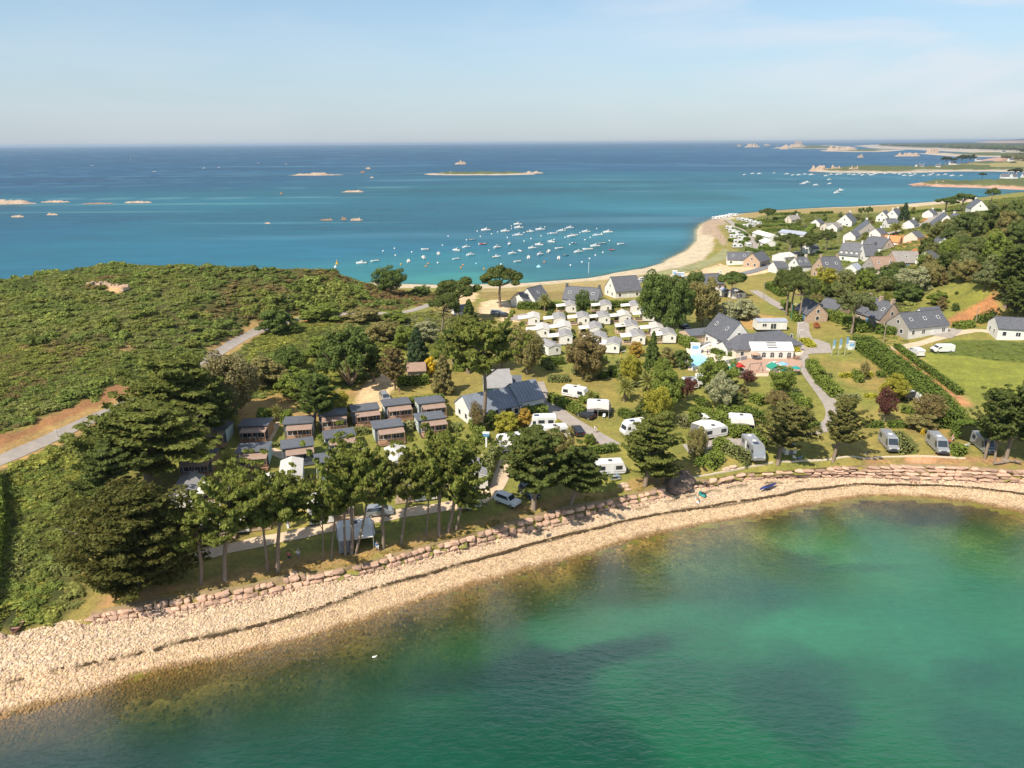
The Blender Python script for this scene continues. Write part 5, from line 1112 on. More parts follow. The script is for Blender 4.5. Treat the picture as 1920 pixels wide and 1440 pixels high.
HL = [
("1032,752 1062,764 1094,781",2.0,1.9,HG,'tall clipped hedge on the east side of the camp drive'),
("1086,852 1120,849 1156,844",1.6,1.2,HD,'low bushy hedge at the foot of the camp drive'),
("1302,784 1340,794 1375,806 1388,822",3.4,2.2,HG,'long thick hedge behind the caravan with the curved awning'),
("1275,800 1300,795 1322,797",2.4,2.0,HB,'greyer hedge west of the curved-awning caravan'),
("1350,772 1372,778 1392,782",2.6,1.8,HG,'hedge on the lawn north of the awning with the pink table'),
("1394,778 1412,786 1428,796",2.8,2.0,HD,'hedge immediately behind the awning with the pink table'),
("1345,838 1356,846",2.4,1.9,HG,'dark green end block of the flowering hedge beside the dark motorhome'),
("1358,844 1380,856 1405,872",2.2,1.7,HO,'pink-flowered oleander hedge beside the dark motorhome'),
("1328,866 1346,876",3.2,1.8,HG,'square hedge block at the edge of the grass above the beach'),
("1308,868 1322,872",2.2,1.5,HD,'loose bush beside the square hedge block'),
("1519,688 1526,700 1535,712",2.4,2.3,HG,'tall clipped hedge at the top of the eastern drive'),
("1537,718 1545,724",2.6,1.9,HG,'middle hedge block beside the eastern drive'),
("1548,726 1560,738 1568,746",2.6,2.0,HG,'lowest hedge block beside the eastern drive'),
("1545,707 1558,709",1.5,1.0,HO,'small grey-green hedge behind the middle hedge block'),
("1575,707 1598,707",1.2,0.9,HY,'yellow-green low hedge on the lawn'),
("1604,706 1611,718",1.8,1.7,HG,'wedge-shaped clipped hedge beside the young tree'),
("1622,705 1634,705",1.3,0.9,HY,'short yellow hedge east of the young tree'),
("1645,706 1658,706",1.7,1.2,HD,'dark rounded hedge clump on the lawn below the hedge bank'),
("1572,750 1610,749",1.7,1.2,HB,'grey hedge with a brown dead end'),
("1622,745 1644,745",1.0,0.7,HY,'low yellow hedge in front of the yellow-green tree'),
("1617,800 1636,801 1654,800",1.4,1.2,HD,'low clipped hedge west of the white trunk'),
("1666,801 1684,801 1699,800",1.4,1.2,HD,'low clipped hedge east of the white trunk'),
("1674,826 1690,840 1702,852",3.2,1.9,HO,'thick rounded hedge beside the first grey camper van'),
("1784,846 1803,856",2.4,1.6,HG,'short hedge between the second camper van and the shade'),
("1492,762 1518,766",2.6,1.9,HG,'clipped hedge beside the eastern drive behind the wide cypress'),
("1483,750 1504,752",2.0,1.5,HD,'hedge behind the one beside the eastern drive'),
("1412,752 1432,760",2.6,1.9,HG,'hedge block on the lawn east of the silver tree'),
("1612,650 1650,676 1690,708 1728,738 1760,772 1785,805",5.0,3.2,HD,'long tall hedgerow dividing the campsite from the red earth track'),
("1800,815 1815,822 1830,815",5.0,3.0,HD,'thicket where the long hedgerow meets the shore cypresses'),
("1680,652 1705,671 1735,693 1765,715 1800,741",1.6,1.3,HD,'narrow hedgerow between the red earth track and the green field'),
("1262,632 1283,644 1302,656",3.4,2.2,HG,'smooth clipped hedge east of the mobile homes'),
("972,579 1020,580 1080,580 1140,577 1197,576",2.4,2.4,HD,'long clipped hedge between the mobile homes and the seaside houses'),
("1018,684 1056,682",2.0,1.9,HD,'dark hedge below the southern mobile homes, western piece'),
("1115,680 1136,682",2.0,1.9,HD,'dark hedge below the southern mobile homes, eastern piece'),
("1020,684 1032,694",1.8,1.5,HO,'rounded hedge end on the lawn west of the bronze tree'),
("1028,715 1066,715",2.2,1.4,HO,'wide low hedge on the lawn below the bronze tree'),
("1126,708 1136,710",2.0,1.5,HD,'small dark hedge block east of the bronze tree'),
("1148,695 1150,706 1164,708",2.0,1.5,HG,'corner hedge beside the yellow playground pole'),
("1172,684 1160,690",2.2,1.7,HO,'hedge mound beside the yellow playground pole'),
("746,722 780,720 802,718",2.4,2.0,HG,'clipped hedge behind the white tent roof'),
("738,762 780,760 832,754",2.2,1.7,HG,'long hedge between the white tent roof and the chalets'),
("814,672 836,672",2.0,1.6,HG,'bright hedge on the lawn north of the olive conifer'),
("850,694 870,695",2.0,1.6,HG,'clipped hedge north of the green sheds'),
("1000,815 1010,808",2.0,1.4,HG,'hedge beside the corner of the metal-roofed building'),
("985,782 1022,776",2.6,2.0,HG,'clipped hedge under the eaves at the east end of the metal roof'),
("486,788 510,788",3.0,2.2,HG,'cube-shaped clipped hedge on the dry lawn, western one'),
("529,791 546,791",2.4,2.2,HG,'cube-shaped clipped hedge on the dry lawn, eastern one'),
("888,800 898,816 906,832",2.0,1.8,HG,'hedge beside the blue water point north of the gravel path'),
("908,912 914,890 924,868 928,856",1.8,2.6,HO,'tall hedge along the gravel path bend'),
("706,812 740,806 775,806",2.6,1.4,HB,'silvery hedge between two rows of chalets'),
("606,826 640,820",2.2,1.2,HB,'grey hedge in front of the chalet with the brown porch'),
("655,815 690,812",2.0,1.2,HO,'shrub hedge in front of the middle chalets'),
("480,842 530,836",1.4,0.8,HO,'low hedge below the terrace of the western chalets'),
("848,806 862,808",2.0,1.3,HO,'flowering hedge beside the eastern chalet'),
("445,868 470,858",1.6,1.0,HG,'small hedge between the western chalets'),
("1545,594 1580,606 1622,624",3.4,2.6,HG,'dense hedge in front of the stone farmhouse garden'),
("1642,624 1676,626",3.2,2.2,HD,'rounded dark hedge beside the white house with the timber gable'),
("1790,616 1822,612",2.6,1.6,HG,'hedge east of the white house with the timber gable'),
("1832,606 1846,602 1862,596",2.4,2.0,HD,'hedge west of the long white building'),
("1440,540 1455,548 1468,556",3.0,2.4,HD,'hedge beside the access road north of the stone pines'),
("1470,572 1485,590 1496,604",2.2,2.0,HG,'hedge on the shaded side of the access road'),
("1335,610 1352,612",2.6,2.0,HG,'neat oval hedge behind the reception house'),
("1335,662 1355,666 1372,668",2.6,1.3,HD,'low dark hedge in front of the timber store'),
("1508,640 1522,652",2.4,1.0,HY,'variegated bushes by the entrance sign'),
("1828,406 1857,403",3.0,2.5,HD,'dark clipped hedge below the highest white house'),
("1822,419 1846,417",3.5,2.0,HY,'lime-coloured hedge below the highest white house'),
("-75,1235 -35,1130 -25,1060 -15,980 -25,900",3.5,2.5,HG,'clipped hedge cut by the west edge of the view above the beach'),
("1008,612 1018,612",1.5,1.0,HD,'shrub between the first two mobile homes'),
("1036,598 1052,598",1.8,1.2,HO,'shrub in front of the seaside lawn palm'),
("1060,625 1076,636",1.6,1.0,HG,'hedge between two rows of mobile homes, western one'),
("1100,640 1112,655",1.6,1.0,HG,'hedge between two rows of mobile homes, eastern one'),
("1140,650 1158,662",2.0,1.4,HD,'hedge in front of the shaded mobile home'),
("1700,402 1740,398 1760,396",4.0,2.0,HD,'long dark hedge beside the far beach'),
("1165,778 1182,786 1198,794",2.0,1.5,HD,'hedge between the awning caravan lawn and the white motorhome'),
("1090,756 1118,748",1.8,1.4,HG,'hedge north of the big white awning'),
("1255,740 1276,748",1.8,1.4,HD,'hedge beside the first purple plum tree'),
("1418,818 1428,836",2.2,1.7,HG,'hedge between the pink table and the wide cypress'),
("1500,806 1530,800",2.0,1.4,HD,'hedge along the lower drive behind the wide cypress'),
("1572,772 1600,776",1.8,1.2,HG,'low hedge beside the bend of the lower drive'),
("1188,856 1232,850",1.8,1.3,HG,'hedge behind the leaning shore cypress'),
("1046,868 1084,864",1.8,1.3,HD,'hedge behind the large dense tiered cypress'),
("1208,705 1232,708",1.8,1.3,HG,'hedge on the lawn between the two palms'),
("1310,755 1322,764",1.8,1.3,HD,'hedge at the foot of the silver tree'),
("1690,772 1716,776",1.8,1.3,HG,'hedge in front of the black pop-top camper'),
("1510,440 1530,420 1545,412",3.5,2.2,HG,'curved hedge around the red car park'.replace('car park','parking')),
]
for a in HL: hedge(*a)
for i, (a, b) in enumerate((("1385,412","1412,414"),("1420,418","1470,418"),("1426,426","1500,424"),("1430,434","1470,434"),("1380,424","1396,430"),("1376,432","1400,444"),("1372,442","1404,452"),("1368,452","1406,462"),("1420,444","1440,470"),("1426,460","1462,462"),("1424,468","1458,470"),("1440,404","1500,402"),("1520,402","1560,400"),("1480,430","1510,432"),("1400,470","1430,476"),("1450,412","1485,410"))):
 hedge(a+" "+b, 2.2, 1.7, HD, f'{NTH[i]} hedge between caravan pitches counting along the far seaside campsite', group='hedges between the pitches of the far campsite')
# ================================================================ buildings
W_ = (0.72, 0.69, 0.64)
mat('white_render', (0.70, 0.67, 0.62), 0.8, 0.2, scale=0.7, color2=(0.78, 0.755, 0.70)); mat('cream_render', (0.62, 0.54, 0.43), 0.85, 0.2, scale=0.7, color2=(0.70, 0.62, 0.50))
mat('stone_wall', (0.36, 0.25, 0.17), 0.9, 0.1, scale=2.2, color2=(0.55, 0.42, 0.31), bump=0.5, bscale=6); mat('grey_wood', (0.30, 0.27, 0.24), 0.85, 0.2, scale=2, color2=(0.40, 0.37, 0.33), stretch=(6, 6, 0.3))
mat('slate', (0.085, 0.088, 0.10), 0.55, 0.4, scale=1.6, color2=(0.145, 0.148, 0.165), bump=0.25, bscale=9); mat('pale_slate', (0.24, 0.215, 0.20), 0.7, 0.3, scale=1.2, color2=(0.33, 0.30, 0.28), bump=0.2, bscale=9)
mat('brown_roof', (0.27, 0.18, 0.13), 0.8, 0.2, scale=1.3, color2=(0.36, 0.25, 0.19), bump=0.2, bscale=8); mat('orange_roof', (0.58, 0.20, 0.075), 0.8, 0.2, scale=2, color2=(0.70, 0.29, 0.12), bump=0.2, bscale=8)
mat('sheet_roof', (0.10, 0.11, 0.13), 0.5, 0.4, scale=1.0, color2=(0.15, 0.155, 0.175)); mat('metal_roof', (0.20, 0.225, 0.265), 0.45, 0.4, scale=0.6, color2=(0.26, 0.285, 0.33), metal=0.2)  # metal_roof base is darkened to carry the tall trees' shade
mat('mobile_roof', (0.26, 0.25, 0.25), 0.7, 0.3, scale=1, color2=(0.33, 0.32, 0.32)); mat('pale_roof', (0.52, 0.49, 0.45), 0.7, 0.3, scale=1, color2=(0.60, 0.57, 0.53)); mat('blue_roof', (0.30, 0.33, 0.40), 0.6, 0.4, scale=1, color2=(0.38, 0.41, 0.47))
mat('glass', (0.035, 0.045, 0.055), 0.08, 0.8); mat('frame_white', (0.78, 0.77, 0.74), 0.5); mat('blue_paint', (0.10, 0.30, 0.52), 0.5); mat('timber', (0.29, 0.165, 0.10), 0.8, 0.2, scale=2, color2=(0.40, 0.25, 0.16), stretch=(1, 1, 5)); mat('pale_timber', (0.50, 0.36, 0.24), 0.8, 0.2, scale=2, color2=(0.62, 0.47, 0.34))
mat('canvas', (0.70, 0.665, 0.60), 0.75, 0.2, scale=1.5, color2=(0.75, 0.715, 0.66)); mat('grey_canvas', (0.17, 0.17, 0.19), 0.8, 0.2, scale=2, color2=(0.25, 0.25, 0.27)); mat('beige_canvas', (0.55, 0.50, 0.45), 0.8, 0.2, scale=2, color2=(0.62, 0.57, 0.52)); mat('green_wall', (0.055, 0.27, 0.17), 0.6, 0.3, scale=1, color2=(0.07, 0.33, 0.21)); mat('green_fabric', (0.03, 0.26, 0.18), 0.7)
mat('pale_green_wall', (0.50, 0.58, 0.53), 0.7); mat('chalet_blue', (0.16, 0.36, 0.52), 0.7, 0.2, scale=2, color2=(0.20, 0.38, 0.53), stretch=(7, 7, 0.3)); mat('dark_cladding', (0.12, 0.135, 0.155), 0.6); mat('terracotta', (0.44, 0.29, 0.21), 0.85); mat('awning_panel', (0.30, 0.20, 0.155), 0.55, 0.4, scale=2, color2=(0.38, 0.27, 0.21))
mat('paint_white', (0.78, 0.77, 0.75), 0.25, 0.6); mat('paint_silver', (0.38, 0.40, 0.42), 0.3, 0.7, metal=0.4); mat('paint_grey', (0.36, 0.365, 0.375), 0.3, 0.6, metal=0.3); mat('paint_black', (0.02, 0.022, 0.026), 0.2, 0.7); mat('paint_navy', (0.02, 0.035, 0.08), 0.2, 0.7); mat('paint_blue', (0.12, 0.28, 0.42), 0.3, 0.6); mat('paint_red', (0.55, 0.04, 0.025), 0.35, 0.5); mat('rubber', (0.025, 0.025, 0.025), 0.8); mat('rim', (0.5, 0.5, 0.5), 0.35, 0.5, metal=0.7); mat('lamp', (0.7, 0.7, 0.68), 0.15, 0.8); mat('tail_lamp', (0.45, 0.02, 0.02), 0.3)
mat('dark_plastic', (0.05, 0.05, 0.055), 0.6); mat('pole_metal', (0.5, 0.49, 0.46), 0.5); mat('wood_pole', (0.33, 0.27, 0.21), 0.9); mat('pink', (0.65, 0.10, 0.20), 0.7); mat('yellow', (0.65, 0.36, 0.02), 0.6); mat('orange', (0.75, 0.25, 0.03), 0.6); mat('teal', (0.03, 0.27, 0.25), 0.55); mat('kayak_blue', (0.04, 0.06, 0.22), 0.5); mat('old_wood', (0.30, 0.17, 0.14), 0.8, scale=2, color2=(0.42, 0.25, 0.20)); mat('pool_water', (0.30, 0.62, 0.72), 0.15, 0.5, scale=0.8, color2=(0.38, 0.70, 0.78)); mat('terrace', (0.62, 0.52, 0.40), 0.85, 0.2, scale=1, color2=(0.70, 0.60, 0.48))
WIN_CACHE = {}
def window(parent, face, c, w, h, frame='frame_white', sub=True, name='window'):
 """face: outward normal ('+x','-x','+y','-y') or a roof tuple; c: centre on the wall plane"""
 key = (round(w, 2), round(h, 2), frame)
 if key not in WIN_CACHE:
  mb = MB(); t = 0.09; mb.box(-w/2-t, w/2+t, -0.035, 0.02, -h/2-t, -h/2); mb.box(-w/2-t, w/2+t, -0.035, 0.02, h/2, h/2+t); mb.box(-w/2-t, -w/2, -0.035, 0.02, -h/2, h/2); mb.box(w/2, w/2+t, -0.035, 0.02, -h/2, h/2)
  if w > 1.0: mb.box(-0.04, 0.04, -0.032, 0.015, -h/2, h/2)
  p = MB(); p.box(-w/2, w/2, -0.012, 0.015, -h/2, h/2)
  WIN_CACHE[key] = (mb.mesh('window', M[frame]), p.mesh('pane', M['glass']))
 a, b = WIN_CACHE[key]; o = link(name, a, parent); o.location = c
 if isinstance(face, str): o.rotation_euler = (0, 0, {'-y': 0, '+x': math.pi/2, '+y': math.pi, '-x': -math.pi/2}[face])
 else: o.rotation_euler = face
 if sub: link('pane', b, o)
 return o
def house_at(cx, cy, z0, az, L, W, wh, rh, label, wall='white_render', roof='slate', chim=0, gable=None, name='house', cat='house', win=True, sky=0, dorm=0, hip=False, over=0.35, group=None, small=False, ridge=None, chimmat='white_render', door=True, upper=True, walltop=None, nwin=None):
 """x along the ridge; wh wall height; rh ridge height"""
 o = empty(name, (cx, cy, z0), az, label, cat, group); e = 0.5
 mb = MB(); mb.extr([(-W/2, -e), (W/2, -e), (W/2, wh), (0, rh-0.12) if not hip else (W/2-0.01, wh), (-W/2, wh)], 'x', -L/2, L/2)
 wo_ = mb.build('wall', M[wall], o)
 if gable:
  for s, gm in gable.items():
   g = MB(); x = s*(L/2+0.03); g.extr([(-W/2, -e), (W/2, -e), (W/2, wh), (0, rh-0.15), (-W/2, wh)], 'x', min(x, x-s*0.1), max(x, x-s*0.1)); g.build('gable_wall', M[gm], o)
 th = 0.16; sl = (rh-wh)/(W/2); ov = over; Lx = L/2+(0.12 if not hip else over); r = MB()
 if hip:
  hx = min(L/2-0.3, W/2*0.9); ex, ey, ez = Lx, W/2+ov, wh-ov*sl
  r.add([(-ex, -ey, ez), (ex, -ey, ez), (ex, ey, ez), (-ex, ey, ez), (-(L/2-hx), 0, rh), (L/2-hx, 0, rh), (-ex, -ey, ez-th), (ex, -ey, ez-th), (ex, ey, ez-th), (-ex, ey, ez-th)],
    [(0, 1, 5, 4), (2, 3, 4, 5), (1, 2, 5), (3, 0, 4), (0, 6, 7, 1), (1, 7, 8, 2), (2, 8, 9, 3), (3, 9, 6, 0), (6, 9, 8, 7)])
 else:
  for s in (-1, 1):
   a = (s*(W/2+ov), wh-ov*sl+0.02); b = (0, rh+0.02); prof = [a, b, (0, rh+th+0.02), (s*(W/2+ov), a[1]+th)]
   r.extr(prof if s > 0 else prof[::-1], 'x', -Lx, Lx)
 ro = r.build('roof', M[roof], o)
 if roof in ('slate', 'pale_slate', 'brown_roof', 'orange_roof') and not hip and not small:
  rg = MB(); rg.box(-Lx, Lx, -0.14, 0.14, rh+th-0.02, rh+th+0.07); rg.build('ridge', M[ridge or roof], ro)
 for k in range(chim):
  x = (-1)**k*(L/2-0.45) if chim < 3 else (-L/2+0.45+k*(L-0.9)/(chim-1)); c = MB(); c.box(x-0.35, x+0.35, -0.5, 0.5, rh-0.6, rh+1.0); c.box(x-0.42, x+0.42, -0.57, 0.57, rh+1.0, rh+1.12); c.build('chimney', M[chimmat], ro)
 ang = math.atan2(rh-wh, W/2)
 for k in range(sky):
  x = -L/2+(k+0.5)*L/sky; q = 0.5; window(ro, (-(math.pi/2-ang), 0, 0), (x, -W/2*(1-q), wh+(rh-wh)*q+th+0.05), 0.75, 0.95, sub=True, name='skylight')
 for k in range(dorm):
  x = -L/2+(k+0.5)*L/dorm; z = wh+0.5; y1 = -W/2+0.45; d = MB(); d.extr([(x-0.6, z-0.3), (x+0.6, z-0.3), (x+0.6, z+0.75), (x, z+1.25), (x-0.6, z+0.75)], 'y', y1, y1+1.9); do = d.build('dormer', M[wall], o)
  d = MB()
  for s in (-1, 1): pr = [(x+s*0.75, z+0.62), (x, z+1.27), (x, z+1.38), (x+s*0.75, z+0.74)]; d.extr(pr if s > 0 else pr[::-1], 'y', y1-0.15, y1+2.2)
  d.build('dormer_roof', M[roof], do); window(do, '-y', (x, y1-0.01, z+0.3), 0.6, 0.75, sub=False)
 if win:
  n_ = nwin or max(1, int(L/3.4))
  for sd_, fy_ in ((-1, '-y'), (1, '+y')):
   for k in range(n_):
    x = -L/2+(k+0.5)*L/n_
    if door and sd_ < 0 and k == n_//2:
     dd = MB(); dd.box(x-0.48, x+0.48, -W/2-0.05, -W/2+0.05, 0, 2.05); dd.build('door', M['blue_paint'] if wall == 'stone_wall' else M['frame_white'], o)
    else: window(o, fy_, (x, sd_*(W/2+0.01), min(wh-0.9, 1.35)), 1.1 if k % 2 else 0.9, 1.1, sub=not small)
  for sx_, fx_ in ((1, '+x'), (-1, '-x')):
   window(o, fx_, (sx_*(L/2+0.045), 0 if W < 7 else W*0.2, min(wh-0.9, 1.35)), 1.0, 1.1, sub=not small)
   if W >= 7: window(o, fx_, (sx_*(L/2+0.045), -W*0.2, 1.35), 1.0, 1.1, sub=not small)
   if upper and rh-wh > 2.4: window(o, fx_, (sx_*(L/2+0.045), 0, wh+(rh-wh)*0.3), 0.8, 1.0, sub=not small)
 return o
def house(A, B, rh, wh, W, label, **k):
 """A, B: the two ridge ends seen in the photograph"""
 z = P(*A).z if P(*A) else 3
 for _ in range(4):
  a = G(*A, z+rh); b = G(*B, z+rh); c = (a+b)/2; z = ground(c.x, c.y)
 d = b-a; az = math.atan2(d.y, d.x)
 if math.cos(az) < 0: az += math.pi
 Lmin = k.pop('minL', 6.0); L = k.pop('L', None) or max(Lmin, d.length)
 mid = k.pop('anchor', None)
 if mid == 'A': u = (b-a).normalized(); c = a+u*L/2
 z = min(ground(c.x-3, c.y), ground(c.x+3, c.y), z)
 return house_at(c.x, c.y, z+0.05, az, L, W, wh, rh, label, **k)
HS = [
((1388,605),(1364,594),8.2,3.4,8.2,'white two-storey reception house with a steep slate roof beside the swimming pool',dict(sky=2,chim=0,L=12,anchor='A',name='reception_house')),
((1384,626),(1416,624),5.4,2.7,10,'low slate-roofed restaurant wing facing the swimming pool',dict(hip=True,name='restaurant',wall='cream_render',minL=11,cat='restaurant')),
((1412,624),(1466,619),5.6,2.7,9,'long dark slate roof of the bar behind the white marquee',dict(hip=True,name='restaurant',wall='cream_render',minL=16,cat='restaurant',sky=0)),
((1364,640),(1376,639),3.6,2.3,5,'small white lean-to with a blue door at the poolside',dict(name='annex',minL=5,cat='annex',small=True,door=True)),
((993,540),(1010,536),6.6,2.8,7.5,'white seaside house with a steep dark slate roof and skylight',dict(sky=1,minL=8)),
((977,548),(988,546),5.2,2.4,7.5,'lower white wing with a lit gable on the seaside house',dict(minL=6,small=True)),
((1061,537),(1126,541),6.2,2.6,9,'long seaside house showing only its broad grey slate roof',dict(sky=3,chim=2,chimmat='slate')),
((1145,520),(1193,517),7.4,2.8,10,'big white seaside house with a tall gable and french windows',dict(chim=0)),
((1305,514),(1352,512),6.0,2.8,7,'stone house behind the grove near the beach car park',dict(chim=1,wall='stone_wall')),
((1318,522),(1338,532),5.6,2.7,7,'slate-roofed wing running towards the camp behind the grove',dict(wall='white_render',minL=8)),
((1364,472),(1406,473),5.6,2.7,8,'beach bar with white walls and a long slate roof',dict(sky=2,name='beach_bar',cat='bar')),
((1411,475),(1430,470),6.4,3.0,8,'stone gabled end building of the beach bar with a green door',dict(wall='stone_wall',name='beach_bar',cat='bar',minL=9)),
((1479,404),(1495,403),5.2,2.4,6.5,'small grey-roofed bungalow alone among the far hedges',dict(wall='cream_render',roof='pale_slate',chim=1,minL=9)),
((1585,402),(1594,398),7.8,3.2,9.5,'white house with a broad lit gable at the seaward edge of the village',dict(chim=1,minL=12,anchor='A')),
((1547,418),(1573,417),4.8,2.4,8,'low white house with a round bay west of the broad-gabled one',dict(wall='cream_render',roof='pale_slate')),
((1655,396),(1662,393),7.0,3.4,7,'narrow white gabled house, western of the clustered pair',dict(minL=9,anchor='A')),
((1674,392),(1684,390),7.8,3.6,8,'white gabled house with twin steep gables in the village centre',dict(minL=10,chim=2,anchor='A')),
((1661,409),(1682,409),5.5,3.2,7,'grey-roofed white house in front of the twin gables',dict(chim=1,wall='white_render')),
((1631,417),(1625,411),8.6,3.0,12,'house with a huge grey triangular gable and dormer in the village',dict(gable={-1: 'grey_wood', 1: 'grey_wood'},minL=11,chim=1,anchor='A')),
((1581,453),(1619,456),8.2,3.0,9,'white house with a row of small dormers and pink ridge tiles',dict(dorm=4,chim=2,ridge='terracotta')),
((1622,456),(1640,456),7.0,2.8,8,'narrow slate house with a white verge joined east of the dormered one',dict(chim=1,chimmat='slate')),
((1630,442),(1668,446),7.0,2.8,11,'wide dark slate roof behind the dormered house',dict(chim=2)),
((1661,440),(1690,442),5.0,2.6,7,'cottage with a bright orange tile roof',dict(roof='orange_roof',wall='cream_render')),
((1713,452),(1719,449),4.6,2.6,5,'tiny white gable under orange tiles on the slope',dict(roof='orange_roof',small=True,minL=6)),
((1674,459),(1722,459),6.6,2.8,9,'barn with a pale grey roof and pink ridge above the thicket',dict(roof='pale_slate',wall='stone_wall',ridge='terracotta',sky=1)),
((1632,481),(1676,480),6.6,2.6,9,'brown-roofed house with a weathered timber gable',dict(roof='brown_roof',wall='cream_render',gable={-1: 'grey_wood'},sky=2)),
((1537,481),(1572,480),8.4,3.6,9.5,'large stone-gabled house with a chimney at each end',dict(chim=2,gable={-1: 'stone_wall'},chimmat='stone_wall',sky=2)),
((1492,482),(1511,481),6.0,2.8,7.5,'white cottage with stone chimneys behind the stone pines',dict(chim=2,chimmat='cream_render',sky=2)),
((1452,490),(1470,489),4.6,2.4,6,'low cottage with a slate roof west of the white cottage',dict(chim=1,small=True)),
((1598,494),(1607,492),4.2,2.2,5,'small blue-slate garden house east of the stone-gabled house',dict(roof='blue_roof',small=True,minL=5)),
((1777,401),(1769,396),9.0,3.6,10.5,'tall white gabled house with blue-shuttered windows',dict(minL=11,chim=1,anchor='A')),
((1789,398),(1800,400),6.2,3.0,8,'dark-roofed house tucked behind the blue-shuttered one',dict(chim=1)),
((1775,432),(1768,428),5.2,2.6,6.5,'small white gabled cottage below the blue-shuttered house',dict(minL=9,anchor='A',small=True)),
((1840,377),(1829,374),8.4,3.4,9.5,'white house standing highest on the slope above the sea',dict(minL=11,chim=1,anchor='A')),
((1813,414),(1805,412),5.6,2.4,8.5,'cream stone gable with a chimney beside the lime hedge',dict(wall='cream_render',minL=9,chim=1,anchor='A')),
((1868,386),(1862,384),4.0,2.4,5,'tiny white outbuilding east of the highest white house',dict(small=True,minL=5)),
((1536,570),(1523,564),5.8,2.6,6.5,'stone cottage with a lichen-grey roof beside the access road',dict(wall='stone_wall',roof='slate',minL=9,anchor='A')),
((1559,560),(1572,563),5.2,2.6,6.5,'stone barn with a pointed roof behind the roadside cottage',dict(wall='stone_wall',chim=1,chimmat='stone_wall',minL=7)),
((1629,556),(1676,569),7.4,3.0,7.5,'stone farmhouse with skylights and a central chimney',dict(wall='stone_wall',chim=3,chimmat='stone_wall',sky=3)),
((1687,588),(1762,581),6.2,2.8,8,'white house with a timber-clad gable and slate roof',dict(gable={-1: 'grey_wood'},sky=3)),
((1724,578),(1760,575),6.4,2.8,7,'slate roof rising behind the timber-gabled white house',dict(small=True)),
((1866,593),(1995,600),5.0,2.8,9,'long single-storey white building at the east edge of the view',dict(upper=False,nwin=5,door=False)),
((1561,419),(1568,417),5.0,2.6,6.5,'small white cottage beside the low bay-fronted house',dict(small=True,roof='pale_slate')),
((1530,411),(1538,410),5.0,2.6,6.5,'white cottage among hedges seaward of the windswept pines',dict(small=True)),
((1643,428),(1652,427),5.4,2.8,7,'white house between the grey triangular gable and the orange roof',dict(small=True,chim=1)),
((1741,392),(1750,391),5.4,2.8,7,'white house by the long dark seaside hedge',dict(small=True,chim=1)),
((1712,431),(1721,430),5.2,2.7,7,'cream cottage on the inland side of the village road',dict(small=True,wall='cream_render')),
((1745,446),(1753,445),5.4,2.8,7,'white house at the wood edge above the barn',dict(small=True,chim=1)),
((1596,433),(1604,432),5.2,2.7,7,'slate-roofed cottage behind the forked pine',dict(small=True)),
((1516,456),(1524,455),4.8,2.6,6.5,'low white cottage in front of the windswept pines',dict(small=True)),
((1705,412),(1713,411),5.2,2.7,7,'white house beside the bend of the village road',dict(small=True,chim=1)),
((862,571),(870,570),3.4,2.0,5,'small dark roofed hut between the umbrella pines',dict(small=True,minL=6,roof='sheet_roof',name='hut',cat='hut')),
]
for A, B, rh, wh, W, lab, kw in HS: house(A, B, rh, wh, W, lab, **kw)
# metal-roofed amenity building in two steps
def seamed(o, ns):
 pass
def metal_building():
 for (A, B, rh, wh, W, lab) in (((867,743),(960,726),5.3,2.6,8,'white amenity building with a long blue-grey standing-seam metal roof'), ((961,720),(998,713),6.0,3.2,8,'taller eastern section of the amenity building with its own metal roof')):
  o = house(A, B, rh, wh, W, lab, roof='metal_roof', wall='white_render', name='amenity_building', cat='building', nwin=5, upper=False)
  ro = [c for c in o.children if c.name.startswith('roof')]; ro = ro[0] if ro else o
  bb = [v.co.x for v in ro.data.vertices]; x0, x1 = min(bb), max(bb); n_ = int((x1-x0)/0.75); mesh = MB(); sl = (rh-wh)/(W/2)
  for s in (-1, 1): pr = [(s*(W/2+0.35), wh-0.35*sl+0.17), (0, rh+0.17), (0, rh+0.27), (s*(W/2+0.35), wh-0.35*sl+0.27)]; mesh.extr(pr if s > 0 else pr[::-1], 'x', -0.035, 0.035)
  sm = mesh.mesh('roof_seam', M['metal_roof'])
  for k in range(n_+1): q = link('roof_seam', sm, ro); q.location = (x0+k*(x1-x0)/n_, 0, 0)
  if rh < 5.5:
   for k in range(4): c = MB(); c.box(-1+k*3.2, 0.4+k*3.2, -W/2-0.06, -W/2+0.04, 0.1, 2.3); c.build('doorway', M['dark_plastic'], o)
metal_building()
for (A, B, rh, wh, W, L, wm, rm, lab) in (((917,706),(948,705),4.0,2.2,5,6.5,'green_wall','mobile_roof','green-walled store with a grey roof north of the metal-roofed building'), ((926,694),(944,693),3.8,2.2,4.5,5,'green_wall','mobile_roof','darker green shed in the shade behind the green store'), ((955,705),(968,705),3.2,2.0,4,4,'green_wall','sheet_roof','small dark green shed east of the green store'), ((770,681),(790,680),3.4,2.2,5.5,4.5,'pale_timber','brown_roof','shed with a plain brown roof beside the blue-dark conifer'), ((1290,618),(1329,614),3.6,2.6,6,9,'pale_timber','sheet_roof','timber-boarded store with a slate-blue roof beside the reception house')):
 house(A, B, rh, wh, W, lab, L=L, wall=wm, roof=rm, name='shed', cat='shed', small=True, upper=False, door=False, nwin=1)
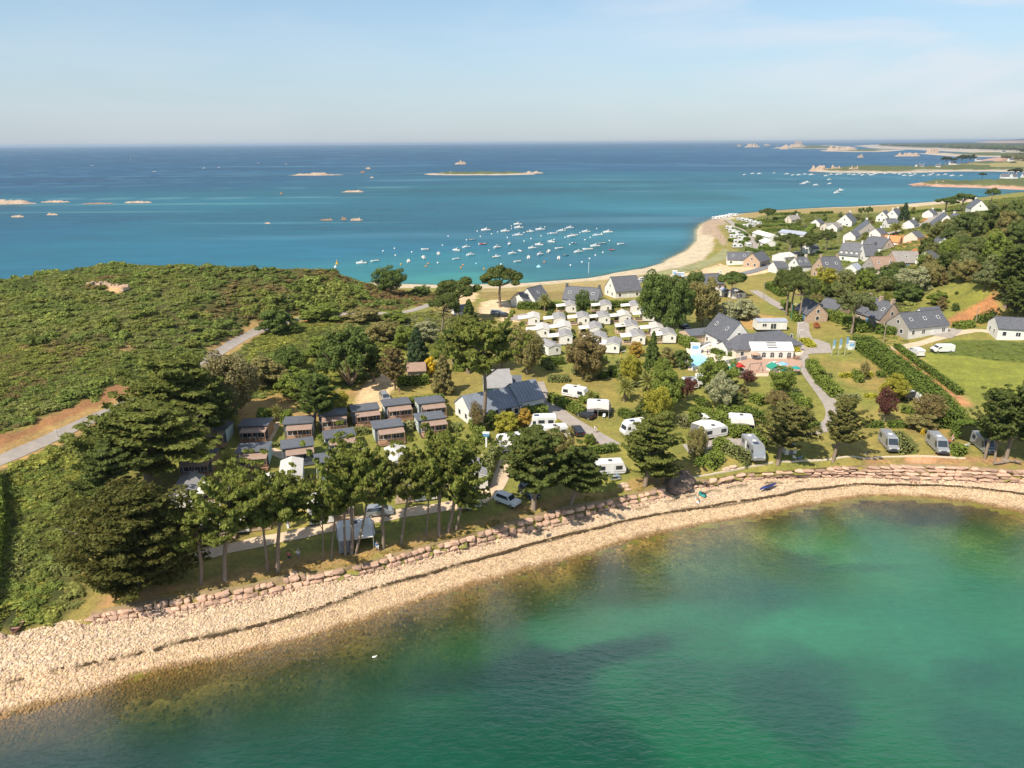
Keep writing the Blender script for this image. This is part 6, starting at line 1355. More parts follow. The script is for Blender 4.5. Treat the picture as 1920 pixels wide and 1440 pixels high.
# ---- mobile homes: ridge runs away from the viewer, covered terrace on the west side
def make_mobile(roof='mobile_roof', L=6.6, W=3.7, terrace=1, name='mobile_home', wallm='white_render', canopy='canvas'):
 o = empty(name, (0, 0, 0)); wh, rh = 2.75, 3.35
 mb = MB(); mb.extr([(-W/2, 0.35), (W/2, 0.35), (W/2, wh), (0, rh), (-W/2, wh)], 'y', 0, L); mb.build('wall', M[wallm], o)
 sk = MB(); sk.box(-W/2+0.15, W/2-0.15, 0.15, L-0.15, 0, 0.35); sk.build('chassis', M['dark_plastic'], o)
 r = MB();
 for s in (-1, 1): pr = [(s*(W/2+0.12), wh-0.02), (0, rh+0.02), (0, rh+0.12), (s*(W/2+0.12), wh+0.08)]; r.extr(pr[::-1] if s > 0 else pr, 'y', -0.12, L+0.12)
 r.build('roof', M[roof], o)
 tr = MB()
 for s in (-1, 1): pr = [(s*(W/2+0.14), wh-0.20), (0, rh-0.16), (0, rh+0.02), (s*(W/2+0.14), wh-0.02)]; tr.extr(pr[::-1] if s > 0 else pr, 'y', -0.14, -0.02)
 tr.build('bargeboard', M['frame_white'], o)
 window(o, '-y', (W*0.18, -0.01, 1.75), 0.55, 0.85); window(o, '+x', (W/2+0.01, L*0.3, 1.75), 1.0, 0.9); window(o, '+x', (W/2+0.01, L*0.7, 1.75), 1.0, 0.9); window(o, '-x', (-W/2-0.01, L*0.75, 1.75), 1.2, 0.9); window(o, '-x', (-W/2-0.01, L*0.45, 1.4), 1.6, 1.6)
 d = MB(); d.box(-W/2-0.05, -W/2+0.03, L*0.12, L*0.12+0.85, 0.4, 2.3); d.build('door', M['frame_white'], o)
 if terrace:
  t = terrace; x0, x1 = (-W/2-3.1, -W/2-0.06) if t > 0 else (W/2+0.06, W/2+3.1); ya, yb = L*0.0+0.2, L*0.62
  dk = MB(); dk.box(x0, x1, ya, yb, 0.15, 0.38); dk.build('deck', M['pale_timber'], o)
  for px in (x0+0.08, x1-0.12):
   for py in (ya+0.08, yb-0.08):
    p = MB(); p.box(px-0.05, px+0.05, py-0.05, py+0.05, 0, 2.45); p.build('post', M['pale_timber'], o)
  c = MB(); a, b = (2.35, 2.68) if t > 0 else (2.68, 2.35); c.add([(x0-0.1, ya-0.15, a), (x1, ya-0.15, b), (x1, yb+0.1, b), (x0-0.1, yb+0.1, a), (x0-0.1, ya-0.15, a+0.07), (x1, ya-0.15, b+0.07), (x1, yb+0.1, b+0.07), (x0-0.1, yb+0.1, a+0.07)], [(0, 3, 2, 1), (4, 5, 6, 7), (0, 1, 5, 4), (1, 2, 6, 5), (2, 3, 7, 6), (3, 0, 4, 7)]); c.build('canopy', M[canopy], o)
  rl = MB(); rl.box(x0+0.05, x1-0.05, ya, ya+0.05, 1.15, 1.22); rl.box(x0+0.05, x1-0.05, ya, ya+0.05, 0.45, 0.5)
  k = x0+0.2
  while k < x1-0.1: rl.box(k, k+0.05, ya+0.005, ya+0.045, 0.5, 1.15); k += 0.22
  rl.build('railing', M['pale_timber'], o)
  xo = x0+0.03 if t > 0 else x1-0.08; r2 = MB(); r2.box(xo, xo+0.05, ya+0.1, yb-0.1, 1.15, 1.22); k = ya+0.25
  while k < yb-0.1: r2.box(xo+0.005, xo+0.045, k, k+0.05, 0.38, 1.15); k += 0.22
  r2.build('railing', M['pale_timber'], o)
  tb = MB(); xm = (x0+x1)/2; tb.box(xm-0.6, xm+0.6, ya+1.2, ya+2.0, 1.05, 1.1);
  for q in (-0.5, 0.5): tb.box(xm+q-0.03, xm+q+0.03, ya+1.3, ya+1.9, 0.38, 1.05)
  tb.build('terrace_table', M['dark_plastic'], o)
 return o
protos = {}
def proto(key, fn, *a, **k):
 if key not in protos: protos[key] = [fn(*a, **k), False]
 return protos[key]
def place(key, fn, args, kw, p, rz, label, cat, group=None, scale=None):
 pr = proto(key, fn, *args, **kw)
 if not pr[1]:
  pr[1] = True; tree_of(pr[0]); o = pr[0]; o.location = p; o.rotation_euler.z = rz
  if scale: o.scale = (scale,)*3
  tag(o, label, cat, group); pr[0]['_p'] = 1; return o
 o, _ = dup(pr[0], p, rz, scale); o['label'] = label; o['category'] = cat
 if group: o['group'] = group
 elif 'group' in o: del o['group']
 return o
def place_px(key, fn, args, kw, u, v, rz, label, cat, group=None, scale=None, dz=0.0):
 p = P(u, v); return place(key, fn, args, kw, Vector((p.x, p.y, p.z+dz)), R(rz), label, cat, group, scale)
MH = [
(1001,612,0,'pale',1,'pale-roofed mobile home at the western end of the front terrace row'),
(1049,613,0,'dark',1,'grey-roofed mobile home second along the front terrace row'),
(1094,611,0,'dark',1,'dark-roofed mobile home third along the front terrace row, narrow window in its gable'),
(1133,610,0,'dark',1,'dark-roofed mobile home with orange wooden steps'),
(1172,608,0,'pale',1,'mobile home half hidden by thin foliage next to the one with wooden steps'),
(1216,604,0,'pale',1,'mobile home with a busy deck against the great grove'),
(1192,588,-4,'dark',1,'mobile home in the back row nearest the seaside hedge, by the grove'),
(1136,587,-2,'dark',1,'mobile home in the back row behind the dark-roofed pair'),
(1071,588,0,'dark',1,'mobile home mostly hidden behind a silvery bush below the fresh green tree'),
(1018,635,0,'pale',1,'pale-roofed mobile home with a low window, start of the middle row'),
(1059,630,0,'pale',1,'pale-roofed mobile home second in the middle row'),
(1117,632,-2,'dark',1,'dark-roofed mobile home in the middle row with a wide awning'),
(1185,628,-3,'dark',1,'mobile home with the darkest roof, shaded by a bush'),
(1061,648,0,'dark',1,'dark-roofed mobile home with a purple-shaded terrace beside the bronze tree'),
(1126,652,-3,'dark',1,'plain mobile home wedged between two others east of the bronze tree'),
(1197,648,-3,'dark',1,'mobile home with a railed deck behind the orange shrub'),
(1232,632,-4,'pale',1,'long pale mobile home beside the smooth clipped hedge'),
(1255,645,-4,'dark',1,'bright mobile home with a small square window next to the smooth clipped hedge'),
(1148,664,-14,'dark',1,'southernmost mobile home with its grey roof turned towards the lawn'),
(1040,668,22,'dark',0,'low mobile home with a dark roof and white verge north of the dark hedge'),
(799,941,14,'dark',1,'white mobile home with a wooden deck and steps standing beside the shore path'),
(444,1003,14,'pale',-1,'white mobile home with a railed terrace behind the bright flat-topped cypress'),
(376,1018,10,'pale',-1,'mobile home terrace under the huge dark cypress'),
(604,985,14,'pale',-1,'mobile home with a long railed deck beside the blue service point'),
(706,935,16,'pale',-1,'mobile home behind the silver people carrier'),
(895,920,10,'dark',1,'mobile home with a wide low deck behind the leaning cypress'),
(748,893,14,'pale',0,'white twin-gabled mobile home behind the central cypress row, western gable'),
(860,893,12,'pale',0,'mobile home hidden by the tallest cypress clump'),
(676,902,14,'pale',1,'white-fronted mobile home seen between cypress crowns'),
(345,955,8,'dark',-1,'mobile home with a white front awning in the shade of the tiered cypress'),
(500,955,10,'pale',0,'small gabled mobile home below the blue chalet'),
(548,920,14,'pale',0,'mobile home roof showing between two cypress crowns south of the blue chalet'),
]
for u, v, rz, rf, t, lab in MH: place_px(('mh', rf, t), make_mobile, ({'dark': 'mobile_roof', 'pale': 'pale_roof'}[rf],), dict(terrace=t), u, v, rz, lab, 'mobile home', 'mobile homes of the campsite')
# ---- chalets with a mono-pitch dark roof and a timber porch in front
def make_chalet(wallm='pale_green_wall', porch='timber', canopy='awning_panel', W=5.5, D=4.6):
 o = empty('chalet', (0, 0, 0)); y0 = 2.2
 mb = MB(); mb.extr([(y0, 0.3), (y0+D, 0.3), (y0+D, 2.75), (y0, 3.05)], 'x', -W/2, W/2); mb.build('wall', M[wallm], o)
 r = MB(); r.extr([(y0-0.3, 3.08), (y0+D+0.25, 2.74), (y0+D+0.25, 2.88), (y0-0.3, 3.24)], 'x', -W/2-0.25, W/2+0.25); ro = r.build('roof', M['sheet_roof'], o)
 c = MB(); c.extr([(0.0, 2.45), (y0-0.02, 2.72), (y0-0.02, 2.80), (0.0, 2.53)], 'x', -W/2+0.6, W/2+0.05); c.build('porch_canopy', M[canopy], o)
 cl = MB(); cl.box(-W/2, W/2, y0-0.05, y0-0.005, 0.3, 2.9); cl.build('front_wall', M['dark_cladding' if wallm != 'white_render' else 'timber'], o)
 d = MB(); d.box(-W/2+0.4, W/2+0.1, -0.1, y0, 0.2, 0.42); d.build('deck', M[porch], o); pl_ = MB(); pl_.box(-W/2+0.2, W/2-0.2, 0.2, y0+D-0.1, 0.0, 0.2); pl_.build('plinth', M['dark_plastic'], o)
 for x in (-W/2+0.7, 0.1, W/2-0.05):
  p = MB(); p.box(x-0.06, x+0.06, 0.0, 0.12, 0.42, 2.47); p.build('post', M[porch], o)
 rl = MB(); rl.box(-W/2+0.7, W/2, 0.02, 0.08, 1.3, 1.38)
 for k in range(3): rl.box(-W/2+0.7, W/2, 0.03, 0.07, 0.6+k*0.22, 0.66+k*0.22)
 rl.build('railing', M[porch], o)
 window(o, '-y', (-1.2, y0-0.06, 1.55), 1.8, 1.7); window(o, '-y', (1.4, y0-0.06, 1.55), 1.2, 1.7); window(o, '-x', (-W/2-0.01, y0+D*0.6, 1.8), 0.7, 0.8); window(o, '-x', (-W/2-0.01, y0+D*0.25, 1.7), 0.5, 1.2)
 t = MB(); t.box(-0.7, 0.7, 0.7, 1.4, 1.1, 1.15); t.box(-0.6, -0.54, 0.8, 1.3, 0.42, 1.1); t.box(0.54, 0.6, 0.8, 1.3, 0.42, 1.1); t.build('porch_table', M['frame_white'], o)
 return o
CH = [
(340,836,2,'green','westernmost chalet half buried in cypress shade'),(392,842,4,'green','chalet with a shaded porch beside the palm and dry lawn'),(472,834,5,'tim','chalet with a sunlit timber porch rail below the dry lawn'),(559,829,10,'green','chalet with picnic table on its timber porch'),
(626,812,14,'tim','brown-walled chalet in the shade of the ivy-clad cypress'),(690,802,18,'green','chalet beside the gravel car park with a pale side wall'),(750,791,18,'green','second of three chalets stepping up towards the metal-roofed building'),(814,787,18,'green','last chalet of the upper row with a raised timber deck'),
(472,886,10,'green','chalet with a corrugated roof above the lower palm'),(562,876,18,'blue','bright blue chalet with a dark open porch'),(642,856,18,'blue','blue-walled chalet partly behind a cypress crown'),(734,836,18,'green','chalet with orange wooden steps beside the cypress crowns'),(815,820,18,'green','easternmost chalet of the lower row behind the cypress tops'),
(362,900,6,'tim','chalet in deep shade below the western palm'),(628,905,18,'blue','lowest blue chalet seen under the cypress branches')]
CHK = {'green': ('pale_green_wall', 'timber'), 'tim': ('timber', 'timber'), 'blue': ('chalet_blue', 'dark_cladding')}
for u, v, rz, k, lab in CH: place_px(('ch', k), make_chalet, CHK[k], {}, u, v, rz, lab, 'chalet', 'holiday chalets with dark flat roofs')
for u, vb, vt, w, lab in ((437,806,772,34,'palm beside the dry lawn above the western chalets'),(435,905,842,44,'palm growing below the corrugated-roofed chalet'),(519,790,758,26,'small palm between the two cube hedges')): tree_px('palm', u, vb, vt, w, PALM, lab)
# ---- pool, terrace, marquee
def flat(name, px, m, dz, kind='structure', label=None, cat=None, z=None):
 pl_ = PW(pts2(px)); z = z if z is not None else max(ground(p.x, p.y) for p in pl_)+dz; c = Vector((sum(p.x for p in pl_)/len(pl_), sum(p.y for p in pl_)/len(pl_), 0)); mb = MB(); n_ = len(pl_)
 V = [(p.x-c.x, p.y-c.y, z) for p in pl_]+[(p.x-c.x, p.y-c.y, z-1.0-dz) for p in pl_]
 mb.add(V, [tuple(range(n_)) if sum((V[i][0]*V[(i+1) % n_][1]-V[(i+1) % n_][0]*V[i][1]) for i in range(n_)) > 0 else tuple(range(n_))[::-1]]+[(i, (i+1) % n_, n_+(i+1) % n_, n_+i) for i in range(n_)])
 o = mb.build(name, m, None, loc=(c.x, c.y, 0));
 return tag(o, label, cat, kind=kind if not label else None), z
tp, tz = flat('pavement', "1286,656 1320,652 1360,648 1420,662 1405,676 1380,688 1340,700 1290,694", M['terrace'], 0.12)
flat('pavement', "1400,660 1480,664 1505,680 1498,700 1400,702 1370,700 1385,685", M['terracotta'], 0.05)
flat('sandpit', "1375,690 1420,684 1452,690 1440,706 1380,708", mat('sandpit', (0.60, 0.45, 0.30), 0.9, scale=1, color2=(0.66, 0.52, 0.36)), 0.12)
pool = empty('swimming_pool', P(1310, 676), 0, 'turquoise swimming pool with a pale surround', 'swimming pool')
pp = [G(u, v, tz+0.03) for u, v in pts2("1291,668 1308,661 1330,672 1336,682 1318,689 1297,691")]; mb = MB(); L0 = pool.location.copy()
mb.add([tuple(p-L0) for p in pp], [tuple(range(6))[::-1]]); w_o = mb.build('pool_water', M['pool_water'], pool)
mb = MB()
for i in range(6):
 a, b = pp[i]-L0, pp[(i+1) % 6]-L0; mb.tube(a+Vector((0, 0, 0.03)), b+Vector((0, 0, 0.03)), 0.16, n=4)
mb.build('coping', M['frame_white'], pool)
def fence_line(px, h, label, m='frame_white', panel='glass', step=2.0, cat='fence', name='fence', dz=0.0, rails=True):
 ln = resample([(p.x, p.y) for p in PW(pts2(px))], step); o0 = Vector((ln[0].x, ln[0].y, ground(*ln[0]))); o = empty(name, o0, 0, label, cat); pm = MB(); pm.box(-0.05, 0.05, -0.05, 0.05, 0, h); pm = pm.mesh('post', M[m])
 for a, b in zip(ln, ln[1:]):
  za = ground(*a)+dz; zb = ground(*b)+dz; q = link('post', pm, o); q.location = (a.x-o0.x, a.y-o0.y, za-o0.z)
  d = (b-a); p = MB(); az = math.atan2(d.y, d.x); L = d.length
  if panel: p.box(0.06, L-0.06, -0.02, 0.02, 0.12, h-0.08)
  else:
   for k in (0.45, 0.95): p.box(0, L, -0.02, 0.02, h*k-0.05, h*k+0.03)
  q = p.build('panel' if panel else 'rail', M[panel or m], o); q.location = (a.x-o0.x, a.y-o0.y, za-o0.z); q.rotation_euler = (0, -math.atan2(zb-za, L), az)
 return o
mat('fence_panel', (0.30, 0.31, 0.33), 0.3, 0.5)
fence_line("1298,697 1320,692 1345,687 1375,681 1400,676", 1.2, 'white fence with dark panels along the south side of the pool terrace', panel='fence_panel', dz=0.15)
fence_line("1346,650 1365,658 1390,668 1404,676", 1.1, 'low white fence between the pool terrace and the restaurant', panel=None, dz=0.15, step=1.5)
fence_line("1290,655 1320,650 1345,648", 1.3, 'pale fence behind the swimming pool', panel='fence_panel', dz=0.1)
mq = empty('marquee', G(1447, 674, 5.3), R(-2), 'white marquee with arched windows and three dark roof vents', 'marquee')
mq.location.z = ground(mq.location.x, mq.location.y); Wm, Dm = 11.0, 5.4
mb = MB(); mb.extr([(0, 0), (Dm, 0), (Dm, 2.5), (Dm/2, 4.0), (0, 2.5)], 'x', -Wm/2, Wm/2); mb.build('wall', M['canvas'], mq)
mb = MB(); pr = [(-0.12, 2.45), (Dm/2, 4.05), (Dm/2, 4.13), (-0.12, 2.53)]; mb.extr(pr, 'x', -Wm/2-0.1, Wm/2+0.1); pr = [(Dm+0.12, 2.45), (Dm+0.12, 2.53), (Dm/2, 4.13), (Dm/2, 4.05)]; mb.extr(pr, 'x', -Wm/2-0.1, Wm/2+0.1); rf = mb.build('roof', M['paint_white'], mq)
for k in range(3): mb = MB(); mb.extr([(0.7+k*0.7, 3.02+k*0.415), (1.0+k*0.7, 3.20+k*0.415), (1.0+k*0.7, 3.24+k*0.415), (0.7+k*0.7, 3.06+k*0.415)], 'x', -1.2, 1.4); mb.build('roof_vent', M['dark_plastic'], rf)
for k in range(5):
 x = -Wm/2+1.1+k*2.2; mb = MB(); pr = [(x-0.5, 0.6), (x+0.5, 0.6), (x+0.5, 1.5)]+[(x+0.5*math.cos(a), 1.5+0.5*math.sin(a)) for a in np.linspace(0.3, 2.84, 6)]+[(x-0.5, 1.5)]; mb.extr(pr, 'y', -0.03, 0.01); wd = mb.build('window', M['glass'], mq)
 mb = MB(); mb.box(x-0.025, x+0.025, -0.05, -0.03, 0.6, 2.0); mb.box(x-0.5, x+0.5, -0.05, -0.03, 1.25, 1.3); mb.build('glazing_bar', M['frame_white'], wd)
place_px(('block',), make_mobile, ('blue_roof', 9.0, 4.0, 0), {}, 1470, 617, 90, 'long white prefabricated cabin with a blue-grey roof behind the restaurant', 'cabin')
for u, v, w, lab, m_, sz in ((1385,706,3.4,'green tent roof beside the playground','green_fabric',1.0),(1366+90,700,3.0,'green awning shelter behind the walnut-green tree','green_fabric',0.9),(1475,702,2.6,'teal market parasol beside the drive','teal',0.7),(1362,556,4.5,'grey-canvas tent chalet among the trees, western one','blue_roof',1.2),(1386,560,5.0,'grey-canvas tent chalet beside the flat-topped cypress','pale_roof',1.4),(1483,852,2.4,'blue and white tent behind the wide flat-tiered cypress','paint_blue',0.9)):
 p = P(u, v); o = empty('tent', p, R(12), lab, 'tent'); mb = MB(); mb.extr([(-w/2, 0), (w/2, 0), (w/2, 1.5*sz), (-w/2, 1.5*sz)], 'y', 0, w*0.8); mb.build('wall', M['canvas'], o); mb = MB()
 for s in (-1, 1): pr = [(s*(w/2+0.2), 1.42*sz), (0, 2.4*sz), (0, 2.5*sz), (s*(w/2+0.2), 1.5*sz)]; mb.extr(pr[::-1] if s > 0 else pr, 'y', -0.3, w*0.8+0.2)
 mb.build('roof', M[m_], o)
 mb = MB(); mb.extr([(-w*0.2, 0), (w*0.2, 0), (w*0.2, 1.2*sz), (-w*0.2, 1.2*sz)], 'y', -0.03, 0.0); mb.build('entrance', M['grey_canvas'], o)
# ================================================================ vehicles
def wheel_set(o, xs, y, r=0.32, w=0.2):
 k = ('wheel', round(r, 2))
 if k not in WIN_CACHE:
  a = MB(); a.tube((0, -w/2, 0), (0, w/2, 0), r, n=12); b = MB(); b.tube((0, -w/2-0.01, 0), (0, w/2+0.01, 0), r*0.6, n=10)
  WIN_CACHE[k] = (a.mesh('tyre', M['rubber']), b.mesh('rim', M['rim']))
 for x in xs:
  for s in (-1, 1): q = link('wheel', WIN_CACHE[k][0], o); q.location = (x, s*y, r); link('rim', WIN_CACHE[k][1], q)
def shell(o, name, m, prof, W, taper=0.0, zsh=1.0):
 """side profile (x,z) swept across the width, narrowing above zsh"""
 n_ = len(prof); mb = MB(); V = []
 for s in (-1, 1):
  for x, z in prof: V.append((x, s*(W/2-max(0, z-zsh)*taper), z))
 mb.add(V, [tuple(range(n_))[::-1] if True else None, tuple(range(n_, 2*n_))]+[(i, (i+1) % n_, n_+(i+1) % n_, n_+i) for i in range(n_)]); return mb.build(name, M[m], o)
def make_car(paint='paint_silver', kind='hatch'):
 o = empty('car', (0, 0, 0)); W = 1.8
 if kind == 'hatch': L = 4.1; body = [(-2.0, 0.35), (2.0, 0.35), (2.08, 0.65), (1.95, 0.82), (1.1, 0.98), (-1.95, 1.02), (-2.08, 0.7)]; cab = [(1.15, 0.97), (0.45, 1.45), (-1.45, 1.47), (-1.95, 1.0)]
 elif kind == 'mpv': body = [(-2.2, 0.35), (2.15, 0.35), (2.25, 0.68), (2.05, 0.90), (1.35, 1.06), (-2.2, 1.10), (-2.28, 0.7)]; cab = [(1.45, 1.04), (0.55, 1.66), (-1.9, 1.68), (-2.22, 1.08)]
 elif kind == 'suv': body = [(-2.1, 0.45), (2.1, 0.45), (2.18, 0.85), (2.05, 1.05), (1.0, 1.15), (-2.15, 1.18), (-2.2, 0.8)]; cab = [(1.05, 1.13), (0.5, 1.75), (-1.95, 1.78), (-2.15, 1.16)]
 else: body = [(-2.3, 0.35), (2.2, 0.35), (2.3, 0.65), (2.1, 0.85), (1.2, 1.0), (-2.3, 1.05), (-2.35, 0.7)]; cab = [(1.25, 0.99), (0.45, 1.45), (-1.9, 1.5), (-2.3, 1.04)]
 b = shell(o, 'body', paint, body, W); cb = shell(o, 'cabin', paint, cab, W-0.04, 0.30, 1.0)
 def inset(c, k): cx = sum(p[0] for p in c)/4; cz = sum(p[1] for p in c)/4; return [(cx+(x-cx)*k, cz+(z-cz)*k) for x, z in c]
 shell(o, 'side_window', 'glass', inset(cab, 0.84), W-0.02, 0.30, 1.0)
 (x0, z0), (x1, z1) = cab[0], cab[1]; wy = W/2-0.18
 mb = MB(); e = 0.012; mb.add([(x0*0.97+0.03, -wy, z0+0.06), (x0*0.97+0.03, wy, z0+0.06), (x1+0.06, wy*0.92, z1-0.05), (x1+0.06, -wy*0.92, z1-0.05)], [(0, 1, 2, 3)]); mb.v = [(x+e, y, z+e) for x, y, z in mb.v]; mb.build('windscreen', M['glass'], o)
 (x0, z0), (x1, z1) = cab[3], cab[2]; mb = MB(); mb.add([(x0, wy, z0+0.08), (x0, -wy, z0+0.08), (x1-0.05, -wy*0.92, z1-0.06), (x1-0.05, wy*0.92, z1-0.06)], [(0, 1, 2, 3)]); mb.v = [(x-0.03, y, z) for x, y, z in mb.v]; mb.build('rear_window', M['glass'], o)
 xf = max(p[0] for p in body); xr = min(p[0] for p in body)
 for s in (-1, 1):
  mb = MB(); mb.box(xf-0.16, xf-0.02, s*0.62-0.16, s*0.62+0.16, 0.62, 0.76); mb.build('headlight', M['lamp'], o); mb = MB(); mb.box(xr+0.0, xr+0.10, s*0.72-0.10, s*0.72+0.10, 0.72, 0.92); mb.build('tail_light', M['tail_lamp'], o)
 mb = MB(); mb.box(xf-0.06, xf+0.02, -0.8, 0.8, 0.34, 0.5); mb.box(xr-0.02, xr+0.08, -0.8, 0.8, 0.34, 0.5); mb.build('bumper', M['dark_plastic'], o)
 wheel_set(o, (1.3, -1.3), W/2-0.1, 0.36 if kind == 'suv' else 0.32); return o
def make_van(paint='paint_white', L=5.6, H=2.3, window_side=False, name='van', roofm=None, grey=False):
 o = empty(name, (0, 0, 0)); W = 2.0; xf = L/2; xr = -L/2
 prof = [(xr, 0.4), (xf-0.15, 0.4), (xf, 0.8), (xf-0.15, 1.15), (xf-0.75, 1.32), (xf-1.45, H-0.1), (xf-1.7, H), (xr+0.1, H), (xr, H-0.15)]
 shell(o, 'body', paint, prof, W, 0.05, 1.2); wy = W/2-0.14
 mb = MB(); mb.add([(xf-0.80, -wy, 1.38), (xf-0.80, wy, 1.38), (xf-1.38, wy-0.05, H-0.24), (xf-1.38, -wy+0.05, H-0.24)], [(0, 1, 2, 3)]); mb.v = [(x+0.045, y, z+0.02) for x, y, z in mb.v]; mb.build('windscreen', M['glass'], o)
 for s in (-1, 1):
  mb = MB(); y = s*(W/2+0.005); mb.extr([(xf-1.45, 1.32), (xf-0.95, 1.32), (xf-1.4, H-0.45), (xf-1.95, H-0.4), (xf-1.95, 1.32)], 'y', min(y, y-s*0.09), max(y, y-s*0.09)); mb.build('side_window', M['glass'], o)
  if window_side:
   mb = MB(); mb.box(xr+0.6, xr+1.7, min(y, y-s*0.09), max(y, y-s*0.09), 1.35, H-0.5); mb.build('side_window', M['glass'], o)
  mb = MB(); mb.box(xf-0.2, xf-0.01, s*0.72-0.16, s*0.72+0.16, 0.78, 0.98); mb.build('headlight', M['lamp'], o)
  mb = MB(); mb.box(xr-0.02, xr+0.04, s*0.88-0.07, s*0.88+0.07, 0.8, 1.3); mb.build('tail_light', M['tail_lamp'], o)
  mb = MB(); mb.box(xf-1.15, xf-1.0, s*(W/2+0.02), s*(W/2+0.22), 1.3, 1.6) if s > 0 else mb.box(xf-1.15, xf-1.0, -(W/2+0.22), -(W/2+0.02), 1.3, 1.6); mb.build('mirror', M['dark_plastic'], o)
 mb = MB(); mb.box(xf-0.08, xf+0.03, -0.9, 0.9, 0.38, 0.62); mb.box(xf-0.06, xf+0.01, -0.5, 0.5, 0.7, 0.9); mb.build('bumper', M['dark_plastic'], o)
 mb = MB(); mb.add([(xr-0.01, wy-0.1, 1.4), (xr-0.01, -wy+0.1, 1.4), (xr-0.01, -wy+0.1, H-0.45), (xr-0.01, wy-0.1, H-0.45)], [(0, 1, 2, 3)]); mb.v = [(x-0.01, y, z) for x, y, z in mb.v]; mb.build('rear_window', M['glass'], o)
 if roofm:
  mb = MB(); mb.box(xr+0.3, xf-2.0, -W/2+0.25, W/2-0.25, H, H+0.05); rf = mb.build('roof_panel', M[roofm], o); mb = MB(); mb.box(-0.3, 0.3, -0.35, 0.35, H+0.05, H+0.14); mb.build('roof_hatch', M['paint_white'], rf)
 wheel_set(o, (xf-1.0, xr+1.1), W/2-0.1, 0.34); return o
def make_motorhome(front='paint_white', side='paint_white', L=6.8):
 o = empty('motorhome', (0, 0, 0)); W = 2.3; H = 2.85; xf = L/2; xr = -L/2
 mb = MB(); mb.extr([(xr, 0.45), (xf-1.5, 0.45), (xf-1.5, H), (xr+0.12, H), (xr, H-0.2)], 'y', -W/2, W/2); mb.build('body', M[side], o)
 shell(o, 'cab', front, [(xf-1.5, 0.42), (xf-0.1, 0.42), (xf, 0.9), (xf-0.25, 1.3), (xf-0.55, 2.2), (xf-1.0, H-0.05), (xf-1.5, H)], W-0.02, 0.04, 1.2)
 wy = W/2-0.2; mb = MB(); mb.add([(xf-0.25, -wy, 1.35), (xf-0.25, wy, 1.35), (xf-0.52, wy-0.05, 2.12), (xf-0.52, -wy+0.05, 2.12)], [(0, 1, 2, 3)]); mb.v = [(x+0.03, y, z) for x, y, z in mb.v]; mb.build('windscreen', M['paint_silver'] if front == 'paint_silver' else M['glass'], o)
 for s, f in ((-1, '-y'), (1, '+y')):
  window(o, f, (xr+1.2, s*(W/2+0.01), 1.9), 0.9, 0.5, 'dark_plastic', sub=True); window(o, f, (0.3, s*(W/2+0.01), 1.9), 1.1, 0.5, 'dark_plastic', sub=True)
  mb = MB(); y = s*(W/2+0.01); mb.box(xf-1.35, xf-0.75, min(y, y-s*0.06), max(y, y-s*0.06), 1.45, 2.05); mb.build('side_window', M['glass'], o)
  mb = MB(); mb.box(xf-0.14, xf+0.01, s*0.82-0.16, s*0.82+0.16, 0.8, 1.0); mb.build('headlight', M['lamp'], o)
 mb = MB(); mb.box(-1.2, -0.5, -W/2-0.03, -W/2+0.02, 0.55, 2.4); mb.build('door', M['frame_white'], o)
 mb = MB(); mb.box(xr+0.8, xr+1.4, -0.3, 0.3, H, H+0.1); mb.box(-0.2, 0.4, -0.3, 0.3, H, H+0.1); mb.build('roof_hatch', M['frame_white'], o); mb = MB(); mb.box(0.7, 1.7, -0.5, 0.4, H, H+0.06); mb.build('solar_panel', M['paint_navy'], o)
 mb = MB(); mb.box(xr-0.04, xf-0.1, -W/2-0.01, W/2+0.01, 0.32, 0.47); mb.build('skirt', M['paint_grey'], o)
 wheel_set(o, (xf-0.95, xr+1.7), W/2-0.12, 0.36); return o
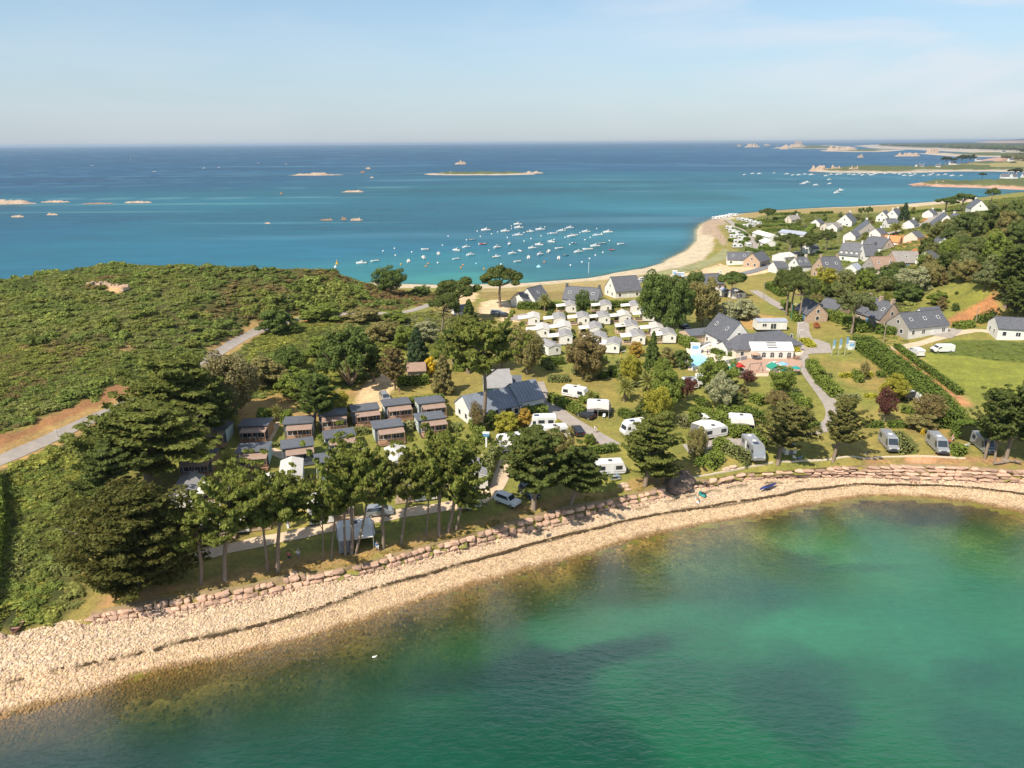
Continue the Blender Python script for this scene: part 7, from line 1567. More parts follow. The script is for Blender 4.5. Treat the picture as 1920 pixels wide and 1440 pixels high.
def make_caravan(L=5.2, stripe='paint_grey', awn=0, awnm='beige_canvas', roofm='paint_white'):
 o = empty('caravan', (0, 0, 0)); W = 2.25; H = 2.55; xf = L/2; xr = -L/2
 mb = MB(); mb.extr([(xr+0.15, 0.5), (xf-0.25, 0.5), (xf, 0.9), (xf-0.02, 1.5), (xf-0.45, H-0.1), (xf-0.8, H), (xr+0.5, H), (xr+0.15, H-0.15), (xr, 1.6), (xr, 0.8)], 'y', -W/2, W/2); mb.build('body', M['paint_white'], o)
 mb = MB(); mb.box(xr+0.55, xf-0.85, -W/2+0.08, W/2-0.08, H, H+0.04); rf = mb.build('roof', M[roofm], o); mb = MB(); mb.box(-0.35, 0.35, -0.35, 0.35, H+0.04, H+0.14); mb.build('roof_hatch', M['dark_plastic'], rf)
 for s, f in ((-1, '-y'), (1, '+y')): window(o, f, (xr+1.0, s*(W/2+0.01), 1.65), 1.0, 0.55, 'dark_plastic'); window(o, f, (xf-1.3, s*(W/2+0.01), 1.65), 1.0, 0.55, 'dark_plastic')
 window(o, '+x', (xf+0.0, 0, 1.35), 1.5, 0.5, 'dark_plastic'); window(o, '-x', (xr-0.01, 0, 1.65), 1.4, 0.55, 'dark_plastic')
 mb = MB(); mb.box(-0.1, 0.5, -W/2-0.03, -W/2+0.02, 0.6, 2.2); mb.build('door', M['frame_white'], o)
 mb = MB(); mb.box(xr+0.1, xf-0.2, -W/2-0.012, W/2+0.012, 0.78, 0.92); mb.build('stripe', M[stripe], o)
 mb = MB(); mb.tube((xf-0.3, -0.4, 0.45), (xf+1.1, 0, 0.45), 0.05); mb.tube((xf-0.3, 0.4, 0.45), (xf+1.1, 0, 0.45), 0.05); mb.tube((xf+1.0, 0, 0.05), (xf+1.0, 0, 0.5), 0.05); mb.build('drawbar', M['dark_plastic'], o)
 wheel_set(o, (0,), W/2-0.14, 0.33)
 if awn:
  y0 = -W/2-0.04; y1 = y0-2.7; x0, x1 = -L/2+0.3, L/2-0.4; h0, h1 = H-0.05, 1.95
  mb = MB(); mb.add([(x0, y0, h0), (x1, y0, h0), (x1, y1, h1), ((x0+x1)/2, y1-0.1, h1+0.35), (x0, y1, h1)], [(0, 4, 3, 2, 1)]); mb.add([(x0, y0, h0+0.04), (x1, y0, h0+0.04), (x1, y1, h1+0.04), ((x0+x1)/2, y1-0.1, h1+0.39), (x0, y1, h1+0.04)], [(0, 1, 2, 3, 4)]); a = mb.build('awning_roof', M[awnm if awn == 1 else 'canvas'], o)
  for x in (x0, x1): mb = MB(); mb.add([(x, y0, 0), (x, y1, 0), (x, y1, h1), (x, y0, h0)], [(0, 1, 2, 3)]); mb.build('awning_side', M['grey_canvas'], o)
  mb = MB(); mb.add([(x0, y1, 0), (x0+(x1-x0)*0.3, y1, 0), (x0+(x1-x0)*0.3, y1, h1+0.1), (x0, y1, h1)], [(0, 1, 2, 3)]); mb.build('awning_front', M['grey_canvas'], o)
  for x in (x0, (x0+x1)/2, x1): mb = MB(); mb.tube((x, y1-0.02, 0), (x, y1-0.02, h1+(0.3 if x not in (x0, x1) else 0)), 0.03); mb.build('awning_pole', M['pole_metal'], o)
 return o
VH = [  # key, fn, args, u, v, rz, label, category
('c1',make_caravan,(5.2,'paint_grey',1),957,838,18,'caravan with an open striped-side awning beside the orange shrub','caravan'),
('m1',make_motorhome,('paint_white','paint_white',5.6),1017,803,182,'high white camper with its side turned to the view behind the bronze shrub','motorhome'),
('c2',make_caravan,(5.8,'paint_grey',0),1040,820,10,'white-roofed caravan next to the dark estate car','caravan'),
('c1',make_caravan,(5.2,'paint_grey',1),1122,772,-8,'caravan with a big white and grey awning on the lawn behind the black saloon','caravan'),
('c2',make_caravan,(5.8,'paint_grey',0),1078,745,-28,'long white caravan behind the tall camp-drive hedge','caravan'),
('black_hatch',make_car,('paint_black','hatch'),1098,783,140,'small black saloon parked on the grass beside the camp drive','car'),
('black_estate',make_car,('paint_black','estate'),1083,812,98,'black estate car seen from behind beside the camp drive','car'),
('m2',make_motorhome,('paint_white','paint_white',6.8),1194,812,200,'white motorhome with solar panels facing west on the lawn','motorhome'),
('c3',make_caravan,(5.4,'paint_silver',0),1143,888,6,'white caravan with a grey lower band beside the leaning shore cypress','caravan'),
('c4',make_caravan,(5.6,'paint_grey',1,'canvas'),1335,820,200,'rounded white caravan with a curved pale awning in front of the thick hedge','caravan'),
('c1',make_caravan,(5.2,'paint_grey',1),1388,800,-12,'caravan awning sheltering a pink table beside the hedge','caravan'),
('m3',make_motorhome,('paint_silver','paint_grey',7.0),1411,852,-88,'large dark grey motorhome with a silver nose behind the oleander hedge','motorhome'),
('v1',make_van,('paint_grey',6.0,2.65,True,'camper_van','paint_silver'),1665,838,-98,'grey camper van parked alone on the lawn west of the rounded hedge','camper van'),
('v1',make_van,('paint_grey',6.0,2.65,True,'camper_van','paint_silver'),1756,842,-98,'grey camper van with its side door open between the two clipped hedges','camper van'),
('v1',make_van,('paint_grey',6.0,2.65,True,'camper_van','paint_silver'),1842,842,-97,'pale camper van in the dappled shade of the easternmost cypresses','camper van'),
('w_suv',make_car,('paint_white','suv'),952,945,-38,'white off-road car in front of the gravel path bend','car'),
('n_suv',make_car,('paint_navy','suv'),992,930,-60,'dark off-road car with a spare wheel under the large dense tiered cypress','car'),
('c5',make_caravan,(3.8,'paint_grey',0,'canvas','paint_silver'),880,952,8,'small grey-blue caravan in the shade beside the curved cypress trunks','caravan'),
('silver_mpv',make_car,('paint_silver','mpv'),711,965,12,'silver people carrier parked on the shore path','car'),
('c6',make_caravan,(5.6,'paint_grey',1,'canvas','canvas'),668,1008,14,'caravan and pale awning in dappled shade under the cypress row','caravan'),
('silver_mpv',make_car,('paint_silver','mpv'),722,750,-65,'silver car nose-on in the gravel car park','car'),
('v2',make_van,('paint_white',4.6,1.95,False,'van'),1718,665,88,'small white van seen from the rear at the corner of the green field','van'),
('v3',make_van,('paint_white',5.6,2.1,False,'van'),1766,660,182,'long white van parked side-on at the top of the green field','van'),
('v4',make_van,('paint_black',5.0,2.0,True,'camper_van','paint_white'),1705,748,20,'black pop-top camper shaded by the yellow-green tree','camper van'),
('v2',make_van,('paint_white',4.6,1.95,False,'van'),1728,755,-100,'white minivan beside the black pop-top camper','van'),
('white_hatch',make_car,('paint_white','hatch'),1204,526,20,'white car in the beach car park by the big gabled seaside house','car'),
('black_hatch',make_car,('paint_black','hatch'),1215,523,20,'dark car beside the white one in the beach car park','car'),
('black_hatch',make_car,('paint_black','hatch'),1427,500,5,'dark car on the coast road in front of the beach bar','car'),
('black_hatch',make_car,('paint_black','hatch'),847,580,30,'dark car on the sandy verge between the umbrella pines','car'),
('silver_mpv',make_car,('paint_silver','mpv'),932,590,0,'silver car parked under trees beside the pale car park','car'),
('black_estate',make_car,('paint_black','estate'),946,594,0,'dark car in the shade at the camp gate','car'),
('black_hatch',make_car,('paint_black','hatch'),1284,617,-70,'dark car in deep shade below the grove','car'),
('red_hatch',make_car,('paint_red','hatch'),1520,426,0,'red car beside the curved hedge of the village parking','car'),
('black_hatch',make_car,('paint_black','hatch'),1513,428,0,'dark car next to the red one in the village parking','car'),
('c5',make_caravan,(3.8,'paint_grey',0,'canvas','paint_silver'),1293,728,5,'white caravan half hidden behind the purple plum tree','caravan'),
('c2',make_caravan,(5.8,'paint_grey',0),1325,722,-10,'white caravan behind the fresh green tree by the pool','caravan'),
('v2',make_van,('paint_white',4.6,1.95,False,'van'),1928,825,-30,'white and blue van cut by the east edge of the view','van'),
]
for k, fn, a, u, v, rz, lab, cat in VH:
 p = P(u, v); o = place(k, fn, a, {}, p, R(rz), lab, cat);
# white caravans massed on the far seaside campsite
FARC = [(1341,412,5),(1347,411,5),(1353,410,-5),(1359,409,10),(1365,408,0),(1371,406,5),(1377,406,0),(1388,414,8),(1396,415,8),(1404,417,8),(1412,420,8),(1420,422,8),(1368,430,5),(1373,437,0),(1380,440,0),(1376,447,5),(1386,446,5),(1391,450,0),(1384,457,0),(1382,465,4),(1402,463,90),(1400,427,10),(1408,426,0)]
for i, (u, v, rz) in enumerate(FARC):
 grp = 'at the tip of the point' if i < 7 else ('in the slanting row behind the point' if i < 12 else ('beside the curving road above the far beach' if i < 21 else 'near the small roadside hedge above the far beach'))
 j = i if i < 7 else (i-7 if i < 12 else (i-12 if i < 21 else i-21)); place_px('c2', make_caravan, (5.8, 'paint_grey', 0), {}, u, v, rz, f'white caravan {grp}, {NTH[j]} from the sea', 'caravan', 'caravans of the far seaside campsite', 0.95)
for (A, B, L, lab) in (((1428,433),(1446,438),24,'long white roof of a shed in the far campsite'), ((1436,446),(1446,451),12,'low white building with a grey end in the far campsite'), ((1477,431),(1505,434),18,'glazed blue-grey roof among the village hedges'), ((1466,474),(1475,473),8,'white tent roof beside the windswept pines')):
 house(A, B, 3.6, 2.2, 7, lab, L=L, roof='blue_roof' if 'blue' in lab else 'canvas', name='shed', cat='shed', small=True, upper=False, win=False)
# ================================================================ boats
def make_boat(L=6.0, cabin=1, hullm='paint_white'):
 o = empty('motorboat', (0, 0, 0)); B = L*0.37; secs = [(-0.5, 0.80, 0.62), (-0.25, 0.98, 0.62), (0.05, 1.0, 0.66), (0.28, 0.80, 0.76), (0.43, 0.40, 0.88), (0.5, 0.04, 0.98)]; V = []; F = []
 for x, w, h in secs:
  for yy, zz in ((0, -0.25), (w*0.36, -0.1), (w*0.5, h), (w*0.5-0.07/L*4, h), ): V.append((x*L, yy*B, zz))
  for yy, zz in ((w*0.36, -0.1), (w*0.5, h), (w*0.5-0.07/L*4, h)): V.append((x*L, -yy*B, zz))
 n_ = 7
 for i in range(len(secs)-1):
  a = i*n_; b = a+n_
  for (p, q) in ((0, 1), (1, 2), (2, 3)): F.append((a+p, b+p, b+q, a+q))
  for (p, q) in ((4, 0), (5, 4), (6, 5)): F.append((a+p, b+p, b+q, a+q))
  F.append((a+3, b+3, b+6, a+6))
 F.append((0, 1, 2, 3, 6, 5, 4)[::-1]); mb = MB(); mb.add(V, F); mb.build('hull', M[hullm], o)
 ck = MB(); ck.box(-0.42*L, -0.05*L, -0.33*B, 0.33*B, 0.62, 0.68); ck.build('cockpit', M['terrace'], o)
 if cabin:
  mb = MB(); mb.extr([(-0.08*L, 0.6), (0.32*L, 0.7), (0.20*L, 1.1), (0.10*L, 1.15), (0.03*L, 1.75), (-0.10*L, 1.8)], 'y', -0.28*B, 0.28*B); mb.build('cabin', M['paint_white'], o)
  mb = MB(); mb.extr([(0.045*L, 1.68), (0.105*L, 1.2), (0.112*L, 1.2), (0.052*L, 1.68)], 'y', -0.25*B, 0.25*B); mb.build('windscreen', M['glass'], o)
  for s in (-1, 1): mb = MB(); y = s*0.285*B; mb.extr([(-0.06*L, 1.22), (0.07*L, 1.22), (0.03*L, 1.62), (-0.06*L, 1.62)], 'y', min(y, y-s*0.05), max(y, y-s*0.05)); mb.build('side_window', M['glass'], o)
 else:
  for x in (-0.25, 0.05): mb = MB(); mb.box(x*L-0.15, x*L+0.15, -0.38*B, 0.38*B, 0.52, 0.58); mb.build('thwart', M['terrace'], o)
 mb = MB(); mb.box(-0.5*L-0.35, -0.5*L, -0.18, 0.18, 0.55, 1.1); mb.box(-0.5*L-0.25, -0.5*L-0.08, -0.07, 0.07, -0.3, 0.56); mb.build('outboard_motor', M['dark_plastic'], o)
 return o
BT = """678,494,180,1,6.2,w 703,490,210,0,5.4,w 766,491,95,1,5.6,w 794,484,110,1,5.8,w 797,468,178,0,5.2,w 822,477,100,1,5.6,w 856,470,150,1,6,w 855,486,215,0,5,w 874,464,200,1,5.4,w 882,478.5,205,1,5.6,w 886,450,0,0,5.2,g 911,432,180,1,7.5,w 947.5,434,180,1,7.2,w 971,421,180,1,7,w 973,427.5,180,1,7.4,w 972.5,441,178,1,6.2,w 994,435,0,1,6.4,w 1013,431,180,1,7.4,w 1038,438,185,0,6,w 1054,433,180,1,6,w 1069,427.5,180,1,6.2,w 1071,444,200,1,7,w 1078,441,178,0,5,w 1099,435,180,1,6.6,w 1122.5,441,180,0,6.6,w 1140,436,180,1,7.4,w 905,458,190,0,5.4,r 931.7,464.7,220,1,6.2,w 955,458.7,260,1,5.8,w 975,471,120,0,4.6,w 960.5,476,200,1,5.6,w 931,482.5,20,1,5.6,w 970,491,210,0,5,w 991,484,85,1,5.6,w 998,465.5,185,1,5.4,w 1011,459.5,160,1,6,w 1012,478,230,1,5.8,w 1029,472.5,70,1,5.4,w 1034,454,150,1,5.8,w 1048,466,195,0,5.6,w 1047.5,485,85,1,5.4,w 1061,479.5,0,0,3.6,b 1084,473,200,1,6,w 1102,468,182,0,6.6,w 1116,462,185,1,6.6,w 1129,456.7,190,0,5.4,g 1147.5,469,200,0,4,r 1164,458,200,0,5.6,w 1076.7,457,180,0,3.4,b"""
HM = {'w': ('paint_white', 'white'), 'r': ('paint_red', 'red-hulled'), 'g': ('paint_silver', 'grey'), 'b': ('paint_navy', 'dark blue')}
bl = [[float(x) if i < 5 else x for i, x in enumerate(t.split(','))] for t in BT.split()]
rowdef = [(0, 438, 'in the farthest row of the moored fleet'), (438, 452, 'in the second farthest row of the moored fleet'), (452, 467, 'in the middle row of the moored fleet'), (467, 480, 'in the second row from the village shore'), (480, 999, 'in the row moored closest to the shore')]
for lo, hi, txt in rowdef:
 rw = sorted([b for b in bl if lo <= b[1] < hi]);
 for i, (u, v, rz, cab, L, c) in enumerate(rw):
  g = G(u, v, 0); vw = 'side-on' if abs(math.cos(R(rz))) > 0.9 else ('stern or bow towards the shore' if abs(math.cos(R(rz))) < 0.5 else 'turned at an angle')
  place(('boat', cab, c), make_boat, (6.0, int(cab), HM[c][0]), {}, Vector((g.x, g.y, 0.0)), R(rz), f'{HM[c][1]} {"cabin" if cab else "open"} boat {txt}, {NTH[i]} from the west', 'boat', 'boats moored in the bay', L/6.0*0.92)
FB = [(1396.5,328),(1411.5,326),(1424,326),(1451,325),(1475,327),(1487,329),(1498,328.5),(1510,327),(1521.5,328),(1549,330),(1558,328),(1555,337),(1513,342.5),(1505,345.5),(1530,347.5),(1556,345),(1575,358),(1569.5,362),(1571,327.5),(1577,327),(1592.5,327),(1601.5,328),(1618,329),(1612,326.5),(1628,327),(1635,328.7),(1642,326.5),(1661,326),(1677,326),(1688,327),(1696,329.5),(1705.5,326.5),(1709,330),(1716,327),(1731,330),(1743.5,329),(1748.5,326),(1759,329),(1772.5,328),(1786,330),(1802,330)]
for i, (u, v) in enumerate(sorted(FB)):
 g = G(u, v, 0); side = 'in the open channel' if u < 1500 else ('off the rocky islet' if u < 1640 else 'below the far sandy shore'); j = i if u < 1500 else (i-sum(1 for b in FB if b[0] < 1500) if u < 1640 else i-sum(1 for b in FB if b[0] < 1640))
 place(('boat', 1, 'w'), make_boat, (6.0, 1, 'paint_white'), {}, Vector((g.x, g.y, 0)), R(random.choice([0, 180, 170, 10, 190])), f'distant white moored boat {side}, {NTH[j]} from the west', 'boat', 'distant boats moored off the far shore', random.uniform(1.1, 1.7))
def make_sail():
 o = empty('sailing_boat', (0, 0, 0)); mb = MB(); mb.extr([(-4, 0.6), (4.6, 0.7), (3.6, -0.2), (-3.6, -0.2)], 'y', -1.1, 1.1); mb.build('hull', M['paint_white'], o); mb = MB(); mb.tube((0.6, 0, 0.5), (0.6, 0, 12), 0.09); mb.build('mast', M['pole_metal'], o)
 mb = MB(); mb.add([(0.4, 0.02, 1.5), (-3.8, 0.5, 1.7), (0.4, 0.02, 11.6), (0.4, -0.02, 1.5), (-3.8, 0.46, 1.7), (0.4, -0.02, 11.6)], [(0, 1, 2), (5, 4, 3)]); mb.build('mainsail', M['canvas'], o); mb = MB(); mb.add([(0.9, 0, 1.2), (4.4, 0, 0.9), (0.8, 0, 10.5), (0.9, 0.03, 1.2), (4.4, 0.03, 0.9), (0.8, 0.03, 10.5)], [(0, 1, 2), (5, 4, 3)]); mb.build('jib', M['canvas'], o); return o
for u, v, s, lab in ((245,299,1.0,'lone yacht under white sail far out to the west'),(350,276,1.6,'tiny yacht on the western horizon'),(1369.5,276,1.5,'blue-grey yacht sail beside the horizon rocks'),(1318,276,1.5,'tiny sail on the horizon north of the bay')):
 g = G(u, v, 0); place(('sail',), make_sail, (), {}, Vector((g.x, g.y, 0)), R(70), lab, 'sailing boat', None, s)
for u, v, lab in ((484,306,'motorboat trailing a short white wake on the open sea'),(382,316,'small white boat on the open sea, western of a pair'),(410,315,'small white boat on the open sea, eastern of a pair'),(172,311,'faint white boat far out in the west'),(290,323,'white boat between the yacht and the reefs'),(536,308,'white speck of a boat north of the brown reef')):
 g = G(u, v, 0); place(('boat', 1, 'w'), make_boat, (6.0, 1, 'paint_white'), {}, Vector((g.x, g.y, 0)), 0.3, lab, 'boat', None, 1.7)
mat('foam', (0.8, 0.82, 0.84), 0.9);
# buoys
BY5 = [(578,527,'w'),(737,490,'w'),(749,586,'w'),(975,541,'w'),(1480,320,'w'),(1400,447,'w'),(1735,372,'w'),(1882,250,'w'),(1907,430,'w'),(825,710,'y'),(1335,690,'w'),(1203,703,'o'),(1170,737,'o'),(1687,720,'o'),(1656,758,'o'),(1867,700,'b')]
BY6 = [(90,204,'w'),(125,263,'w'),(250,235,'w'),(318,214,'w'),(475,147,'w'),(475,176,'w'),(428,275,'w'),(493,252,'w'),(615,220,'w'),(617,317,'w'),(693,288,'w'),(808,258,'w'),(852,157,'w'),(885,232,'w'),(988,205,'w'),(1078,175,'w'),(1076,272,'w'),(1158,337,'w'),(1130,355,'w'),(1244,221,'w'),(1300,301,'w'),(1360,274,'w'),(1393,252,'w'),(1433,175,'w'),(1488,229,'w'),(1575,310,'w'),(1502,443,'w'),(1418,475,'w'),(1353,512,'w'),(1267,552,'w'),(1138,588,'w'),(843,550,'o'),(356,577,'w'),(220,420,'w'),(955,297,'w'),(165,628,'y')]
by = [(x/7.385+640, y/7.385+400, c) for x, y, c in BY5]+[(x/6+880, y/6+400, c) for x, y, c in BY6]
bm_ = {}; BO = NTH+[t+'-'+n for t in ('twenty', 'thirty', 'forty', 'fifty', 'sixty') for n in (['first','second','third','fourth','fifth','sixth','seventh','eighth','ninth','plus-ten'])]
for c, m_ in (('w', 'paint_white'), ('o', 'orange'), ('y', 'yellow'), ('b', 'pool_water')): mb = MB(); mb.ball((0, 0, 0.18), 0.48, 8, 6); bm_[c] = mb.mesh('mooring_buoy', M[m_], True)
for i, (u, v, c) in enumerate(sorted(by)):
 o = link('mooring_buoy', bm_[c]); o.location = G(u, v, 0);
 tag(o, f'{dict(w="white", o="orange", y="yellow", b="pale blue")[c]} buoy, {BO[i]} of the mooring buoys counted from the west', 'buoy', 'mooring buoys in the bay')
def marker(u, v, h, r, m_, label, name='marker_buoy'):
 o = empty(name, G(u, v, 0), 0, label, 'buoy'); mb = MB(); mb.tube((0, 0, -0.3), (0, 0, 0.5), r*1.4, r, 10); mb.build('float', M[m_], o); mb = MB(); mb.tube((0, 0, 0.5), (0, 0, h), r*0.5, 0.06, 8); mb.build('cone', M[m_], o)
marker(632,495,2.6,0.7,'yellow','tall yellow marker buoy beyond the scrub headland'); marker(629,501,1.4,0.6,'paint_white','white buoy below the tall yellow marker'); marker(1010,500.5,1.2,1.0,'pool_water','large pale blue buoy close to the sandy shore')
o = empty('channel_pole', G(1103.5,512,0), 0, 'thin white pole standing in the shallows off the sandy shore', 'pole'); mb = MB(); mb.tube((0, 0, -1), (0, 0, 4.8), 0.10); mb.build('post', M['paint_white'], o); mb = MB(); mb.ball((0, 0, 4.9), 0.22); mb.build('topmark', M['paint_white'], o)
# ================================================================ people
def make_person(pose='stand', top=(0.5, 0.05, 0.05), legs=(0.1, 0.1, 0.12), hair=(0.05, 0.03, 0.02), label='', p=None, rz=0.0, s=1.0, shirt_long=False):
 o = bpy.data.meshes.new('person'); J = {}; J['pel'] = (0, 0, 0.95); J['ch'] = (0, 0.0, 1.32); J['nk'] = (0, 0, 1.50); J['hd'] = (0.02, 0, 1.62); J['tp'] = (0.02, 0, 1.74)
 st = 0.22 if pose == 'walk' else 0.0
 for s_, n_ in ((1, 'l'), (-1, 'r')):
  f = st*s_; J['hp'+n_] = (0, s_*0.10, 0.90); J['kn'+n_] = (f*0.6+0.03, s_*0.11, 0.50); J['an'+n_] = (f*1.1-0.02, s_*0.11, 0.09); J['ft'+n_] = (f*1.1+0.16, s_*0.12, 0.04)
  J['sh'+n_] = (0, s_*0.19, 1.43); J['el'+n_] = (-f*0.6-0.02, s_*0.26, 1.15); J['ha'+n_] = (-f*0.6+0.12, s_*0.27, 0.92); J['fi'+n_] = (-f*0.6+0.16, s_*0.27, 0.82)
 if pose == 'sit':
  for s_, n_ in ((1, 'l'), (-1, 'r')): J['kn'+n_] = (0.42, s_*0.12, 0.92); J['an'+n_] = (0.46, s_*0.12, 0.50); J['ft'+n_] = (0.60, s_*0.12, 0.46); J['ha'+n_] = (0.25, s_*0.2, 1.05); J['fi'+n_] = (0.34, s_*0.18, 1.05)
 keys = list(J); E = [('pel', 'ch'), ('ch', 'nk'), ('nk', 'hd'), ('hd', 'tp')]+[(a+n_, b+n_) for n_ in 'lr' for a, b in (('hp', 'kn'), ('kn', 'an'), ('an', 'ft'), ('sh', 'el'), ('el', 'ha'), ('ha', 'fi'))]+[('pel', 'hp'+n_) for n_ in 'lr']+[('ch', 'sh'+n_) for n_ in 'lr']
 RAD = {'pel': 0.15, 'ch': 0.15, 'nk': 0.062, 'hd': 0.10, 'tp': 0.085, 'hp': 0.095, 'kn': 0.062, 'an': 0.045, 'ft': 0.04, 'sh': 0.065, 'el': 0.045, 'ha': 0.035, 'fi': 0.03}
 def skin(keys_, edges, extra, name, color, parent, rad=None):
  me = bpy.data.meshes.new(name); dz = -0.46 if pose == 'sit' else 0; me.from_pydata([Vector(J[k])+Vector((0, 0, dz)) for k in keys_], [(keys_.index(a), keys_.index(b)) for a, b in edges], []); ob = link(name, me, parent)
  m = mat('skin_'+name+str(len(M)), color, 0.8); me.materials.append(m); md = ob.modifiers.new('skin', 'SKIN'); md.use_smooth_shade = True
  for i, k in enumerate(keys_):
   r = (rad or RAD).get(k) or RAD[k[:-1]]; me.skin_vertices[0].data[i].radius = (r+extra, r+extra)
  me.skin_vertices[0].data[0].use_root = True; ob.modifiers.new('sub', 'SUBSURF').levels = 1; return ob
 root = empty('person', p, rz, label, 'person'); root.scale = (s, s, s)
 skin(keys, E, 0.0, 'body', (0.42, 0.24, 0.16), root)
 tk = ['ch', 'pel', 'shl', 'shr']+(['ell', 'elr'] if True else []); skin(tk, [('pel', 'ch'), ('ch', 'shl'), ('ch', 'shr'), ('shl', 'ell'), ('shr', 'elr')], 0.018, 'shirt', top, root)
 skin(['pel', 'hpl', 'hpr', 'knl', 'knr'], [('pel', 'hpl'), ('pel', 'hpr'), ('hpl', 'knl'), ('hpr', 'knr')], 0.02, 'shorts', legs, root)
 mb = MB(); dz = -0.46 if pose == 'sit' else 0; mb.ball((0.0, 0, 1.72+dz), 0.115, 8, 6, 0, 0.8); mb.build('hair', mat('hair'+str(len(M)), hair, 0.9), root, True); return root
for u, v, po, top, lg, hr, rz, s, lab in ((543,1053,'walk',(0.62,0.10,0.08),(0.05,0.06,0.10),(0.06,0.03,0.02),100,1.0,'person in a red top walking under the cypresses, western of two'),(561,1049,'walk',(0.70,0.68,0.66),(0.25,0.25,0.28),(0.5,0.48,0.44),100,1.0,'person in white with a pale hat walking under the cypresses'),(519,1072,'stand',(0.55,0.30,0.28),(0.1,0.1,0.12),(0.05,0.03,0.02),60,0.65,'child in pink standing by the leaning cypress trunk'),(708,1034,'walk',(0.06,0.20,0.42),(0.70,0.70,0.70),(0.05,0.03,0.02),-70,1.0,'person in a blue top and white shorts on the dry bank'),(1116,812,'walk',(0.75,0.74,0.72),(0.72,0.70,0.68),(0.3,0.2,0.1),-60,1.0,'person dressed all in white walking down the camp drive'),(1785,829,'stand',(0.66,0.35,0.33),(0.70,0.66,0.62),(0.25,0.15,0.08),-60,1.0,'person in pink standing behind the short hedge'),(1779,833,'sit',(0.50,0.10,0.09),(0.10,0.10,0.14),(0.05,0.03,0.02),0,1.0,'seated person in a dark red top behind the short hedge'),(724,744,'stand',(0.60,0.08,0.08),(0.1,0.1,0.12),(0.05,0.03,0.02),0,1.0,'person in red beside the silver car in the gravel car park'),(749,740,'stand',(0.50,0.32,0.26),(0.5,0.3,0.25),(0.05,0.03,0.02),0,1.0,'bare-chested person beside the white tent roof'),(1326,666,'stand',(0.05,0.07,0.2),(0.05,0.05,0.1),(0.05,0.03,0.02),0,1.0,'swimmer in dark clothes standing on the pool terrace')):
 make_person(po, top, lg, hr, lab, P(u, v) if u != 1326 else G(u, v, tz), R(rz), s*1.0)
# ================================================================ small things
def pole(u, v, vt, label, r=0.11, m_='wood_pole', cat='pole', name='utility_pole', arm=False):
 p = P(u, v); h = height_at(p, vt); o = empty(name, p, 0, label, cat); mb = MB(); mb.tube((0, 0, -0.2), (0, 0, h), r*1.25, r*0.8, 8); mb.build('post', M[m_], o)
 if arm: mb = MB(); mb.tube((0, 0, h-0.05), (0.9, 0, h+0.25), 0.05, n=6); mb.box(0.7, 1.3, -0.12, 0.12, h+0.2, h+0.3); mb.build('lamp_head', M['paint_white'], o)
 else: mb = MB(); mb.box(-0.5, 0.5, -0.05, 0.05, h-0.45, h-0.35); mb.build('crossarm', M[m_], o)
 return o
pole(1656,643,608,'wooden utility pole on the lawn below the stone farmhouse'); pole(1829,606,575,'wooden utility pole beside the bare red earth'); pole(1431,560,527,'wooden pole beside the track near the grove'); pole(1479,492,458,'wooden pole in front of the windswept pines'); pole(1571,455,437,'wooden pole beside the dormered house'); pole(1693,420,408,'pole at the corner of the village road')
pole(1483,602,571,'green lamp post between the stone pines',0.08,'green_wall','lamp post','lamp_post',True); pole(1494,632,606,'slim white lamp post by the access road',0.06,'paint_white','lamp post','lamp_post',True); pole(1495,648,620,'second slim white lamp post at the plaza edge',0.06,'paint_white','lamp post','lamp_post',True); pole(1077,742,724,'short white lamp post beside the long caravan',0.07,'paint_white','lamp post','lamp_post',True); pole(108,819,803,'small roadside marker post on the coast road verge',0.08,'pole_metal','post','marker_post')
pole(1163,683,660,'yellow playground pole beside the corner hedge',0.09,'yellow','pole','playground_pole',True)
mat('flag_blue', (0.22, 0.42, 0.62), 0.7); mat('flag_white', (0.72, 0.74, 0.74), 0.7)
for u, v, vt, lab in ((1559,667,636,'blue and white feather flag, western of the three by the plaza'),(1571,667,634,'blue and white feather flag, middle of the three by the plaza'),(1583,667,631,'blue and white feather flag, eastern of the three by the plaza')):
 p = P(u, v); h = height_at(p, vt); o = empty('feather_flag', p, R(15), lab, 'flag', 'three promotional flags by the plaza'); mb = MB(); mb.tube((0, 0, 0), (0, 0, h), 0.06, 0.03, 8); mb.build('mast', M['pole_metal'], o)
 for z0_, z1_, m_ in ((0.42, 0.62, 'flag_white'), (0.62, 1.0, 'flag_blue')): mb = MB(); mb.extr([(0.05, h*z0_), (0.75, h*z0_), (0.72, h*z1_ if z1_ < 1 else h*0.93), (0.4, h*min(z1_, 0.99)), (0.05, h*z1_-0.02)], 'y', -0.015, 0.015); mb.build('flag_cloth', M[m_], o)
def kiosk(u, v, w, d, h, m1, m2, label, name='information_kiosk', cat='kiosk'):
 o = empty(name, P(u, v), R(-10), label, cat); mb = MB(); mb.box(-w/2, w/2, 0, d, 0, h); mb.build('cabinet', M[m1], o); mb = MB(); mb.box(-w/2-0.12, w/2+0.12, -0.12, d+0.12, h, h+0.14); mb.build('roof', M[m2], o); mb = MB(); mb.box(-w*0.36, w*0.36, -0.04, -0.005, h*0.45, h*0.85); mb.build('panel', M['flag_blue'], o); return o
kiosk(1596,656,1.7,0.9,2.2,'flag_white','paint_white','pale blue notice kiosk on the plaza beside the feather flags')
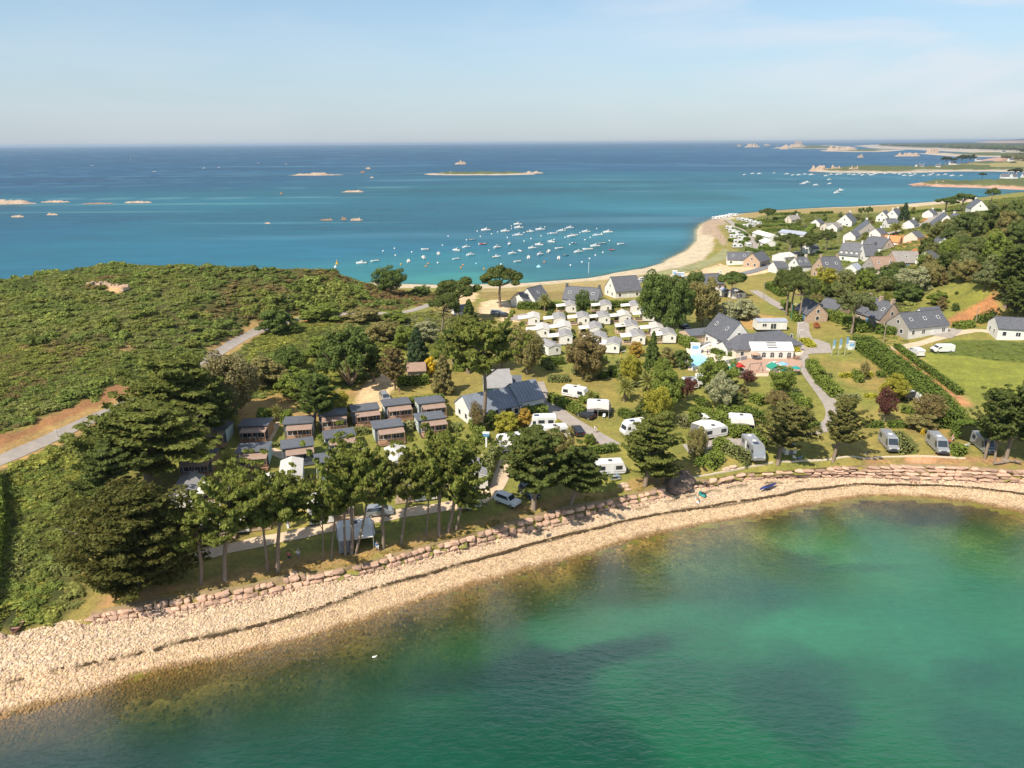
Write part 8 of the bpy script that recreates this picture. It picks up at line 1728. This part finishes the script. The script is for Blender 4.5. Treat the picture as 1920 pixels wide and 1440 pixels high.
def totem(u, v, label, m_='flag_blue', h=2.4):
 o = empty('water_point', P(u, v), R(-10), label, 'water point'); mb = MB(); mb.box(-0.16, 0.16, -0.16, 0.16, 0, h*0.78); mb.build('post', M['frame_white' if m_ == 'x' else 'flag_white'], o); mb = MB(); mb.box(-0.6, 0.6, -0.3, 0.3, h*0.78, h*0.95); mb.build('sign_box', M['blue_paint'], o); mb = MB(); mb.box(-0.66, 0.66, -0.36, 0.36, h*0.95, h*1.02); mb.build('cover', M['paint_white'], o)
totem(541,990,'blue service point under the cypresses beside the shore path',h=3.0); totem(912,838,'blue and white service point at the gravel path corner',h=3.0)
# welcome sign by the pool: white shaped board carrying a dark plant emblem
o = empty('sign_board', P(1279,692), R(-4), 'white arched sign with a small dark emblem west of the pool', 'sign'); mb = MB(); mb.extr([(-0.9, 0.5), (0.9, 0.5), (0.9, 2.4)]+[(0.9*math.cos(a), 2.4+0.75*math.sin(a)) for a in np.linspace(0.4, 2.74, 7)]+[(-0.9, 2.4)], 'y', -0.06, 0.06); mb.build('board', M['paint_white'], o)
mb = MB(); mb.extr([(-0.06, 1.5), (0.06, 1.5), (0.06, 2.2), (0.35, 2.35), (0.2, 2.6), (0.0, 2.45), (-0.25, 2.65), (-0.35, 2.3), (-0.06, 2.2)], 'y', -0.085, -0.065); mb.build('emblem', M['dark_plastic'], o)
mb = MB(); mb.extr([(-0.6, 0.8), (0.6, 0.8), (0.6, 1.25), (-0.6, 1.25)], 'y', -0.085, -0.065); mb.build('lettering_band', M['yellow'], o)
for s in (-0.6, 0.6): mb = MB(); mb.box(s-0.05, s+0.05, -0.05, 0.05, 0, 0.6); mb.build('post', M['paint_white'], o)
for u, v, lab in ((1492,662,'round planter of yellow flowers at the plaza edge'),(1486,655,'white notice board among yellow flowers by the plaza')):
 if 'planter' in lab: o = empty('planter', P(u, v), 0, lab, 'planter'); mb = MB(); mb.tube((0, 0, 0), (0, 0, 0.6), 2.2, 2.0, 14); mb.build('wall', M['terrace'], o); fl = link('flowers', VAR['bushy'][0][0], o); fl.scale = (3.4, 3.4, 1.8); fl.color = (0.35, 0.30, 0.04, 1)
 else: o = empty('notice_board', P(u, v), 0, lab, 'sign'); mb = MB(); mb.box(-1.1, 1.1, -0.05, 0.05, 1.2, 2.4); mb.build('board', M['paint_white'], o); [MB().box(s-0.05, s+0.05, -0.04, 0.04, 0, 1.2).build('post', M['paint_white'], o) for s in (-0.9, 0.9)]
def picnic(u, v, label, m_='frame_white', rz=0, name='picnic_table'):
 o = empty(name, P(u, v), R(rz), label, 'table'); mb = MB(); mb.box(-0.9, 0.9, -0.38, 0.38, 0.70, 0.76); mb.build('table_top', M[m_], o)
 for s in (-1, 1): mb = MB(); mb.box(-0.9, 0.9, s*0.75-0.14, s*0.75+0.14, 0.42, 0.47); mb.build('bench', M[m_], o); mb = MB(); mb.box(s*0.65-0.04, s*0.65+0.04, -0.8, 0.8, 0.36, 0.42); mb.box(s*0.65-0.04, s*0.65+0.04, -0.3, -0.22, 0, 0.7); mb.box(s*0.65-0.04, s*0.65+0.04, 0.22, 0.3, 0, 0.7); mb.build('leg_frame', M[m_], o)
picnic(1386,597,'white bench table on the dry grass behind the reception house'); picnic(1381,590,'dark bench table beside the thicket behind the reception house','dark_plastic'); picnic(1391,806,'pink table under the caravan awning','pink'); picnic(1432,668,'wooden table on the terracotta terrace, western one','timber',10); picnic(1479,672,'dark table beside the marquee','timber',0); picnic(1494,674,'dark table at the corner of the plaza','timber',20); picnic(1152,899,'grey folding table in front of the folding caravan','paint_silver',10); picnic(1327,860,'white sun lounger table under the clipped olive tree','frame_white',80); picnic(1450,684,'white table on the terracotta terrace','frame_white',30); picnic(1462,690,'white table near the green awning','frame_white',5)
def parasol(u, v, label, m_, r=1.4, h=2.3):
 o = empty('parasol', P(u, v), 0, label, 'parasol'); mb = MB(); mb.tube((0, 0, 0), (0, 0, h), 0.04, n=6); mb.build('pole', M['pole_metal'], o); mb = MB(); n_ = 8; V = [(r*math.cos(6.283*i/n_), r*math.sin(6.283*i/n_), h-0.45) for i in range(n_)]+[(0, 0, h+0.08)]; mb.add(V, [(i, (i+1) % n_, n_) for i in range(n_)]); mb.add([(x, y, z-0.03) for x, y, z in V], [((i+1) % n_, i, n_) for i in range(n_)]); mb.build('canopy', M[m_], o)
parasol(1385,596-12,'small dark parasol beside the bench tables','dark_plastic',0.9); parasol(1415,676,'terracotta parasol on the terrace','terracotta'); parasol(1440,672,'red parasol on the terrace','paint_red',1.1); parasol(1467,695,'pale blue parasol beside the green awning','flag_blue',1.3); parasol(1317,795,'white parasol behind the curved-awning caravan','canvas',1.6); parasol(1490,703,'teal parasol on the grass beside the drive','teal',1.3)
# playground
o = empty('playground_slide', P(1386,706), R(10), 'red and white play tower with a slide on the sand', 'playground'); mb = MB(); mb.box(-0.8, 0.8, -0.8, 0.8, 1.3, 1.4); mb.build('platform', M['paint_white'], o)
for sx_ in (-0.75, 0.75):
 for sy_ in (-0.75, 0.75): mb = MB(); mb.box(sx_-0.06, sx_+0.06, sy_-0.06, sy_+0.06, 0, 2.8); mb.build('post', M['paint_white'], o)
mb = MB(); mb.add([(0.8, -0.35, 1.4), (0.8, 0.35, 1.4), (3.2, 0.35, 0.15), (3.2, -0.35, 0.15)], [(3, 2, 1, 0)]); mb.add([(0.8, -0.35, 1.35), (0.8, 0.35, 1.35), (3.2, 0.35, 0.1), (3.2, -0.35, 0.1)], [(0, 1, 2, 3)]); mb.build('chute', M['paint_red'], o); mb = MB(); mb.extr([(-1, 2.7), (1, 2.7), (0, 3.5)], 'y', -1, 1); mb.build('roof', M['paint_red'], o)
o = empty('swing_frame', P(1415,700), R(20), 'dark swing frame with a red seat on the playground sand', 'swing'); mb = MB()
for x in (-1.8, 1.8):
 for s in (-0.9, 0.9): mb.tube((x, s, 0), (x*0.95, 0, 2.6), 0.05)
mb.tube((-1.75, 0, 2.6), (1.75, 0, 2.6), 0.06); mb.build('frame', M['dark_plastic'], o)
for x in (-0.7, 0.7): mb = MB(); mb.tube((x-0.2, 0, 2.6), (x-0.2, 0, 0.55), 0.015, n=4); mb.tube((x+0.2, 0, 2.6), (x+0.2, 0, 0.55), 0.015, n=4); mb.box(x-0.25, x+0.25, -0.1, 0.1, 0.5, 0.56); mb.build('swing_seat', M['paint_red'], o)
o = empty('pool_slide', G(1323, 664, tz), R(30), 'curved pale slide beside the swimming pool', 'slide'); mb = MB()
for k in range(8): a0, a1 = k*0.35, (k+1)*0.35; mb.tube((1.6*math.cos(a0), 1.6*math.sin(a0), 2.6-k*0.3), (1.6*math.cos(a1), 1.6*math.sin(a1), 2.3-k*0.3), 0.32, n=6)
mb.build('chute', M['frame_white'], o); mb = MB(); mb.tube((1.6, 0, 0), (1.6, 0, 2.6), 0.07); mb.tube((-0.3, 1.5, 0), (-0.3, 1.5, 1.4), 0.07); mb.build('support', M['pole_metal'], o)
kiosk(1303,664,2.4,1.6,2.3,'paint_white','paint_white','white cubic changing cabin beside the pool','changing_cabin','cabin').location.z = tz
kiosk(1265,560-42,2.0,2.0,2.2,'paint_white','paint_white','white cabin on the sand by the beach car park, western one','beach_cabin','cabin'); kiosk(1274,519,2.6,1.5,1.6,'terracotta','paint_white','low brown-sided container beside the white beach cabin','container','container'); kiosk(1280,519,1.2,1.5,1.7,'paint_white','paint_white','narrow white cabin beside the brown container','beach_cabin','cabin')
# craft on the beach
def craft(name, p, L, B, Hh, m_, rz, label, tilt=0.0, hollow=False, m2=None):
 o = empty(name, p, rz, label, 'boat'); mb = MB(); xs = np.linspace(-0.5, 0.5, 9); V = []; n_ = 6
 for x in xs:
  w = B/2*max(0.03, (1-abs(2*x)**2.4)); sh = Hh*(0.75+0.25*(2*x)**2)
  for a in range(n_): t = math.pi*a/(n_-1); V.append((x*L, -w*math.cos(t), sh*(1-math.sin(t)) if hollow else sh*0.5*(1-math.sin(t)*1.0)))
 F = [(i*n_+a, (i+1)*n_+a, (i+1)*n_+a+1, i*n_+a+1) for i in range(len(xs)-1) for a in range(n_-1)]
 if not hollow: F += [(i*n_, i*n_+n_-1, (i+1)*n_+n_-1, (i+1)*n_) for i in range(len(xs)-1)]
 mb.add(V, F)
 if hollow: mb.add([(x, y*0.93, z+0.03) for x, y, z in V], [f[::-1] for f in F])
 h = mb.build('hull', M[m_], o, True); h.rotation_euler.x = tilt
 mb = MB()
 if hollow:
  for q in (-0.22, 0.1): mb.box(q*L-0.12, q*L+0.12, -B*0.42, B*0.42, Hh*0.6, Hh*0.66)
  mb.build('thwart', M[m2 or m_], o)
 else: mb.box(-L*0.08, L*0.1, -B*0.22, B*0.22, Hh*0.5, Hh*0.54); mb.build('seat', M[m2 or 'dark_plastic'], o)
 return o
def beach_pt(u, v): p = P(u, v); k = np.argmin(np.hypot(BEACH_V[..., 0]-p.x, BEACH_V[..., 1]-p.y)); return Vector((p.x, p.y, BEACH_V.reshape(-1, 3)[k, 2]+0.06))
pk = beach_pt(1440, 915); craft('kayak', pk+Vector((0, 0, 0.55)), 4.6, 0.85, 0.5, 'kayak_blue', R(32), 'dark blue kayak propped up on the shingle at the seaweed line'); kk = empty('kayak_trolley', pk, R(32), 'low trolley holding the blue kayak', 'trolley'); mb = MB(); mb.tube((0, -0.35, 0.2), (0, 0.35, 0.2), 0.03); mb.tube((0, -0.3, 0.2), (0, -0.25, 0.56), 0.03); mb.tube((0, 0.3, 0.2), (0, 0.25, 0.56), 0.03); mb.build('frame', M['pole_metal'], kk); mb = MB(); mb.tube((0, -0.42, 0.2), (0, -0.34, 0.2), 0.2, n=10); mb.tube((0, 0.34, 0.2), (0, 0.42, 0.2), 0.2, n=10); mb.build('wheel', M['rubber'], kk)
craft('dinghy', beach_pt(1317, 927)+Vector((0, 0, 0.0)), 2.2, 1.25, 0.5, 'teal', R(100), 'small teal dinghy lying on the shingle east of the rock outcrop', 0, False)
craft('paddle_board', beach_pt(1307, 938), 3.0, 0.85, 0.16, 'canvas', R(86), 'white paddle board with an orange middle on the shingle', 0, False, 'orange')
craft('rowing_boat', beach_pt(34, 1172)+Vector((0, 0, 0.12)), 3.6, 1.45, 0.55, 'old_wood', R(105), 'old pinkish wooden rowing boat pulled up at the foot of the scrub', 0, True, 'old_wood')
craft('kayak', P(613, 902)+Vector((0, 0, 1.2)), 2.6, 0.8, 0.5, 'paint_red', R(-10), 'red kayak on a rack between the blue chalets'); kiosk(613,902,2.2,0.6,1.1,'old_wood','old_wood','wooden rack under the red kayak','rack','rack')
# driftwood, gull, fence at the camp edge
for u, v, L, rz, lab in ((1885,870,5.0,8,'pale fallen log under the slanting eastern cypress'),(1895,868,3.2,-25,'shorter pale log crossing the fallen one')):
 p = P(u, v); o = empty('fallen_log', p, R(rz), lab, 'log'); mb = MB(); mb.tube((-L/2, 0, 0.3), (L/2, 0.2, 0.4), 0.28, 0.18, 8); mb.build('stem', M['bark'], o); mb = MB(); mb.tube((-L*0.3, 0, 0.35), (-L*0.45, 0.5, 0.9), 0.12, 0.05); mb.tube((L*0.1, 0.1, 0.4), (L*0.2, -0.5, 0.9), 0.10, 0.04); mb.build('branch_stub', M['bark'], o)
g = G(702, 1233, 0); o = empty('gull', g+Vector((0, 0, 0.12)), 0.2, 'white gull floating on the green water below the beach', 'bird'); mb = MB(); mb.ball((0, 0, 0), 0.17, 10, 7, 0, 0.6); mb.v = [(x*1.7, y*0.8, z) for x, y, z in mb.v]; mb.ball((0.26, 0, 0.13), 0.075, 8, 6); mb.build('body', M['paint_white'], o, True); mb = MB(); mb.tube((0.32, 0, 0.13), (0.42, 0, 0.11), 0.02, 0.005, 5); mb.build('beak', M['yellow'], o)
for k, (px, lab) in enumerate((("1291,897 1330,891 1365,884 1395,877 1425,872 1450,867",'low pale kerb edging the lawn above the western grass bank'), ("1462,866 1500,863 1560,862 1625,861 1650,857 1700,856 1760,857 1810,860",'low pale kerb edging the lawn above the pink stone bank'))):
 ln = smooth_line(PW(pts2(px)), 1.5, 2); o0 = Vector((ln[0].x, ln[0].y, ground(*ln[0]))); mb = MB()
 o = empty('kerb_edging', o0, 0, lab, 'kerb')
 for a, b in zip(ln, ln[1:]):
  za, zb = ground(*a), ground(*b); mb = MB(); L = (b-a).length; mb.box(0.01, L-0.01, -0.12, 0.12, -0.1, 0.2); q = mb.build('kerb_stone', M['terrace'], o); q.location = (a.x-o0.x, a.y-o0.y, za-o0.z); q.rotation_euler = (0, -math.atan2(zb-za, L), math.atan2(b.y-a.y, b.x-a.x))
# ruin on the scrub hill
p = P(200, 541); o = empty('stone_ruin', p, R(-8), 'low roofless ruin of pale stone on the scrub-covered hill', 'ruin')
for x0, x1, y0, y1, h in ((-8, -1, 2.0, 2.7, 1.5), (-0.7, 6, 1.4, 2.1, 1.0), (-8, -7.3, -0.5, 2, 0.8), (5.3, 6, -1, 1.4, 0.6)):
 mb = MB(); n_ = 12 if x1-x0 > 2 else 3
 for i in range(n_): xa = x0+(x1-x0)*i/n_; xb = x0+(x1-x0)*(i+1)/n_-0.01; mb.box(xa, xb, y0, y1, -0.5, h*random.uniform(0.5, 1.15))
 mb.build('wall', M['boulder'], o)
mb = MB(); mb.box(-6, -5.2, 1.94, 1.99, 0.6, 1.5); mb.box(-3.5, -2.9, 1.94, 1.99, 0.6, 1.4); mb.build('opening', M['dark_plastic'], o)
def chair(u, v, rz, m_, label):
 o = empty('camping_chair', P(u, v), R(rz), label, 'chair'); mb = MB(); mb.box(-0.28, 0.28, -0.28, 0.28, 0.40, 0.45); mb.build('seat', M[m_], o); mb = MB(); mb.extr([(-0.30, 0.43), (-0.25, 0.43), (-0.42, 1.0), (-0.47, 1.0)], 'y', -0.27, 0.27); mb.build('backrest', M[m_], o)
 mb = MB()
 for s in (-0.25, 0.25): mb.tube((-0.25, s, 0), (0.25, s, 0.45), 0.025, n=4); mb.tube((0.25, s, 0), (-0.25, s, 0.45), 0.025, n=4)
 mb.build('frame', M['pole_metal'], o)
for a in ((1160,897,20,'flag_blue','blue folding chair beside the grey camping table'),(1143,782,200,'dark_plastic','dark folding chair in front of the big white awning'),(1132,784,250,'flag_white','pale folding chair in front of the big white awning'),(1404,810,150,'flag_white','pale folding chair beside the pink table'),(1490,862,40,'flag_white','pale folding chair in the shade west of the leaning trunk'),(1499,862,140,'flag_blue','blue folding chair in the shade west of the leaning trunk'),(1738,762,60,'flag_white','pale folding chair beside the white minivan'),(1812,838,90,'flag_white','pale folding chair in front of the shaded camper van'),(975,846,20,'paint_red','red folding chair outside the striped-side awning'),(1624,853,120,'dark_plastic','dark folding chair beside the shaded hedge near the first camper van')): chair(*a)
# ================================================================ islets and the far coast
mat('islet_rock', (0.27, 0.20, 0.145), 0.9, 0.15, scale=0.25, color2=(0.50, 0.39, 0.30), bump=0.5, bscale=0.8)
mat('reef_rock', (0.15, 0.10, 0.075), 0.9, 0.15, scale=0.3, color2=(0.34, 0.23, 0.16), bump=0.5, bscale=0.8)
M['coast'] = cover_mat('coast', 'cover', [(0.02, 0.85, 1.15, (1, 1, 1)), (0.15, 0.85, 1.15, (1, 1, 1))], bump=0.2, bscale=0.3)
def land(name, poly, hmax, slope, label=None, cat=None, m=None, kinds=('sand', 'green'), res=46, seed=1, rough=0.5, kind=None):
 """poly: outline at sea level (world). A weathered mound whose height grows inward"""
 xs = [p[0] for p in poly]; ys = [p[1] for p in poly]; x0, x1, y0, y1 = min(xs)-2, max(xs)+2, min(ys)-2, max(ys)+2
 nx_ = max(10, min(res*3, int(res*(x1-x0)/max(x1-x0, y1-y0)))); ny_ = max(10, min(res*3, int(res*(y1-y0)/max(x1-x0, y1-y0)))); nx_ = max(nx_, 16); ny_ = max(ny_, 14)
 X_, Y_ = np.meshgrid(np.linspace(x0, x1, nx_), np.linspace(y0, y1, ny_)); ins = inpoly(poly, X_, Y_); d = dist_line(list(poly)+[poly[0]], X_, Y_); d = np.where(ins, d, -d)
 sc = 3.0/max(x1-x0, y1-y0)*4; nn = vnoise(X_, Y_, sc, seed, 5); Z = np.minimum(d*slope, hmax)*(1-rough+rough*2.2*np.clip((nn-0.2)*1.7, 0.05, 1.1)); Z = np.where(ins, Z+0.15, np.maximum(d*slope, -1.5)); c = Vector(((x0+x1)/2, (y0+y1)/2, 0))
 me = np_mesh(name, np.stack([X_.ravel()-c.x, Y_.ravel()-c.y, Z.ravel()], 1), grid_faces(nx_, ny_), [m or M['coast']], smooth=m is None)
 if m is None:
  h = Z.ravel()/max(0.1, hmax); cc = np.zeros((h.size, 3)); n2 = vnoise(X_, Y_, sc*1.7, seed+9).ravel()
  lo = {'sand': (0.43, 0.365, 0.29), 'rock': (0.44, 0.27, 0.19)}[kinds[0]]; hi = {'green': (0.10, 0.115, 0.045), 'field': (0.28, 0.24, 0.10), 'wood': (0.05, 0.065, 0.03)}[kinds[1]]
  f = np.clip((h-0.42+(n2-0.5)*0.6)*6, 0, 1)[:, None]; cc = np.array(lo)*(1-f)+np.array(hi)*f; attr_color(me, 'cover', cc)
 o = link(name, me, None, c); return tag(o, label, cat, kind=kind if not label else None)
def islet(u, v, w, pk, label, m='islet_rock', ratio=0.3, seed=None, sandy=False):
 g = G(u, v, 0); dp = depth_of(g); a = w/2*dp/FPX; b = max(a*ratio, 2.0); h = pk*0.72*dp/FPX; r = random.Random(int(u*7+v)); poly = []
 for i in range(20): t = 6.283*i/20; k = r.uniform(0.72, 1.12); poly.append((g.x+a*k*math.cos(t), g.y+b*k*math.sin(t)))
 return land('rocky_islet' if not sandy else 'sandy_islet', poly, h, h/(b*0.55) if not sandy else h/(b*0.5), label, 'islet', None if sandy else M[m], ('sand', 'green'), 40, int(u) % 50, 0.75 if not sandy else 0.35)
for a in ((900,326.5,235,4.5,'long sandy islet with a grassy back in the open bay','',0.45,None,True),(845,327,90,4,'rocky western end of the long sandy islet'),(1000,325,40,4,'knobbly eastern tip of the long sandy islet'),(590,328.5,105,4,'flat brown reef west of the long sandy islet'),(680,324,9,3.5,'small dark rock beside the flat brown reef','reef_rock'),(690,317,11,3,'pale rock beyond the flat brown reef'),(697,333.5,8,2,'lowest rock between reef and sandy islet'),(864,308,24,6,'pale pointed rock standing seaward of the sandy islet'),(22,382,95,6,'largest brown rock group at the west edge of the view'),(105,379,55,2.5,'low tail of rocks east of the large western group'),(256,380,52,2.8,'thin line of pinkish rocks awash in the west'),(185,382,60,1.6,'half submerged ledge between the western rocks','reef_rock'),(33,407,26,3,'small brown reef south of the western group'),(98,403,24,2.8,'second small brown reef south of the western group'),(612,413,26,2.6,'dark flat reef near the middle of the bay','reef_rock'),(645,412,13,5,'dark humped rock in the middle of the bay','reef_rock'),(668,413,26,4,'reddish reef east of the humped rock'),(502,419,12,1.8,'tiny reddish reef alone in the bay'),(662,360,44,2.5,'low reef with one upright stone north of the humped rock'),(528,364,7,3.2,'single small rock west of the low reef','reef_rock'),(1386,274.5,9,3,'outlying rock at the western end of the horizon chain'),(1411,276,34,6,'lumpy pink rock island on the horizon'),(1438,273,13,3,'small pink rock behind the lumpy one'),(1485,277,60,6,'rocky point at the start of the far coast'),(1497,272,20,7,'rock pillar with a white beacon on the far point'),(1470,280,17,3,'pair of low rocks off the far point'),(1575,282.5,75,7,'pink rocky island with a sand spit off the far coast'),(1613,295.5,13,5,'lone pink rock in the far channel'),(1702,293,54,5,'flat pink skerry in the far channel'),(1748,287.5,32,8,'round rock dome at the mouth of the far beach'),(1535,321,42,9,'craggy pink rocks at the western tip of the near headland'),(1567,321,32,10,'highest crag on the near headland'),(1600,321.5,24,8,'second crag on the near headland'),(1765,348,40,7,'pink rocks in front of the scrubby eastern headland'),(1730,349,45,3.5,'low red reef reaching out from the eastern headland','reef_rock')): islet(*a)
def GP(px): return [(lambda g: (g.x, g.y))(G(u, v, 0)) for u, v in pts2(px)]
land('headland', GP("1515,321 1560,323.5 1640,324.5 1720,324 1790,321.5 1860,321.5 1920,323 2150,328 2150,306 1920,303 1840,306 1790,308 1760,313 1700,315 1620,314.5 1560,315.5 1530,318"), 5, 0.10, kind='structure', kinds=('sand', 'green'), res=90, seed=3)
land('field', GP("1785,311 1860,319 1960,320 2150,324 2150,308 1920,306 1850,308"), 7, 0.3, kind='structure', kinds=('sand', 'field'), res=60, seed=4, rough=0.1)
land('headland', GP("1700,346 1760,350.5 1830,352 1920,356 2200,364 2200,344 1920,341.5 1850,342 1790,344 1740,344.5"), 6, 0.22, kind='structure', kinds=('rock', 'green'), res=80, seed=5)
land('coast', GP("1445,278 1500,279 1570,279 1610,276.5 1560,272.5 1500,273"), 6, 0.02, kind='structure', kinds=('sand', 'green'), res=60, seed=6)
land('coast', GP("1540,283.5 1600,285 1660,284.5 1700,281 1640,279.5 1580,281"), 4, 0.02, kind='structure', kinds=('sand', 'green'), res=60, seed=7)
land('coast', GP("1640,278 1720,281 1760,283 1830,286.5 1920,287 2300,292 2300,268 1920,267 1760,268.5 1660,270.5 1600,273"), 12, 0.02, kind='structure', kinds=('sand', 'wood'), res=90, seed=8)
land('coast', GP("1720,288 1790,293.5 1860,294.5 1960,296 2250,302 2250,289 1920,287 1830,288 1770,286"), 6, 0.03, kind='structure', kinds=('sand', 'green'), res=80, seed=9)
land('coast', GP("1825,303 1860,301 1880,305 1920,312 2200,330 2200,296 1920,293 1870,295.5 1850,298"), 14, 0.05, kind='structure', kinds=('rock', 'green'), res=70, seed=10)
land('hills', GP("1800,269.2 1900,270 2500,273 2500,266.8 1900,266.6 1820,267"), 95, 0.06, kind='structure', kinds=('rock', 'wood'), res=60, seed=11, rough=0.35)
def far_scatter(name, px, n, h, cols, z=4):
 poly = GP(px); x, y = [], []
 xs = [p[0] for p in poly]; ys = [p[1] for p in poly]; X_ = rng.uniform(min(xs), max(xs), n*40); Y_ = rng.uniform(min(ys), max(ys), n*40); k = np.where(inpoly(poly, X_, Y_))[0][:n]; X_, Y_ = X_[k], Y_[k]
 c = np.array(cols)[rng.integers(0, len(cols), len(X_))]*(0.8+0.4*rng.random(len(X_)))[:, None]; s = h*(0.6+0.7*rng.random(len(X_)))
 scatter(name, np.stack([X_, Y_, np.full(len(X_), float(z))], 1), np.stack([X_*0, X_*0, X_], 1), np.stack([s*1.1, s*1.1, s*0.9], 1), rng.integers(0, 3, len(X_)), c, BUSH)
DK = [(0.075, 0.095, 0.05), (0.10, 0.11, 0.05), (0.08, 0.085, 0.05), (0.13, 0.12, 0.07)]
far_scatter('treeline', "1650,274 1750,276.5 1770,275 1770,271 1700,271 1655,272", 900, 17, DK, 8); far_scatter('treeline', "1760,279 1880,283 1920,283 1920,272 1800,272 1765,275", 1900, 18, DK, 9); far_scatter('treeline', "1920,290 2200,290 2200,272 1920,272", 900, 13, DK, 9)
far_scatter('treeline', "1880,303 1930,312 2150,322 2150,298 1920,294 1880,297", 420, 8, DK, 9); far_scatter('headland_scrub', "1800,347 1860,350 1950,353 2150,358 2150,347 1920,343 1840,343.5", 420, 2.6, [S1, S6, S2], 3.5); far_scatter('headland_scrub', "1560,317.5 1700,319 1780,316 1760,313.5 1620,315", 200, 1.6, [S2, S6, (0.16, 0.14, 0.06)], 3)
for u, v, vt, w, lab in ((1772,312.5,292,20,'dark pine mass at the western end of the far hamlet'),(1787,311,295,12,'smaller dark tree beside the far pine mass'),(1801,311.5,288,18,'tall dark trees behind the far hamlet, western crown'),(1817,312,288,22,'tall dark trees behind the far hamlet, eastern crown'),(1840,339,323,14,'single pine on the rocky eastern headland'),(1901,337,313,26,'broad pine over the white house on the eastern headland'),(1912,290,278,14,'dark trees above the far eastern village'),(1898,318-6,302,12,'dark trees beside the white farm above the fields')):
 g = G(u, v, 0); dp = depth_of(g); g.z = 3.5; h = max(4, height_at(g, vt)); tree('umbrella' if w < 30 else 'round', g, h, w*dp/FPX, (0.05, 0.06, 0.035), lab)
def far_house(u, v, wpx, label, roof='slate'):
 g = G(u, v, 0); w = wpx*depth_of(g)/FPX; house_at(g.x, g.y, 3.0+(6 if u > 1840 and v < 312 else 0), R(random.choice([0, 10, -20])), max(w, 9), 8, 3.2, 7.5, label, roof=roof, small=True, nwin=2, chim=1)
for a in ((1785,311,11,'cream house at the foot of the far pines'),(1833,303.5,9,'white house by the rocks beyond the fields'),(1893,309,9,'tall white farm beyond the fields'),(1882,338.5,13,'white house under the broad pine on the eastern headland'),(1899,338,9,'low white annexe beside the house on the eastern headland'),(1921,338,12,'grey-roofed house at the east edge on the headland'),(1720,318-1,7,'white beach hut row on the headland, western one'),(1727,317,6,'white beach hut row on the headland, middle one'),(1758,316.5,6,'white hut beside the parked vehicles on the headland'),(1671,271.5,7,'pale tower house on the wooded far coast'),(1685,271.5,7,'white tower beside the pale one on the far coast'),(1738,276,9,'white beach houses at the edge of the far wood'),(1805,281,10,'white buildings behind the long far beach'),(1828,280.5,10,'white villa between the far woods'),(1858,278,9,'white houses in the far village, western one'),(1880,277,14,'long white house in the far village'),(1893,276,9,'white house in the far village, eastern one'),(1912,277,9,'white house at the east edge of the far village'),(1880,290,8,'white house above the small far beach')): far_house(*a)
# ================================================================ the air
import bmesh
HB = 46000.0; mb = MB(); mb.box(-HB, HB, -3000, HB, -9.0, 78.0)
mh = bpy.data.materials.new('air'); mh.use_nodes = True; n = mh.node_tree.nodes; l = mh.node_tree.links; n.clear(); ho = n.new('ShaderNodeOutputMaterial'); pv = n.new('ShaderNodeVolumePrincipled'); pv.inputs['Color'].default_value = (0.66, 0.82, 1.0, 1); pv.inputs['Density'].default_value = 0.00005; pv.inputs['Anisotropy'].default_value = 0.3
l.new(pv.outputs[0], ho.inputs['Volume'])
HAZE = True
if HAZE: tag(mb.build('haze', mh), kind='stuff')
